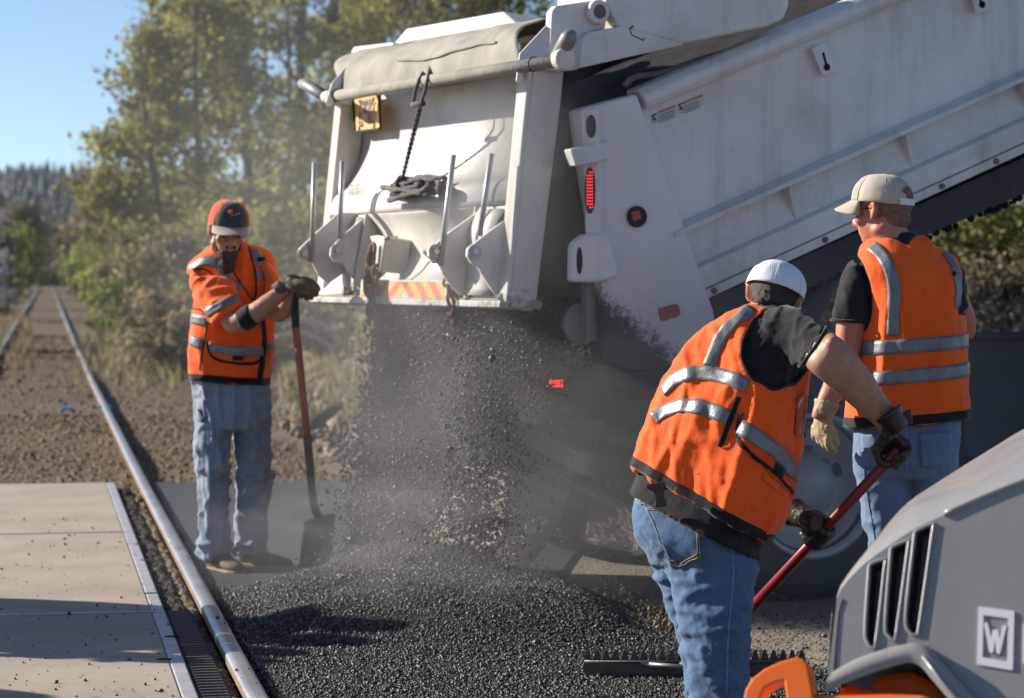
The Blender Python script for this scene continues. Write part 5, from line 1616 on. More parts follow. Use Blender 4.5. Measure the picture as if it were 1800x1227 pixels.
# ---- hands
FL = (.070, .079, .074, .058)
def grip_hand(C, axis, wrist, around=1, rh=.019, rf=.0118, voxel=.0042, cuff=None, span=235, thumb=1, thick=1.0):
    """glove closed round a handle: C on the handle, hand arrives from wrist; around=+-1 turning sense"""
    h = axis.normalized(); w = wrist - C; w = w - h * w.dot(h)
    e1 = w.normalized(); e2 = h.cross(e1) * around
    Rg = rh + rf * .62
    def on(a, o, R_=Rg): a = R(a); return C + h * o + (e1 * math.cos(a) + e2 * math.sin(a)) * R_
    mbs = []
    for i in range(4):
        o = (i - 1.5) * .0225; ln = FL[i]
        sp_ = span * ln / .079
        pts = [on(-38, o * .95, Rg + .028), on(0, o, Rg + .016)] + [on(a, o * 1.02, Rg + (.006 if k == 0 else .001)) for k, a in enumerate(np.linspace(38, sp_, 5))]
        mbs.append(stube(MB(), pts, [rf * 1.1, rf * 1.12, rf * 1.05, rf * 1.08, rf, rf * .98, rf * .85], 12, 3))
        mbs.append(MB().ball(pts[-1], rf * .86, seg=8, rin=6))
        mbs.append(MB().ball(pts[2], rf * 1.16, seg=8, rin=6))
    # palm and back of the hand from the wrist to the knuckles
    kn = on(-12, 0, Rg + .018); d = (kn - wrist).normalized()
    side = h; nn = d.cross(side).normalized()
    rings = []
    for f, a, b in ((-.15, .034, .030), (.1, .035, .028), (.4, .042, .026), (.75, .049, .023), (1.0, .047, .018)):
        b *= thick; c = wrist.lerp(kn, f)
        rings.append([c + side * a * math.cos(t) + nn * b * math.sin(t) for t in np.linspace(0, 2 * math.pi, 17)[:-1]])
    mbs.append(lofted(rings, 3))
    # thumb leaves the side of the palm near its base and closes the other way round
    b0 = wrist.lerp(kn, .35) + side * .030 * thumb
    tp = [b0, wrist.lerp(kn, .7) + side * .042 * thumb - e2 * .014, on(-62, .044 * thumb, Rg + .004), on(-115, .034 * thumb, Rg + .001), on(-150, .022 * thumb, Rg)]
    mbs.append(stube(MB(), tp, [.019, .0165, .0145, .0128, .0105], 12, 4)); mbs.append(MB().ball(tp[-1], .0106, seg=8, rin=6))
    if cuff is not None:
        c0 = wrist + (wrist - cuff).normalized() * .01
        rings = []
        ax = (cuff - wrist).normalized(); a = ax.orthogonal().normalized(); b = ax.cross(a)
        for f, r_ in ((-.6, .030), (-.2, .034), (.2, .037), (.6, .042), (1, .050)):
            rings.append([wrist.lerp(cuff, f) + (a * math.cos(t) + b * math.sin(t)) * r_ for t in np.linspace(0, 2 * math.pi, 19)[:-1]])
        mbs.append(lofted(rings, 3))
    return union(mbs, voxel, 2, 'glove')
def open_hand(wrist, d, n_, side=1, curl=(20, 30, 25), rf=.0118, voxel=.0045, cuff=None, spread=4, cuffr=(.03, .034, .036, .038), thumb_out=.028):
    """relaxed glove: d towards the fingers, n_ palm normal, thumb on side*d x n_"""
    d = d.normalized(); n_ = (n_ - d * n_.dot(d)).normalized(); s = d.cross(n_).normalized() * side
    mbs = []
    kn = wrist + d * .092
    rings = []
    for f, a, b in ((-.15, .029, .024), (.1, .032, .022), (.5, .042, .021), (1.0, .045, .016)):
        c = wrist.lerp(kn, f)
        rings.append([c + s * a * math.cos(t) + n_ * b * math.sin(t) for t in np.linspace(0, 2 * math.pi, 17)[:-1]])
    mbs.append(lofted(rings, 3))
    for i in range(4):
        o = (1.5 - i) * .0225
        c0 = kn + s * o - d * .012; a = 0; pts = [c0 - d * .02, c0]
        ln = FL[i] * 1.02; dd = (d + s * math.tan(R(spread)) * (1.5 - i)).normalized()
        for k, fr in enumerate((.42, .32, .26)):
            a += R(curl[k] * (1 + .12 * i))
            pts.append(pts[-1] + (dd * math.cos(a) + n_ * math.sin(a)) * ln * fr)
        mbs.append(stube(MB(), pts, [rf * 1.12, rf * 1.12, rf * 1.05, rf, rf * .88], 12, 4)); mbs.append(MB().ball(pts[-1], rf * .9, seg=8, rin=6))
    b0 = wrist + d * .026 + s * .026
    tp = [b0, b0 + d * .03 + s * thumb_out + n_ * .012, b0 + d * .058 + s * (thumb_out + .008) + n_ * .026, b0 + d * .08 + s * (thumb_out + .004) + n_ * .036]
    mbs.append(stube(MB(), tp, [.019, .0165, .014, .0115], 12, 4)); mbs.append(MB().ball(tp[-1], .0115, seg=8, rin=6))
    if cuff is not None:
        ax = (cuff - wrist).normalized(); a = ax.orthogonal().normalized(); b = ax.cross(a); rings = []
        for f, r_ in zip((-.2, .25, .65, 1), cuffr):
            rings.append([wrist.lerp(cuff, f) + (a * math.cos(t) + b * math.sin(t)) * r_ for t in np.linspace(0, 2 * math.pi, 19)[:-1]])
        mbs.append(lofted(rings, 3))
    return union(mbs, voxel, 2, 'glove')
def crease(me, amp=.0022, f=55):
    displace(me, lambda c, n_: amp * (ridge(c * f) - .5) + amp * .8 * noise.noise(c * f * .5))

# ---- heads
def head_parts(c, U, F, neck_to, s=1.0, neck_r=.058):
    """skull, jaw, nose, brow, cheeks, ears and neck as overlapping solids; c is the middle of the head"""
    U = U.normalized(); F = (F - U * F.dot(U)).normalized(); X = F.cross(U).normalized(); ax = (X, F, U)
    o = lambda x, f, u: c + (X * x + F * f + U * u) * s
    m = []
    m.append(MB().ball(o(0, -.008, .03), .076 * s, .097 * s, .088 * s, 20, 14, ax))
    m.append(MB().ball(o(0, .018, -.045), .060 * s, .072 * s, .070 * s, 18, 12, ax))
    m.append(MB().ball(o(0, .052, -.088), .036 * s, .034 * s, .028 * s, 14, 9, ax))
    m.append(MB().ball(o(0, .084, .012), .050 * s, .012 * s, .012 * s, 12, 8, ax))
    nm = MB(); stube(nm, [o(0, .084, .012), o(0, .098, -.012), o(0, .112, -.030), o(0, .100, -.040)], [.009 * s, .010 * s, .014 * s, .010 * s], 10, 3); m.append(nm)
    for sx in (-1, 1):
        m.append(MB().ball(o(sx * .014, .096, -.036), .009 * s, .011 * s, .008 * s, 8, 6, ax))
        m.append(MB().ball(o(sx * .044, .062, -.025), .024 * s, .024 * s, .022 * s, 10, 8, ax))
        m.append(MB().ball(o(sx * .050, -.01, -.065), .022 * s, .034 * s, .022 * s, 10, 8, ax))
        # ear: rim and lobe
        e = MB(); stube(e, [o(sx * .074, .008, -.028), o(sx * .083, -.004, -.022), o(sx * .089, -.020, .006), o(sx * .088, -.012, .026), o(sx * .080, .004, .020)], [.008 * s, .009 * s, .0075 * s, .0075 * s, .007 * s], 8, 4); m.append(e)
        m.append(MB().ball(o(sx * .078, -.006, -.002), .008 * s, .016 * s, .022 * s, 10, 8, ax))
    lp = MB(); stube(lp, [o(-.024, .080, -.062), o(0, .092, -.060), o(.024, .080, -.062)], [.005, .0075, .005], 8, 3); m.append(lp)
    lp = MB(); stube(lp, [o(-.02, .080, -.071), o(0, .090, -.071), o(.02, .080, -.071)], [.005, .0075, .005], 8, 3); m.append(lp)
    nk = MB(); stube(nk, [o(0, -.02, -.02), o(0, -.022, -.085), neck_to], [neck_r * .98, neck_r, neck_r * 1.2], 18, 4); m.append(nk)
    return m, o, ax
def cap(c, U, F, parent, m_front, m_back, m_brim, rx=.086, ry=.104, h=.098, brim=.072, drop=.018, rise=.0, brim_only=None, droop=1.0, seed=0, front_ang=72, m_button=None, pw=.62):
    U = U.normalized(); F = (F - U * F.dot(U)).normalized(); X = F.cross(U).normalized()
    n, k = 64, 16; vs, fs, fm = [], [], []
    for j in range(k + 1):
        v = j / k; th_ = v * math.pi / 2
        for i in range(n):
            a = 2 * math.pi * i / n
            # crown: front panels stand taller
            cf = .5 + .5 * math.cos(a)
            rr_ = math.cos(th_) ** pw if v < 1 else 0
            rr_ = max(rr_, .001) * (1 + .022 * abs(math.sin(3 * a)) * math.sin(math.pi * min(1, v * 1.05 + .1)))
            z = h * (math.sin(th_) ** 1.02) * (1 + .06 * cf * (1 - v)) - (.012 * (1 - cf) * (1 - v) if True else 0)
            w = .0035 * noise.noise(Vector((math.sin(a) * 1.6, math.cos(a) * 1.6, v * 2.4 + seed))) + .0026 * noise.noise(Vector((math.sin(a) * 5, math.cos(a) * 5, v * 6 + seed)))
            vs.append(c + X * ((rx + w) * rr_ * math.sin(a)) + F * ((ry + w) * rr_ * math.cos(a)) + U * z)
    for j in range(k):
        for i in range(n):
            fs.append((j * n + i, j * n + (i + 1) % n, (j + 1) * n + (i + 1) % n, (j + 1) * n + i))
            a = (360 * (i + .5) / n); a = min(a, 360 - a); fm.append(0 if a < front_ang * (1 - .25 * (j / k)) else 1)
    o = MB().add(vs, fs).build('cap', m_front, parent, smooth=True)
    o.data.materials.append(m_back)
    o.data.polygons.foreach_set('material_index', fm)
    sd = o.modifiers.new('thick', 'SOLIDIFY'); sd.thickness = .003; sd.offset = 1
    # brim
    nb, mb_ = 22, 8; vs, fs = [], []
    for j in range(mb_ + 1):
        v = j / mb_
        for i in range(nb + 1):
            a = R(-66 + 132 * i / nb); e = (1 - (abs(i / nb - .5) * 2) ** 2.6)
            r_in = Vector((rx * math.sin(a), ry * math.cos(a)))
            ext = brim * v * (e ** .55)
            p = c + X * (r_in.x * (1 + .02 * v)) + F * (r_in.y + ext * 1.0) + U * (.004 - drop * v * droop - .020 * (abs(math.sin(a)) ** 2) * (.3 + v) * droop + rise)
            vs.append(p)
    fs = [(j * (nb + 1) + i, j * (nb + 1) + i + 1, (j + 1) * (nb + 1) + i + 1, (j + 1) * (nb + 1) + i) for j in range(mb_) for i in range(nb)]
    b = MB().add(vs, fs).build('brim', m_brim, o, smooth=True)
    sd = b.modifiers.new('thick', 'SOLIDIFY'); sd.thickness = .004; sd.offset = 0
    MB().ball(c + U * (h + .001), .008, .008, .005, 10, 6, (X, F, U)).build('cap_button', m_button or m_back, o, smooth=True)
    # panel seams
    for a in (0, 60, 120, 180, 240, 300):
        pts = []
        for j in range(k):
            v = j / k; th_ = v * math.pi / 2; rr_ = max(math.cos(th_) ** pw, .001); cf = .5 + .5 * math.cos(R(a))
            z = h * (math.sin(th_) ** 1.02) * (1 + .06 * cf * (1 - v)) - .012 * (1 - cf) * (1 - v)
            pts.append(c + X * ((rx + .0032) * rr_ * math.sin(R(a))) + F * ((ry + .0032) * rr_ * math.cos(R(a))) + U * (z + .001))
        MB().tube(pts, .0013, 4).build('cap_seam', m_front if a in (0, 60, 300) else m_back, o, smooth=True)
    return o, (X, F, U)
def shoe(toe, heel, m_up, m_sole, parent, w=.048):
    d = (toe - heel); L = d.length; d = d.normalized(); s = Vector((-d.y, d.x, 0)).normalized(); z = Vector((0, 0, 1))
    rings = []
    for f, ww, hh, zz in ((-.02, .55, .06, .035), (.08, .82, .10, .045), (.25, .80, .115, .05), (.45, .86, .085, .045), (.65, 1.0, .062, .035), (.85, .98, .05, .03), (.98, .62, .035, .025), (1.02, .3, .02, .022)):
        c = heel + d * L * f + z * (zz + .012)
        rings.append([c + s * (w * ww * math.cos(t)) + z * (hh * .5 * math.sin(t) * (1 if math.sin(t) > 0 else .8)) for t in np.linspace(0, 2 * math.pi, 17)[:-1]])
    me = union([lofted(rings, 3)], .006, 2, 'shoe')
    o = put(me, 'shoe', m_up, parent)
    pr = []
    for f, ww in ((-.03, .4), (.0, .7), (.1, .9), (.3, .86), (.5, .88), (.7, 1.06), (.88, 1.02), (1.0, .72), (1.045, .3)):
        pr.append((f, ww))
    poly = [heel + d * L * f + s * w * ww for f, ww in pr] + [heel + d * L * f - s * w * ww for f, ww in pr[::-1]]
    MB().prism([p + z * .004 for p in poly], z * .024).build('sole', m_sole, o, bevel=.004)
    return o

def mat_pleat():
    t = NT('white_mesh_cap')
    w = t.n.new('ShaderNodeTexWave'); w.inputs['Scale'].default_value = 42; w.inputs['Distortion'].default_value = .6; w.inputs['Detail'].default_value = 1
    t.L(t.co, w.inputs['Vector'])
    c = t.mix(t.ramp(w.outputs['Fac'], [(.1, .22), (.5, 0.0)]), (.76, .76, .79), (.55, .55, .60))
    t.set(col=c, rough=.85, spec=.2)
    b = t.bump(w.outputs['Fac'], .15, .0015)
    t.bump(t.noise(24, 4, .6), .3, .006, b)
    return t.m
M.update(
    orange=mat_cloth('hi_vis_orange', (.98, .125, .011), .8, 0, .06, .22),
    orange_mesh=mat_cloth('hi_vis_orange_mesh', (.98, .12, .010), .82, 150, .06, .25),
    orange_dirty=mat_cloth('worn_orange_cloth', (.82, .085, .010), .85, 0, .18, .35),
    tape=mat_reflective(),
    blackcloth=mat_cloth('black_cotton', (.014, .014, .014), .9, 0, .3, .35),
    blacktrim=mat_cloth('black_binding', (.010, .010, .010), .8, 0, .3, .15),
    denim=mat_denim('blue_denim', (.036, .068, .135), (.098, .168, .275)),
    denim2=mat_denim('mid_blue_denim', (.055, .09, .16), (.14, .21, .31), .15),
    denim_old=mat_denim('faded_dusty_denim', (.085, .12, .17), (.25, .32, .41), .35),
    skin=mat_skin('fair_skin', (.50, .27, .18)), skin_red=mat_skin('ruddy_skin', (.50, .22, .145)), skin_arm=mat_skin('tanned_arm_skin', (.42, .25, .165)),  # each worker's own skin tone
    glove_black=simple('black_leather_glove', (.030, .026, .021), .42, 0, .45, 25, .45, 120, .5, .004),
    glove_tan=simple('tan_leather_glove', (.42, .32, .19), .75, 0, .3, 18, .4, 110),
    glove_dust=simple('dusty_leather_glove', (.10, .078, .052), .8, 0, .4, 20, .4, 90),
    hair=simple('dark_brown_hair', (.028, .018, .012), .55, 0, .5, 60, .8, 260, .5, .006),
    hair_short=simple('cropped_hair', (.20, .10, .065), .75, 0, .35, 60, .5, 400),
    beard=simple('grizzled_beard', (.075, .058, .045), .8, 0, .5, 50, .9, 240, .4, .01),
    cap_white=mat_pleat(),
    cap_tan=mat_cloth('tan_cap', (.42, .36, .27), .85, 0, .08, .1),
    cap_tanmesh=mat_cloth('tan_mesh_cap', (.50, .43, .34), .85, 260, .08, .1),
    cap_char=mat_cloth('charcoal_cap', (.05, .055, .058), .85, 0, .1, .1),
    cap_red=mat_cloth('red_orange_cap_mesh', (.72, .09, .03), .85, 0, .1, .1),
    cap_grey=mat_cloth('grey_brim', (.32, .27, .24), .85, 0, .1, .1),
    shoe=simple('dusty_brown_boot', (.13, .10, .07), .85, 0, .4, 20, .4, 90),
    sole=simple('tan_sole', (.30, .23, .15), .8, 0, .3, 20, .3, 90),
    thread=simple('tan_stitching', (.42, .30, .15), .8, 0, .2, 40, 0),
    denim_seam=mat_denim('denim_seam', (.05, .10, .22), (.20, .32, .52)),
    eye=simple('dark_eye', (.02, .015, .012), .3, 0, .1, 40, 0),
    whiteplastic=simple('white_snap_strap', (.70, .69, .70), .5, 0, .06, 20, 0),
)

# ================================================================== PERSON IN FRONT, RAKING
def fold_fn(scale_vec, amp, seed=0, rot=None, mask=None):
    sv = Vector(scale_vec); of = Vector((seed * 3.1, seed * 1.7, seed * .9))
    def fn(c, n_):
        q = (rot @ c) if rot else c
        q = Vector((q.x * sv.x, q.y * sv.y, q.z * sv.z)) + of
        v = amp * (ridge(q) - .35) + amp * .45 * noise.noise(q * 2.3)
        return v * (mask(c) if mask else 1)
    return fn
def hem(me, tr, parent, c, up, w=.034):
    best = min(boundary_loops(me, .5), key=lambda lp: (sum(lp, Vector()) / len(lp) - c).dot(up))
    p = best[::3]
    for _ in range(3): p = [(p[i - 1] + p[i] * 2 + p[(i + 1) % len(p)]) / 4 for i in range(len(p))]
    strip(tr, 'hem_band', [q + up * (w * .48) for q in p], w, M['blacktrim'], parent, .007, True, False)
def build_front():
    Y0 = 8.2
    root = empty('person', G(1255, 1262)[:2] + (0,), 'worker bent forward in orange vest and white cap, raking the hot asphalt', 'person')
    # ---- vest
    V = [((1112, 820), (1350, 956), 8.22, .185), ((1128, 774), (1384, 890), 8.22, .19), ((1152, 716), (1402, 800), 8.24, .19), ((1180, 654), (1414, 716), 8.26, .185), ((1214, 602), (1422, 650), 8.28, .18), ((1260, 563), (1424, 604), 8.30, .165), ((1306, 544), (1416, 568), 8.31, .13), ((1336, 536), (1402, 546), 8.32, .085)]
    rings = [ring2(a, b, y, d * .92, 3.0, yaw=-36) for a, b, y, d in V]
    tv = P(1352, 540, 8.3) - P(1230, 890, 8.2); tv.normalize()          # up the back
    me = union([lofted(rings, 5)], .0075, 4, 'vest')
    lat_ = tv.cross(Vector((0, 1, 0))).normalized()
    rot = Matrix((lat_, Vector((0, 1, 0)), tv)).to_3x3()
    displace(me, fold_fn((11, 8, 2.2), .016, 1, rot)); displace(me, fold_fn((15, 10, 2.0), .008, 2, Matrix.Rotation(R(-28), 3, 'Y') @ rot))
    displace(me, fold_fn((3.5, 3.5, 15), .007, 4, rot, lambda c: max(0, 1 - abs((c - P(1200, 800, 8.2)).dot(tv)) / .2)))
    smoothmesh(me, 1)
    arm_poly = [(1366, 530), (1330, 558), (1308, 590), (1302, 630), (1318, 664), (1357, 688), (1396, 676), (1420, 650), (1450, 640), (1450, 520)]
    hemc, hemn = P(1230, 896, 8.22), tv
    neckc = P(1371, 541, 8.32)
    def pred(c, n_):
        if (c - hemc).dot(hemn) < .006 and n_.dot(hemn) < -.55: return True
        if n_.dot(hemn) > .6 and (c - neckc).length < .085: return True
        x, y = topix(c)
        if c.y < 8.30 and inpoly(x, y, arm_poly): return True
        return False
    full = me.copy()
    cut(me, pred, 12)
    vt = bvh(me)
    vest = put(me.copy(), 'vest', M['orange_mesh'], root, solid=.004)
    W = lambda n, p, w, m=M['tape'], off=.0075: strip(vt, n, p, w, m, vest, off)
    W('reflective_strip', [(1166, 690), (1185, 668), (1212, 657), (1252, 657), (1292, 668), (1313, 680)], .050)
    W('reflective_strip', [(1150, 738), (1172, 722), (1198, 714), (1234, 716), (1270, 729), (1290, 741)], .050)
    W('reflective_strip', [(1322, 543), (1298, 560), (1276, 582), (1258, 612), (1247, 644)], .044)
    # pocket panel on the flank
    pp = patch(vt, 'side_pocket', ((1304, 734), (1404, 806), (1392, 876), (1296, 776)), M['orange_dirty'], vest, .008, 18, 12)
    W('reflective_strip', [(1303, 752), (1333, 772), (1365, 798), (1396, 836)], .048, M['tape'], .013)
    W('pocket_piping', [(1307, 726), (1299, 744), (1295, 766), (1312, 794), (1336, 812), (1360, 831), (1378, 856), (1390, 866)], .012, M['blacktrim'], .013)
    W('side_slit', [(1299, 698), (1287, 730), (1276, 758), (1266, 786)], .018, M['blacktrim'], .008)
    lb = patch(vt, 'brand_tag', ((1357, 812), (1373, 822), (1370, 840), (1354, 828)), M['blacktrim'], vest, .016, 4, 4)
    patch(vt, 'cloth_tab', ((1340, 832), (1366, 852), (1362, 862), (1338, 842)), M['orange'], vest, .008, 6, 4)
    strip(vt, 'hem_band', wrap(vt, ring2((1114, 811), (1355, 944), 8.22, .172, 3.0, yaw=-36)), .030, M['blacktrim'], vest, .006, True, False)
    binding(me, 'binding', M['blacktrim'], vest, .0055)
    # clear chest pocket and loose tab at the far front edge
    M['clear'] = simple('clear_vinyl_over_orange', (.60, .10, .04), .12, 0, .2, 12, .4, 30)
    patch(vt, 'clear_pocket', ((1398, 700), (1413, 690), (1404, 770), (1392, 762)), M['clear'], vest, .010, 5, 10)
    MB().prism([P(x, y, 8.23) for x, y in ((1404, 672), (1416, 682), (1420, 706), (1410, 708))], (0, .01, 0)).build('loose_tab', M['orange'], vest, bevel=.002)
    # ---- shirt
    srings = scaled(rings, .93)
    tail = [ring2((1105, 868), (1337, 986), 8.2, .188, 3.0, yaw=-36), ring2((1119, 840), (1335, 958), 8.21, .150, 3.0, yaw=-36)]
    sh = [lofted(tail + srings, 4)]
    sl = [ring2((1340, 545), (1345, 660), 8.22, .085), ring2((1392, 538), (1372, 655), 8.17, .085), ring2((1428, 558), (1392, 648), 8.10, .08), ring2((1449, 578), (1406, 640), 8.05, .066)]
    sh.append(lofted(sl, 5))
    sh.append(MB().ball(P(1392, 592, 8.19), .085, .085, .09, 18, 12))
    fl_ = [ring2((1375, 560), (1405, 640), 8.42, .08), ring2((1400, 600), (1418, 690), 8.46, .07)]
    sh.append(lofted(fl_, 4))
    ms = union(sh, .0085, 3, 'shirt')
    up_ = lambda c: .15 if (c - P(1230, 880, 8.2)).dot(tv) < .06 else 1.0
    displace(ms, fold_fn((16, 12, 7), .009, 7, rot, up_)); displace(ms, fold_fn((22, 18, 22), .004, 8, None, up_))
    shirt = put(ms, 'shirt', M['blackcloth'], root)
    hr = ring2((1451, 576), (1405, 643), 8.048, .068); MB().tube(hr + hr[:1], .007, 8, cap=False).build('sleeve_hem', M['blackcloth'], shirt, smooth=True)
    # ---- jeans
    J = [ring2((1130, 846), (1310, 925), 8.2, .120, 2.7, yaw=-34), ring2((1116, 884), (1326, 966), 8.2, .140, 2.7, yaw=-34), ring2((1113, 925), (1330, 990), 8.2, .165, 2.7, yaw=-34), ring2((1128, 965), (1328, 1012), 8.22, .155, 2.7, yaw=-34), ring2((1150, 990), (1326, 1030), 8.22, .13, 2.7, yaw=-34)]
    N = [ring2((1158, 940), (1331, 985), 8.16, .115, 2.7, yaw=-34), ring2((1172, 1000), (1327, 1022), 8.14, .11, 2.7, yaw=-34), ring2((1186, 1062), (1322, 1072), 8.13, .10, 2.7, yaw=-34), ring2((1197, 1115), (1318, 1122), 8.13, .096, 2.7, yaw=-34), ring2((1206, 1170), (1314, 1176), 8.14, .092, 2.7, yaw=-34), ring2((1209, 1215), (1311, 1218), 8.15, .092, 2.7, yaw=-34), ring2((1208, 1262), (1312, 1262), 8.16, .095, 2.7, yaw=-34)]
    Fg = [ring2((1122, 930), (1258, 960), 8.38, .11, 2.7, yaw=-34), ring2((1142, 985), (1262, 1005), 8.42, .105, 2.7, yaw=-34), ring2((1165, 1050), (1268, 1058), 8.45, .095, 2.7, yaw=-34), ring2((1186, 1105), (1274, 1110), 8.46, .09, 2.7, yaw=-34), ring2((1200, 1150), (1282, 1152), 8.46, .085, 2.7, yaw=-34), ring2((1206, 1230), (1290, 1230), 8.46, .088, 2.7, yaw=-34)]
    mj = union([lofted(J, 5), lofted(N, 6), lofted(Fg, 6)], .0075, 3, 'jeans')
    def knee(c):
        x, y = topix(c); return .35 + 1.0 * math.exp(-((y - 1105) / 75) ** 2) + .9 * math.exp(-((y - 1235) / 45) ** 2) + .5 * math.exp(-((y - 1000) / 40) ** 2)
    r45 = Matrix.Rotation(R(28), 3, 'Y')
    displace(mj, fold_fn((4.5, 4.5, 13), .011, 11, r45, knee)); displace(mj, fold_fn((7, 7, 24), .0065, 14, Matrix.Rotation(R(-32), 3, 'Y'), knee)); displace(mj, fold_fn((12, 12, 34), .003, 15, Matrix.Rotation(R(12), 3, 'Y'))); displace(mj, fold_fn((26, 26, 26), .0028, 17))
    smoothmesh(mj, 1)
    jt = bvh(mj)
    jeans = put(mj.copy(), 'jeans', M['denim'], root)
    bp = patch(jt, 'back_pocket', ((1138, 892), (1226, 885), (1231, 977), (1180, 990)), M['denim'], jeans, .005, 16, 16)
    for p in ([(1138, 894), (1226, 887)], [(1138, 898), (1227, 891)], [(1226, 885), (1231, 977)], [(1222, 887), (1227, 977)], [(1231, 977), (1194, 996), (1180, 989)], [(1229, 972), (1195, 990), (1182, 984)], [(1138, 894), (1180, 989)]):
        line_on(jt, 'stitching', p, .0012, M['thread'], jeans, .0085)
    line_on(jt, 'side_seam', [(1272, 930), (1287, 960), (1289, 1000), (1287, 1040), (1282, 1090), (1279, 1140), (1277, 1224)], .0026, M['denim_seam'], jeans, .001)
    line_on(jt, 'seat_seam', [(1126, 868), (1133, 884), (1152, 925), (1170, 960), (1180, 996)], .003, M['denim_seam'], jeans, .001)
    for p in ([(1111, 872), (1126, 882), (1150, 872), (1180, 866), (1215, 862), (1240, 866)], [(1111, 877), (1126, 887), (1150, 877), (1180, 871), (1215, 867), (1240, 871)]):
        line_on(jt, 'yoke_stitching', p, .0012, M['thread'], jeans, .002)
    patch(jt, 'belt_loop', ((1171, 848), (1178, 847), (1177, 862), (1170, 862)), M['denim_seam'], jeans, .008, 3, 5)
    # ---- body under the clothes
    U, F = Vector((.30, .26, .92)), Vector((.10, .90, -.36))
    hc = P(1360, 520, 8.36)
    hp_, ho, ax = head_parts(hc, U, F, P(1362, 580, 8.32))
    body = hp_ + [lofted(scaled(rings, .84), 4), lofted(scaled(J, .88), 3), lofted(scaled(N, .80), 3), lofted(scaled(Fg, .80), 3)]
    armr = [ring2((1380, 560), (1372, 640), 8.17, .05), ring2((1440, 578), (1404, 636), 8.05, .05), ring2((1470, 588), (1424, 652), 7.99, .05), ring2((1501, 618), (1455, 678), 7.99, .049), ring2((1532, 657), (1491, 709), 8.04, .043), ring2((1560, 700), (1526, 738), 8.10, .034), ring2((1580, 728), (1545, 758), 8.14, .031), ring2((1592, 752), (1560, 778), 8.16, .030)]
    body.append(lofted(armr, 5))
    el = P(1462, 603, 7.95); body.append(MB().ball(el, .022, .022, .024, 12, 8))
    larm = MB(); stube(larm, [P(1400, 640, 8.42), P(1385, 770, 8.56), P(1362, 880, 8.48), P(1408, 905, 8.40), P(1422, 912, 8.38)], [.052, .050, .044, .034, .030], 16, 5); body.append(larm)
    mbd = union(body, .0085, 3, 'body')
    displace(mbd, lambda c, n_: .0016 * noise.noise(c * 35))
    put(mbd, 'body', M['skin_arm'], root)
    # hair, cap
    hm = union([MB().ball(ho(0, -.014, .022), .083, .100, .085, 20, 14, ax), MB().ball(ho(0, -.045, -.03), .066, .055, .045, 16, 10, ax)], .006, 2, 'hair')
    displace(hm, lambda c, n_: .004 * noise.noise(c * 60) + .002 * noise.noise(c * 150))
    put(hm, 'hair', M['hair'], root)
    cap(ho(0, -.008, .018), U, F, root, M['cap_white'], M['cap_white'], M['cap_white'], .096, .110, .092, seed=3, pw=.70)
    # ---- shoes, out of the picture but standing
    for hx, yy, tx in ((8.16, 8.16, 0), (8.46, 8.46, 0)):
        pxx = 1258 if yy < 8.3 else 1246
        h_ = Vector((P(pxx, 600, yy).x - .03, yy - .06, 0))
        shoe(h_ + Vector((.17, .20, 0)), h_, M['shoe'], M['sole'], root)
    # ---- gloves on the rake handle
    hA, hB = P(1586, 783, 8.10), P(1215, 1182, 8.93)      # handle from its free end down to the rake
    hd = (hB - hA).normalized()
    cR = hA + hd * .030
    wr = P(1571, 744, 8.12)
    g1 = grip_hand(hA + hd * .042, hd, P(1574, 744, 8.10), around=1, rh=.019, rf=.0148, cuff=P(1560, 724, 8.10), thick=1.35)
    crease(g1); put(g1, 'glove', M['glove_black'], root)
    # flared cuff corner standing up behind the wrist
    MB().prism([P(x, y, 8.16) for x, y in ((1583, 726), (1601, 718), (1605, 745), (1594, 748))], (0, .012, 0)).build('glove_cuff', M['glove_black'], root, bevel=.003)
    f = (1448 - 1596) / (1215 - 1596)
    c2 = hA.lerp(hB, .365)
    g2 = grip_hand(c2, hd, P(1420, 912, 8.36), around=-1, rh=.018, rf=.0138, cuff=P(1394, 900, 8.42), thumb=-1, thick=1.3)
    crease(g2); put(g2, 'glove', M['glove_black'], root)
    return hA, hB, hd, jt
RAKE_A, RAKE_B, RAKE_D, JT = build_front()

# dark worn tool sticking out of the back pocket
tp = [(1136, 853), (1148, 850), (1168, 846), (1171, 855), (1166, 870), (1173, 884), (1172, 890), (1150, 893), (1153, 880), (1150, 866), (1137, 858)]
pts = []
for x, y in tp:
    h = cast(JT, x, y + 6)
    pts.append((h[0].y if h[0] is not None else 8.05))
yb = min(pts) - .004
o = MB().prism([P(x, y, yb) for x, y in tp], (0, .012, 0)).build('tool_holder', M['glove_black'], bevel=.002)
tag(o, 'black tool holder sticking out of the back pocket of the blue jeans', 'tool holder')

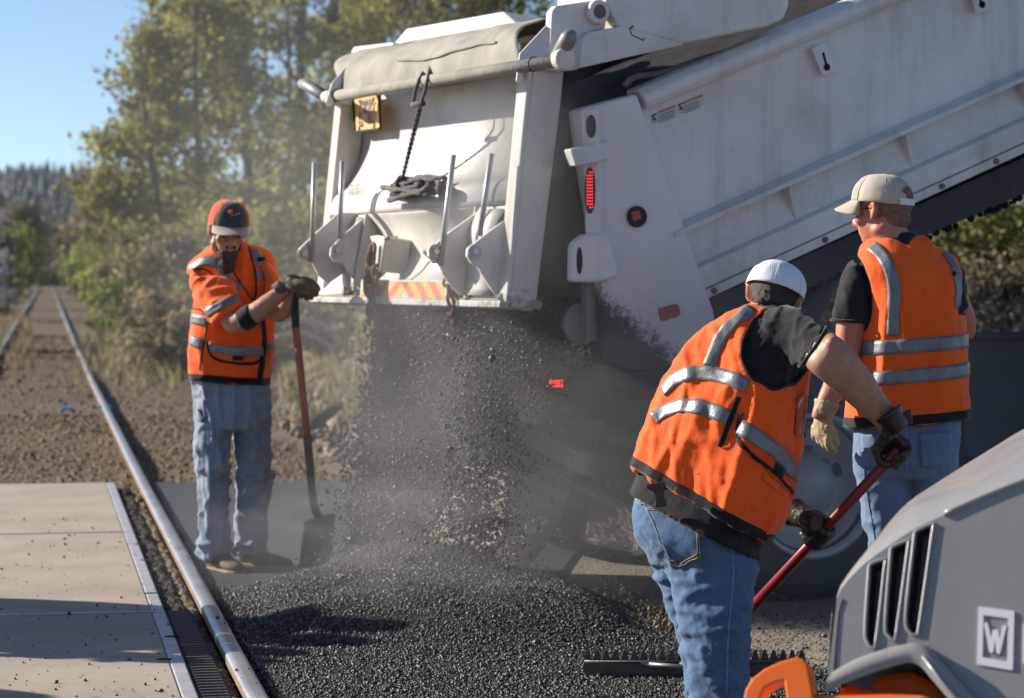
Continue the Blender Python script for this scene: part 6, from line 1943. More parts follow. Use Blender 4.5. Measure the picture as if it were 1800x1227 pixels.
# ---- the rake
rake = empty('asphalt_rake', RAKE_B[:2] + (0.0,), 'asphalt rake with dark red handle and toothed steel head held by the bending worker', 'rake')
M['red_handle'] = simple('dark_red_fibreglass', (.21, .014, .018), .34, 0, .25, 14, .1, 60)
M['rake_steel'] = simple('tarred_rake_steel', (.085, .078, .062), .45, .2, .4, 10, .3, 80)
M['ferrule'] = simple('pale_bare_steel', (.26, .25, .22), .4, .4, .2, 20, .1)
MB().tube([RAKE_A + RAKE_D * .022, RAKE_B - RAKE_D * .02], .0172, 16).build('handle', M['red_handle'], rake, smooth=True)
rb0, rb1 = G(1026, 1186, .07), G(1490, 1186, .07)
rx0, rx1 = rb0.x, rb0.x + .80
ry = 9.02; rz = .041
MB().prism([Vector((rx0, ry, rz + .012)), Vector((rx0 + .01, ry, rz + .036)), Vector((rx1 - .01, ry, rz + .036)), Vector((rx1, ry, rz + .012)), Vector((rx1 - .02, ry, rz - .034)), Vector((rx0 + .02, ry, rz - .034))], (0, .006, 0)).build('blade', M['rake_steel'], rake, bevel=.002)
MB().tube([Vector((rx0 + .01, ry - .004, rz + .034)), Vector((rx1 - .01, ry - .004, rz + .034))], .006, 8).build('rolled_edge', M['rake_steel'], rake, smooth=True)
tm = MB().prism([Vector((-.0165, 0, 0)), Vector((.0165, 0, 0)), Vector((.005, 0, .040)), Vector((-.005, 0, .040))], (0, .006, 0)).mesh('tooth'); tm.materials.append(M['rake_steel'])
for k in range(24):
    o = bpy.data.objects.new('tooth', tm); COL.objects.link(o); o.parent = rake
    o.location = Vector((rx0 + .022 + k * .0329, ry, rz + .034)) - Vector(rake.location)
sk = RAKE_B
MB().tube([RAKE_B - RAKE_D * .10, RAKE_B - RAKE_D * .0, Vector((RAKE_B.x - .03, ry - .01, rz + .03))], [.021, .018, .012], 12).build('ferrule', M['ferrule'], rake, smooth=True)
MB().tube([RAKE_B - RAKE_D * .03, Vector((RAKE_B.x - .17, ry - .01, rz + .028))], .008, 8).build('brace', M['ferrule'], rake, smooth=True)

# ================================================================== PERSON AT THE RIGHT, BACK TURNED
def build_right():
    Y0 = 9.0
    root = empty('person', (P(1590, 600, Y0).x, Y0, 0), 'man standing with his back turned in orange vest and tan cap, one tan glove hanging', 'person')
    V = [((1488, 752), (1703, 735), Y0, .150), ((1494, 705), (1702, 690), Y0, .152), ((1508, 640), (1698, 628), Y0, .15), ((1517, 580), (1693, 570), Y0, .148), ((1517, 525), (1691, 515), Y0, .145), ((1508, 478), (1690, 475), Y0, .135), ((1512, 447), (1672, 449), Y0 + .01, .115), ((1530, 426), (1640, 428), Y0 + .01, .09), ((1546, 416), (1616, 416), Y0 + .01, .070)]
    rings = [ring2(a, b, y, d, 2.4) for a, b, y, d in V]
    me = union([lofted(rings, 5)], .0075, 4, 'vest')
    displace(me, fold_fn((9, 8, 1.8), .013, 21)); displace(me, fold_fn((5, 5, 13), .005, 23, None, lambda c: max(0, 1 - abs(c.z - 1.02) / .16)))
    displace(me, fold_fn((20, 16, 6), .0035, 26, Matrix.Rotation(R(25), 3, 'Y')))
    smoothmesh(me, 1)
    la = [(1470, 430), (1500, 436), (1519, 462), (1533, 500), (1536, 545), (1526, 580), (1500, 590), (1470, 590)]
    ra = [(1681, 455), (1690, 480), (1689, 520), (1680, 552), (1720, 560), (1720, 440)]
    def pred(c, n_):
        if n_.z < -.6 and c.z < P(1590, 735, Y0).z + .03: return True
        if n_.z > .55 and (c - P(1581, 416, Y0 + .01)).length < .08: return True
        x, y = topix(c)
        return inpoly(x, y, la) or inpoly(x, y, ra)
    cut(me, pred, 12)
    vt = bvh(me)
    vest = put(me.copy(), 'vest', M['orange_mesh'], root, solid=.004)
    W = lambda n, p, w, m=M['tape'], off=.0075: strip(vt, n, p, w, m, vest, off)
    W('reflective_strip', [(1532, 433), (1548, 446), (1560, 463), (1568, 484), (1572, 510), (1572, 549), (1569, 590)], .043)
    W('reflective_strip', [(1662, 447), (1675, 466), (1681, 490), (1683, 506), (1681, 540)], .036)
    i1 = ring2((1508, 612), (1698, 598), Y0, .15); i2 = ring2((1502, 666), (1702, 648), Y0, .152)
    for r_ in (i1, i2): strip(vt, 'reflective_strip', wrap(vt, r_), .050, M['tape'], vest, .0075, True, False)
    strip(vt, 'hem_band', wrap(vt, ring2((1490, 741), (1703, 725), Y0, .15, 2.4)), .032, M['blacktrim'], vest, .006, True, False)
    patch(vt, 'cloth_tag', ((1671, 479), (1677, 478), (1678, 485), (1673, 486)), M['blacktrim'], vest, .009, 3, 3)
    binding(me, 'binding', M['blacktrim'], vest, .005)
    # shirt
    srings = scaled(rings, .92)
    sh = [lofted(srings, 4)]
    sh.append(lofted([ring2((1500, 455), (1530, 540), Y0, .075), ring2((1484, 478), (1534, 520), Y0, .072), ring2((1472, 520), (1532, 545), Y0 - .01, .068), ring2((1463, 562), (1530, 566), Y0 - .01, .066)], 5))
    sh.append(lofted([ring2((1650, 470), (1692, 470), Y0, .07), ring2((1662, 505), (1698, 500), Y0 + .01, .07), ring2((1670, 545), (1703, 532), Y0 + .03, .066), ring2((1672, 556), (1704, 540), Y0 + .035, .064)], 4))
    nk = MB(); stube(nk, [P(1580, 424, Y0 + .005), P(1579, 408, Y0 + .005)], [.066, .062], 18, 3); sh.append(nk)
    ms = union(sh, .0085, 3, 'shirt')
    displace(ms, fold_fn((15, 15, 9), .008, 31, Matrix.Rotation(R(20), 3, 'Y')))
    shirt = put(ms, 'shirt', M['blackcloth'], root)
    hr = ring2((1461, 562), (1531, 567), Y0 - .01, .068); MB().tube(hr + hr[:1], .006, 8, cap=False).build('sleeve_hem', M['blackcloth'], shirt, smooth=True)
    # jeans
    gl = G(1560, 1204).y
    J = [ring2((1500, 722), (1690, 716), Y0, .130), ring2((1500, 760), (1688, 758), Y0, .138), ring2((1499, 805), (1684, 805), Y0, .138), ring2((1501, 835), (1682, 838), Y0, .12)]
    Lg = [ring2((1500, 800), (1598, 815), Y0, .105), ring2((1507, 860), (1598, 865), Y0, .10), ring2((1520, 920), (1599, 925), Y0 - .01, .092), ring2((1533, 980), (1600, 985), Y0 - .01, .085), ring2((1534, 1040), (1602, 1045), Y0, .082), ring2((1528, 1110), (1606, 1112), Y0 + .01, .085), ring2((1524, 1180), (1610, 1180), Y0 + .01, .088)]
    Rg = [ring2((1590, 800), (1685, 810), Y0, .105), ring2((1594, 860), (1682, 865), Y0, .10), ring2((1600, 930), (1680, 935), Y0, .09), ring2((1604, 1000), (1680, 1005), Y0, .085), ring2((1604, 1090), (1684, 1095), Y0 + .01, .085), ring2((1604, 1182), (1690, 1182), Y0 + .01, .088)]
    mj = union([lofted(J, 4), lofted(Lg, 5), lofted(Rg, 5)], .008, 3, 'jeans')
    displace(mj, fold_fn((7, 7, 13), .012, 35, Matrix.Rotation(R(30), 3, 'Y'), lambda c: .35 + math.exp(-((topix(c)[1] - 950) / 70) ** 2)))
    displace(mj, fold_fn((22, 22, 22), .003, 37))
    jt = bvh(mj)
    jeans = put(mj.copy(), 'jeans', M['denim2'], root)
    patch(jt, 'back_pocket', ((1615, 762), (1672, 758), (1672, 818), (1620, 822)), M['denim2'], jeans, .005, 10, 10)
    patch(jt, 'back_pocket', ((1514, 764), (1572, 764), (1570, 822), (1518, 822)), M['denim2'], jeans, .005, 10, 10)
    line_on(jt, 'side_seam', [(1518, 770), (1520, 840), (1530, 900), (1540, 960), (1545, 990)], .0024, M['denim_seam'], jeans, .001)
    line_on(jt, 'seat_seam', [(1592, 745), (1593, 790), (1594, 830)], .0026, M['denim_seam'], jeans, .001)
    # head and body
    U, F = Vector((-.04, .06, 1)), Vector((-.80, .60, -.10))
    hc = P(1552, 372, Y0 + .02)
    hp_, ho, ax = head_parts(hc, U, F, P(1582, 440, Y0 + .01), 1.02, .062)
    body = hp_ + [lofted(scaled(rings, .84), 3), lofted(scaled(J, .85), 3), lofted(scaled(Lg, .8), 3), lofted(scaled(Rg, .8), 3)]
    body.append(lofted([ring2((1478, 520), (1526, 545), Y0 - .01, .05), ring2((1470, 566), (1522, 570), Y0 - .02, .05), ring2((1468, 605), (1515, 612), Y0 - .03, .046), ring2((1455, 650), (1502, 662), Y0 - .05, .046), ring2((1440, 692), (1478, 702), Y0 - .08, .036), ring2((1430, 716), (1464, 722), Y0 - .09, .030), ring2((1426, 735), (1460, 740), Y0 - .09, .029)], 5))
    body.append(lofted([ring2((1664, 520), (1700, 515), Y0 + .01, .05), ring2((1674, 565), (1714, 560), Y0 + .06, .05), ring2((1672, 600), (1712, 592), Y0 + .14, .05), ring2((1655, 600), (1690, 595), Y0 + .28, .04), ring2((1640, 600), (1668, 595), Y0 + .36, .032)], 5))
    mbd = union(body, .0075, 3, 'body')
    displace(mbd, lambda c, n_: .0012 * noise.noise(c * 40))
    put(mbd, 'body', M['skin_red'], root)
    hm = union([MB().ball(ho(0, -.016, .024), .0805, .0965, .078, 20, 14, ax), MB().ball(ho(0, -.052, -.03), .060, .050, .042, 16, 10, ax)], .006, 2, 'hair')
    displace(hm, lambda c, n_: .0016 * noise.noise(c * 120))
    put(hm, 'hair', M['hair_short'], root)
    MB().ball(ho(-.033, .086, .006), .011, .007, .006, 10, 6, ax).build('eye', M['eye'], root, smooth=True)
    co, (X, F_, U_) = cap(ho(0, .0, .034), U + F * -.08 + Vector((.03, 0, 0)), F, root, M['cap_tan'], M['cap_tanmesh'], M['cap_tan'], .090, .108, .094, .074, .030, droop=1.1, front_ang=66)
    # half-moon opening with its snap strap at the back
    cc = ho(0, .0, .034); vs = []
    def capp(a, v, d):
        th_ = v * math.pi / 2; rr_ = max(math.cos(th_) ** .62, .001); cf = .5 + .5 * math.cos(a)
        return cc + X * ((.090 + d) * rr_ * math.sin(a)) + F_ * ((.108 + d) * rr_ * math.cos(a)) + U_ * (.094 * math.sin(th_) * (1 + .06 * cf * (1 - v)) - .012 * (1 - cf) * (1 - v))
    n = 20; vs = []; fs = []
    for i in range(n + 1):
        a = math.pi + R(-33 + 66 * i / n); top = .47 * math.sqrt(max(0, 1 - (abs(i / n - .5) * 2) ** 2.2))
        for j in range(6): vs.append(capp(a, max(.02, .06 + (top - .06) * j / 5), .0055))
    fs = [(i * 6 + j, (i + 1) * 6 + j, (i + 1) * 6 + j + 1, i * 6 + j + 1) for i in range(n) for j in range(5)]
    MB().add(vs, fs).build('cap_opening', M['hair_short'], co, smooth=True)
    edge = [capp(math.pi + R(-33 + 66 * i / n), .06 + .42 * math.sqrt(max(0, 1 - (abs(i / n - .5) * 2) ** 2.2)), .006) for i in range(n + 1)]
    MB().tube(edge, .003, 6).build('opening_binding', M['cap_tan'], co, smooth=True)
    vs = []
    for i in range(n + 1):
        a = math.pi + R(-33 + 66 * i / n)
        vs += [capp(a, .01, .0085), capp(a, .15, .0085)]
    MB().add(vs, [(2 * i, 2 * i + 2, 2 * i + 3, 2 * i + 1) for i in range(n)]).build('snap_strap', M['whiteplastic'], co, smooth=True)
    # glasses arm, hanging glove
    MB().tube([ho(-.086, -.01, .008), ho(-.080, .05, .010), ho(-.068, .092, .008)], .0022, 6).build('glasses_arm', M['eye'], root, smooth=True)
    w = P(1448, 728, Y0 - .09)
    g = open_hand(w, P(1440, 790, Y0 - .04) - w, Vector((.75, .62, 0)), side=1, curl=(14, 26, 22), rf=.0125, cuff=P(1454, 706, Y0 - .085), cuffr=(.034, .038, .042, .047), thumb_out=.012)
    crease(g, .002); gl_ = put(g, 'glove', M['glove_tan'], root)
    gt = bvh(g)
    patch(gt, 'red_patch', ((1424, 733), (1434, 736), (1434, 743), (1423, 741)), simple('red_glove_patch', (.55, .03, .04), .7, 0, .1, 20, 0), gl_, .002, 4, 4)
    w2 = P(1640, 600, Y0 + .38)
    g = open_hand(w2, Vector((-.6, .5, -.2)), Vector((-.3, -.3, -.8)), side=-1, curl=(20, 30, 25)); put(g, 'glove', M['glove_tan'], root)
    for hx in (1566, 1646):
        h_ = Vector((P(hx, 600, Y0).x, Y0 - .06, 0)); shoe(h_ + Vector((-.10, .26, 0)), h_, M['shoe'], M['sole'], root)
build_right()

# ================================================================== PERSON AT THE LEFT, LEANING ON HIS SHOVEL
def build_left():
    Y0 = 12.4
    root = empty('person', (P(410, 600, Y0).x, Y0, 0.0), 'bearded man in orange vest and charcoal cap resting both gloved hands on a shovel', 'person')
    V = [((334, 668), (470, 676), Y0, .150), ((332, 630), (477, 640), Y0, .152), ((335, 580), (480, 588), Y0, .15), ((338, 535), (481, 535), Y0, .15), ((336, 500), (484, 492), Y0, .148), ((332, 476), (484, 462), Y0, .135), ((342, 456), (472, 444), Y0, .115), ((362, 440), (454, 434), Y0 + .01, .09), ((378, 432), (440, 430), Y0 + .01, .068)]
    rings = [ring2(a, b, y, d, 2.4) for a, b, y, d in V]
    me = union([lofted(rings, 5)], .008, 4, 'vest')
    displace(me, fold_fn((8, 8, 3), .012, 41, Matrix.Rotation(R(18), 3, 'Y'))); displace(me, fold_fn((6, 6, 15), .007, 43, None, lambda c: max(0, 1 - abs(c.z - .98) / .2)))
    smoothmesh(me, 1)
    la = [(320, 500), (336, 478), (352, 470), (372, 478), (386, 500), (392, 530), (380, 560), (352, 545), (320, 540)]
    nk_ = [(374, 428), (398, 462), (424, 500), (447, 534), (452, 505), (449, 475), (440, 448), (438, 426)]
    def pred(c, n_):
        if n_.z < -.6 and c.z < P(400, 655, Y0).z + .03: return True
        x, y = topix(c)
        if inpoly(x, y, la) and c.y < Y0 + .02: return True
        if inpoly(x, y, nk_) and c.y < Y0 + .0: return True
        if n_.z > .55 and (c - P(409, 430, Y0 + .01)).length < .085: return True
        return False
    cut(me, pred, 12)
    vt = bvh(me)
    vest = put(me.copy(), 'vest', M['orange'], root, solid=.004)
    W = lambda n, p, w, m=M['tape'], off=.008: strip(vt, n, p, w, m, vest, off)
    W('reflective_strip', [(334, 476), (347, 464), (362, 458), (380, 462), (391, 476), (402, 493), (414, 512)], .048)
    W('reflective_strip', [(400, 505), (416, 505), (434, 502)], .048)
    W('reflective_strip', [(436, 434), (446, 444), (454, 456), (461, 470)], .046)
    W('reflective_strip', [(451, 487), (464, 482), (478, 476)], .048)
    W('reflective_strip', [(367, 609), (390, 614), (415, 618), (440, 619), (461, 618)], .046, M['tape'], .014)
    W('reflective_strip', [(469, 612), (476, 609), (481, 606)], .046)
    W('reflective_strip', [(338, 560), (350, 562), (366, 565)], .048)
    W('reflective_strip', [(336, 598), (346, 602), (357, 606)], .048)
    patch(vt, 'front_pocket', ((366, 600), (462, 606), (458, 640), (368, 632)), M['orange'], vest, .008, 14, 8)
    W('pocket_piping', [(366, 596), (366, 612), (369, 624), (380, 631), (400, 636), (425, 639), (446, 639), (458, 634), (463, 626)], .012, M['blacktrim'], .015)
    patch(vt, 'brand_tag', ((410, 625), (427, 627), (426, 634), (409, 632)), M['blacktrim'], vest, .016, 4, 3)
    W('front_trim', [(376, 437), (388, 450), (402, 468), (416, 486), (430, 504), (446, 524)], .028, M['blacktrim'], .009)
    W('front_trim', [(437, 446), (445, 462), (449, 484), (450, 508), (449, 526), (455, 546), (462, 572), (464, 600), (460, 632), (455, 668)], .028, M['blacktrim'], .009)
    W('mic_tab', [(452, 458), (464, 456)], .020, M['blacktrim'], .014)
    W('side_seam', [(366, 566), (362, 590), (356, 620), (352, 650)], .008, M['blacktrim'], .006)
    strip(vt, 'hem_band', wrap(vt, ring2((334, 660), (471, 669), Y0, .15, 2.4)), .030, M['blacktrim'], vest, .006, True, False)
    binding(me, 'binding', M['blacktrim'], vest, .0055)
    # hi-vis shirt with short sleeves
    sh = [lofted(scaled(rings, .955), 4)]
    sl = [ring2((338, 462), (372, 520), Y0 - .04, .09), ring2((332, 490), (392, 484), Y0 - .10, .088), ring2((346, 525), (412, 500), Y0 - .18, .082), ring2((362, 556), (422, 522), Y0 - .24, .078), ring2((372, 571), (426, 536), Y0 - .265, .075)]
    sh.append(lofted(sl, 5))
    sh.append(lofted([ring2((458, 455), (486, 470), Y0 - .02, .08), ring2((468, 490), (490, 490), Y0 - .10, .07), ring2((470, 525), (492, 515), Y0 - .18, .065)], 4))
    nk = MB(); stube(nk, [P(410, 445, Y0), P(409, 424, Y0)], [.074, .064], 18, 3); sh.append(nk)
    ms = union(sh, .009, 3, 'shirt')
    displace(ms, fold_fn((13, 13, 9), .010, 46, Matrix.Rotation(R(-35), 3, 'Y')))
    st = bvh(ms); shirt = put(ms.copy(), 'shirt', M['orange'], root)
    strip(st, 'sleeve_tape', [(362, 552), (378, 542), (396, 533), (412, 526), (422, 523)], .046, M['tape'], shirt, .005)
    # jeans
    J = [ring2((340, 648), (470, 655), Y0, .125), ring2((341, 680), (472, 684), Y0, .135), ring2((343, 720), (474, 724), Y0, .135), ring2((345, 750), (474, 752), Y0, .12)]
    Lg = [ring2((344, 730), (410, 742), Y0 - .02, .105), ring2((346, 800), (404, 800), Y0 - .03, .10), ring2((349, 860), (401, 862), Y0 - .03, .09), ring2((350, 920), (400, 922), Y0 - .02, .082), ring2((352, 955), (403, 958), Y0 - .02, .086), ring2((353, 980), (406, 982), Y0 - .01, .092)]
    Rg = [ring2((412, 730), (474, 742), Y0 + .04, .105), ring2((417, 800), (476, 800), Y0 + .07, .10), ring2((418, 860), (474, 862), Y0 + .10, .088), ring2((417, 910), (470, 912), Y0 + .12, .082), ring2((414, 945), (470, 947), Y0 + .13, .086), ring2((412, 972), (471, 974), Y0 + .14, .092)]
    mj = union([lofted(J, 4), lofted(Lg, 5), lofted(Rg, 5)], .0085, 3, 'jeans')
    mk = lambda c: .4 + 1.0 * math.exp(-((topix(c)[1] - 965) / 30) ** 2) + .6 * math.exp(-((topix(c)[1] - 845) / 40) ** 2)
    displace(mj, fold_fn((7, 7, 12), .022, 51, Matrix.Rotation(R(25), 3, 'Y'), mk)); displace(mj, fold_fn((14, 10, 3), .016, 53)); displace(mj, fold_fn((24, 24, 24), .003, 54))
    jt = bvh(mj)
    jeans = put(mj.copy(), 'jeans', M['denim_old'], root)
    patch(jt, 'side_pocket', ((346, 700), (360, 702), (364, 745), (348, 740)), M['denim_old'], jeans, .005, 6, 8)
    patch(jt, 'phone', ((350, 718), (356, 719), (361, 742), (355, 742)), M['blacktrim'], jeans, .009, 4, 6)
    line_on(jt, 'side_seam', [(362, 690), (366, 760), (368, 850), (370, 960)], .0026, M['denim_seam'], jeans, .001)
    # head, arms, body
    U, F = Vector((.13, -.27, .95)), Vector((.30, -.90, -.32))
    hc = P(400, 405, Y0 - .13)
    hp_, ho, ax = head_parts(hc, U, F, P(407, 455, Y0 - .01), 1.03, .060)
    body = hp_ + [lofted(scaled(rings, .84), 3), lofted(scaled(J, .85), 3), lofted(scaled(Lg, .78), 3), lofted(scaled(Rg, .78), 3)]
    ar = MB(); stube(ar, [P(368, 490, Y0 - .1), P(398, 545, Y0 - .25), P(412, 566, Y0 - .30), P(440, 556, Y0 - .34), P(470, 534, Y0 - .36), P(494, 514, Y0 - .36), P(506, 506, Y0 - .355)], [.036, .046, .054, .052, .045, .035, .031], 16, 5); body.append(ar)
    al = MB(); stube(al, [P(476, 480, Y0 - .05), P(482, 525, Y0 - .17), P(488, 548, Y0 - .22), P(502, 540, Y0 - .27), P(514, 520, Y0 - .31), P(520, 508, Y0 - .32)], [.030, .044, .050, .046, .038, .032], 16, 5); body.append(al)
    mbd = union(body, .0075, 3, 'body')
    displace(mbd, lambda c, n_: .0014 * noise.noise(c * 40))
    put(mbd, 'body', M['skin'], root)
    ep = MB(); stube(ep, [P(428, 563, Y0 - .325), P(436, 558, Y0 - .337), P(446, 552, Y0 - .347)], [.056, .0575, .055], 18, 3)
    ep.build('elbow_brace', M['blackcloth'], root, smooth=True)
    # beard, brows, eyes under the brim
    bd = union([MB().ball(ho(0, .050, -.100), .051, .045, .044, 16, 10, ax), MB().ball(ho(0, .058, -.148), .043, .037, .058, 16, 10, ax), MB().ball(ho(0, .088, -.055), .031, .010, .009, 12, 8, ax), MB().ball(ho(0, .080, -.078), .034, .014, .020, 12, 8, ax), MB().ball(ho(-.052, .014, -.068), .015, .032, .042, 12, 8, ax), MB().ball(ho(.052, .014, -.068), .015, .032, .042, 12, 8, ax)], .0055, 2, 'beard')
    displace(bd, lambda c, n_: .006 * noise.noise(Vector((c.x * 70, c.y * 70, c.z * 25))) + .003 * noise.noise(c * 160))
    put(bd, 'beard', M['beard'], root)
    for sx in (-1, 1):
        MB().ball(ho(sx * .033, .086, -.004), .013, .007, .006, 10, 6, ax).build('eye', M['eye'], root, smooth=True)
        MB().ball(ho(sx * .034, .094, .016), .016, .004, .003, 10, 6, ax).build('eyebrow', M['beard'], root, smooth=True)
    hm = union([MB().ball(ho(0, -.016, .02), .0815, .099, .076, 18, 12, ax), MB().ball(ho(0, -.050, -.02), .062, .052, .045, 16, 10, ax)], .007, 2, 'hair')
    put(hm, 'hair', M['hair'], root)
    co, (X, F_, U_) = cap(ho(0, .004, .036), U + F * -.06, F, root, M['cap_char'], M['cap_red'], M['cap_grey'], .094, .112, .108, .078, .020, droop=1.0, front_ang=58)
    # cap front mark: a small orange block over a blue line of lettering
    ct = BVHTree.FromPolygons([v.co + Vector(root.location) for v in co.data.vertices], [tuple(p.vertices) for p in co.data.polygons])
    patch(ct, 'cap_mark', ((401, 371), (408, 369), (409, 375), (402, 377)), M['orange'], co, .006, 4, 3)
    patch(ct, 'cap_mark', ((404, 379), (421, 374), (421.5, 377), (404.5, 382)), simple('blue_cap_print', (.10, .20, .45), .7, 0, .1, 20, 0), co, .006, 6, 2)
    # gloves stacked over the shovel's grip
    top = P(516, 512, Y0 - .345)
    w = P(500, 509, Y0 - .355)
    g = open_hand(P(496, 503, Y0 - .37), Vector((.93, .1, .10)), Vector((.25, .25, -.93)), side=-1, curl=(30, 38, 22), rf=.0135, cuff=P(487, 512, Y0 - .365), cuffr=(.034, .036, .037, .038))
    crease(g, .002); put(g, 'glove', M['glove_dust'], root)
    g = open_hand(P(517, 492, Y0 - .32), Vector((.50, -.45, -.20)), Vector((.1, .35, -.93)), side=1, curl=(32, 40, 24), rf=.0135, cuff=P(509, 512, Y0 - .31), cuffr=(.034, .036, .036, .036))
    crease(g, .002); put(g, 'glove', M['glove_dust'], root)
    shoe(Vector((P(420, 1000, Y0 - .22).x, Y0 - .20, 0)), Vector((P(372, 1000, Y0).x, Y0 + .03, 0)), M['shoe'], M['sole'], root)
    hh = P(438, 990, Y0 + .14); shoe(Vector((hh.x + .21, hh.y - .10, 0)), Vector((hh.x - .05, hh.y + .05, 0)), M['shoe'], M['sole'], root)
    return root
LEFT = build_left()
# more of the crew stand beyond the left edge of the picture; only their shadows fall into it
for off in ((-2.55, -.98, 0), (-2.75, -1.2, 0), (-3.1, -1.6, 0), (-3.0, -1.40, 0), (-3.3, -1.80, 0), (-3.35, -2.95, 0), (-3.6, -3.4, 0)):
    c = copy_tree(LEFT, off); c['label'] = 'crew member standing outside the left edge, seen only by the shadow'; c['group'] = 'crew outside the picture'

# ================================================================== SHOVEL
shv = empty('shovel', G(527, 1005), 'long handled shovel with orange red handle resting beside the heap of asphalt', 'shovel')
M['red_orange_handle'] = simple('faded_orange_handle', (.40, .065, .028), .5, 0, .25, 12, .1, 60)
M['black_handle'] = simple('black_grip', (.02, .02, .02), .6, 0, .3, 12, .2, 60)
M['shovel_steel'] = simple('tarred_shovel_steel', (.030, .029, .025), .5, .2, .5, 10, .4, 60)
SP = lambda x, y: P(x, y, 12.06 + (y - 505) / 500 * .36)
MB().tube([SP(516, 503), SP(518, 530), SP(520, 574)], .0195, 12).build('grip', M['black_handle'], shv, smooth=True)
MB().tube([SP(520, 574), SP(530, 670), SP(540, 766)], .0185, 12).build('handle', M['red_orange_handle'], shv, smooth=True)
MB().tube(spath([SP(540, 766), SP(545, 820), SP(549, 866), SP(553, 892), SP(562, 912), SP(568, 925)], 4), sval([.0205, .0205, .02, .02, .022, .016], 4), 12).build('socket', M['shovel_steel'], shv, smooth=True)
bl = [(535, 920), (545, 918), (556, 921), (566, 920), (577, 910), (589, 907), (585, 960), (578, 985), (555, 1000), (526, 1010), (523, 1006), (528, 965)]
# blade: dished sheet between its two long edges
vs, fs = [], []
Lp = spath([SP(535, 920), SP(531, 950), SP(527, 982), SP(524, 1006)], 4); Rp = spath([SP(589, 907), SP(587, 940), SP(584, 970), SP(574, 990)], 4)
for a, b in zip(Lp, Rp):
    for k in range(11):
        t = k / 10; p = a.lerp(b, t) + Vector((.2, .9, 0)) * (.05 * math.sin(math.pi * t))
        vs.append(p)
n = len(Lp)
fs = [(i * 11 + k, i * 11 + k + 1, (i + 1) * 11 + k + 1, (i + 1) * 11 + k) for i in range(n - 1) for k in range(10)]
o = MB().add(vs, fs).build('blade', M['shovel_steel'], shv, smooth=True)
s = o.modifiers.new('thick', 'SOLIDIFY'); s.thickness = .006
MB().tube([Lp[0], Lp[0].lerp(Rp[0], .3) + Vector((0, .03, .004)), Lp[0].lerp(Rp[0], .7) + Vector((0, .03, .004)), Rp[0]], .009, 7).build('foot_step', M['shovel_steel'], shv, smooth=True)

# ================================================================== ROLLER IN THE NEAR CORNER
M['hood'] = None
def mat_hood():
    t = NT('grey_hood_paint')
    c = t.ramp(t.noise(3, 5, .6), [(.3, (.255, .249, .236)), (.7, (.29, .283, .268))])
    sp_ = t.ramp(t.noise(85, 3, .6), [(.70, 0.0), (.76, .6)])
    c = t.mix(sp_, c, (.24, .22, .18))
    c = t.mix(t.ramp(t.noise(2.2, 5, .65, t.mapping((5, 5, .8))), [(.5, 0.0), (.75, .3)]), c, (.22, .21, .19))
    t.set(col=c, rough=t.ramp(t.noise(8, 4, .6), [(.3, .22), (.7, .36)]), spec=.5, coat=.2)
    t.b.inputs['Coat Roughness'].default_value = .2
    t.bump(t.noise(240, 2, .5), .04, .001)
    return t.m
M['hood'] = mat_hood()
M['roller_orange'] = simple('bright_orange_frame', (.86, .155, .012), .38, 0, .06, 8, .06, 60)
M['logo'] = simple('white_decal', (.74, .73, .72), .5, 0, .03, 12, 0)
rol = empty('road_roller', G(1640, 1500)[:2] + (0,), 'grey road roller hood with three dark vents and a boxed white W mark', 'roller')
RY = 5.6
HN = Vector((-.34, -.86, .38)).normalized()          # outward normal of the flank
HT = Vector((HN.y * -1, HN.x, 0)); HT = Vector((.93, -.366, 0)).normalized()
hp0 = P(1640, 1000, RY)
def hs(px, py, d=0.0):                              # d metres outward from the flank
    return PL(px, py, hp0 + HN * d, HN)
def hin(px, py, d): return hs(px, py, 0) - HN * d   # the same spot carried d metres inward, square to the flank
# flank with three recessed vents: polygons laid round the openings
top_c = [(1471, 1052), (1478, 1036), (1500, 1010), (1527, 985), (1545, 972), (1600, 934), (1640, 914), (1660, 905), (1720, 878), (1800, 846), (1960, 790), (2200, 720)]
bot_c = [(1455, 1192), (1500, 1168), (1560, 1147), (1600, 1138), (1622, 1138), (1640, 1147), (1680, 1190), (1760, 1275), (1960, 1440), (2200, 1560)]
vents = [[(1528, 996), (1533, 990), (1556, 984), (1555, 1000), (1540, 1128), (1533, 1138), (1525, 1130), (1521, 1104)],
         [(1566, 966), (1571, 960), (1597, 951), (1596, 966), (1576, 1112), (1571, 1124), (1562, 1118), (1556, 1095)],
         [(1608, 938), (1613, 932), (1640, 921), (1639, 938), (1616, 1100), (1611, 1115), (1600, 1112), (1592, 1082)]]
def flank_mesh():
    bm = bmesh.new()
    outer = top_c + bot_c[::-1]
    def loop(pts):
        vs = [bm.verts.new(hs(x, y)) for x, y in pts]
        return [bm.edges.new((vs[i], vs[(i + 1) % len(vs)])) for i in range(len(vs))]
    es = loop(outer)
    for v in vents: es += loop(v)
    bmesh.ops.triangle_fill(bm, use_beauty=True, edges=es)
    for f in list(bm.faces):
        x, y = topix(f.calc_center_median())
        if any(inpoly(x, y, v) for v in vents): bm.faces.remove(f)
    # walls of the vents, sloping inward
    for v in vents:
        a = [hs(x, y) for x, y in v]; b = [p - HN * .085 + HT * .020 for p in a]
        va = [bm.verts.new(p) for p in a]; vb = [bm.verts.new(p) for p in b]
        for i in range(len(v)):
            j = (i + 1) % len(v); bm.faces.new((va[i], va[j], vb[j], vb[i]))
    bmesh.ops.remove_doubles(bm, verts=bm.verts, dist=.0005)
    bmesh.ops.recalc_face_normals(bm, faces=bm.faces)
    me = bpy.data.meshes.new('hood_flank'); bm.to_mesh(me); bm.free()
    me.transform(Matrix.Translation(-Vector(rol.location)))
    return me
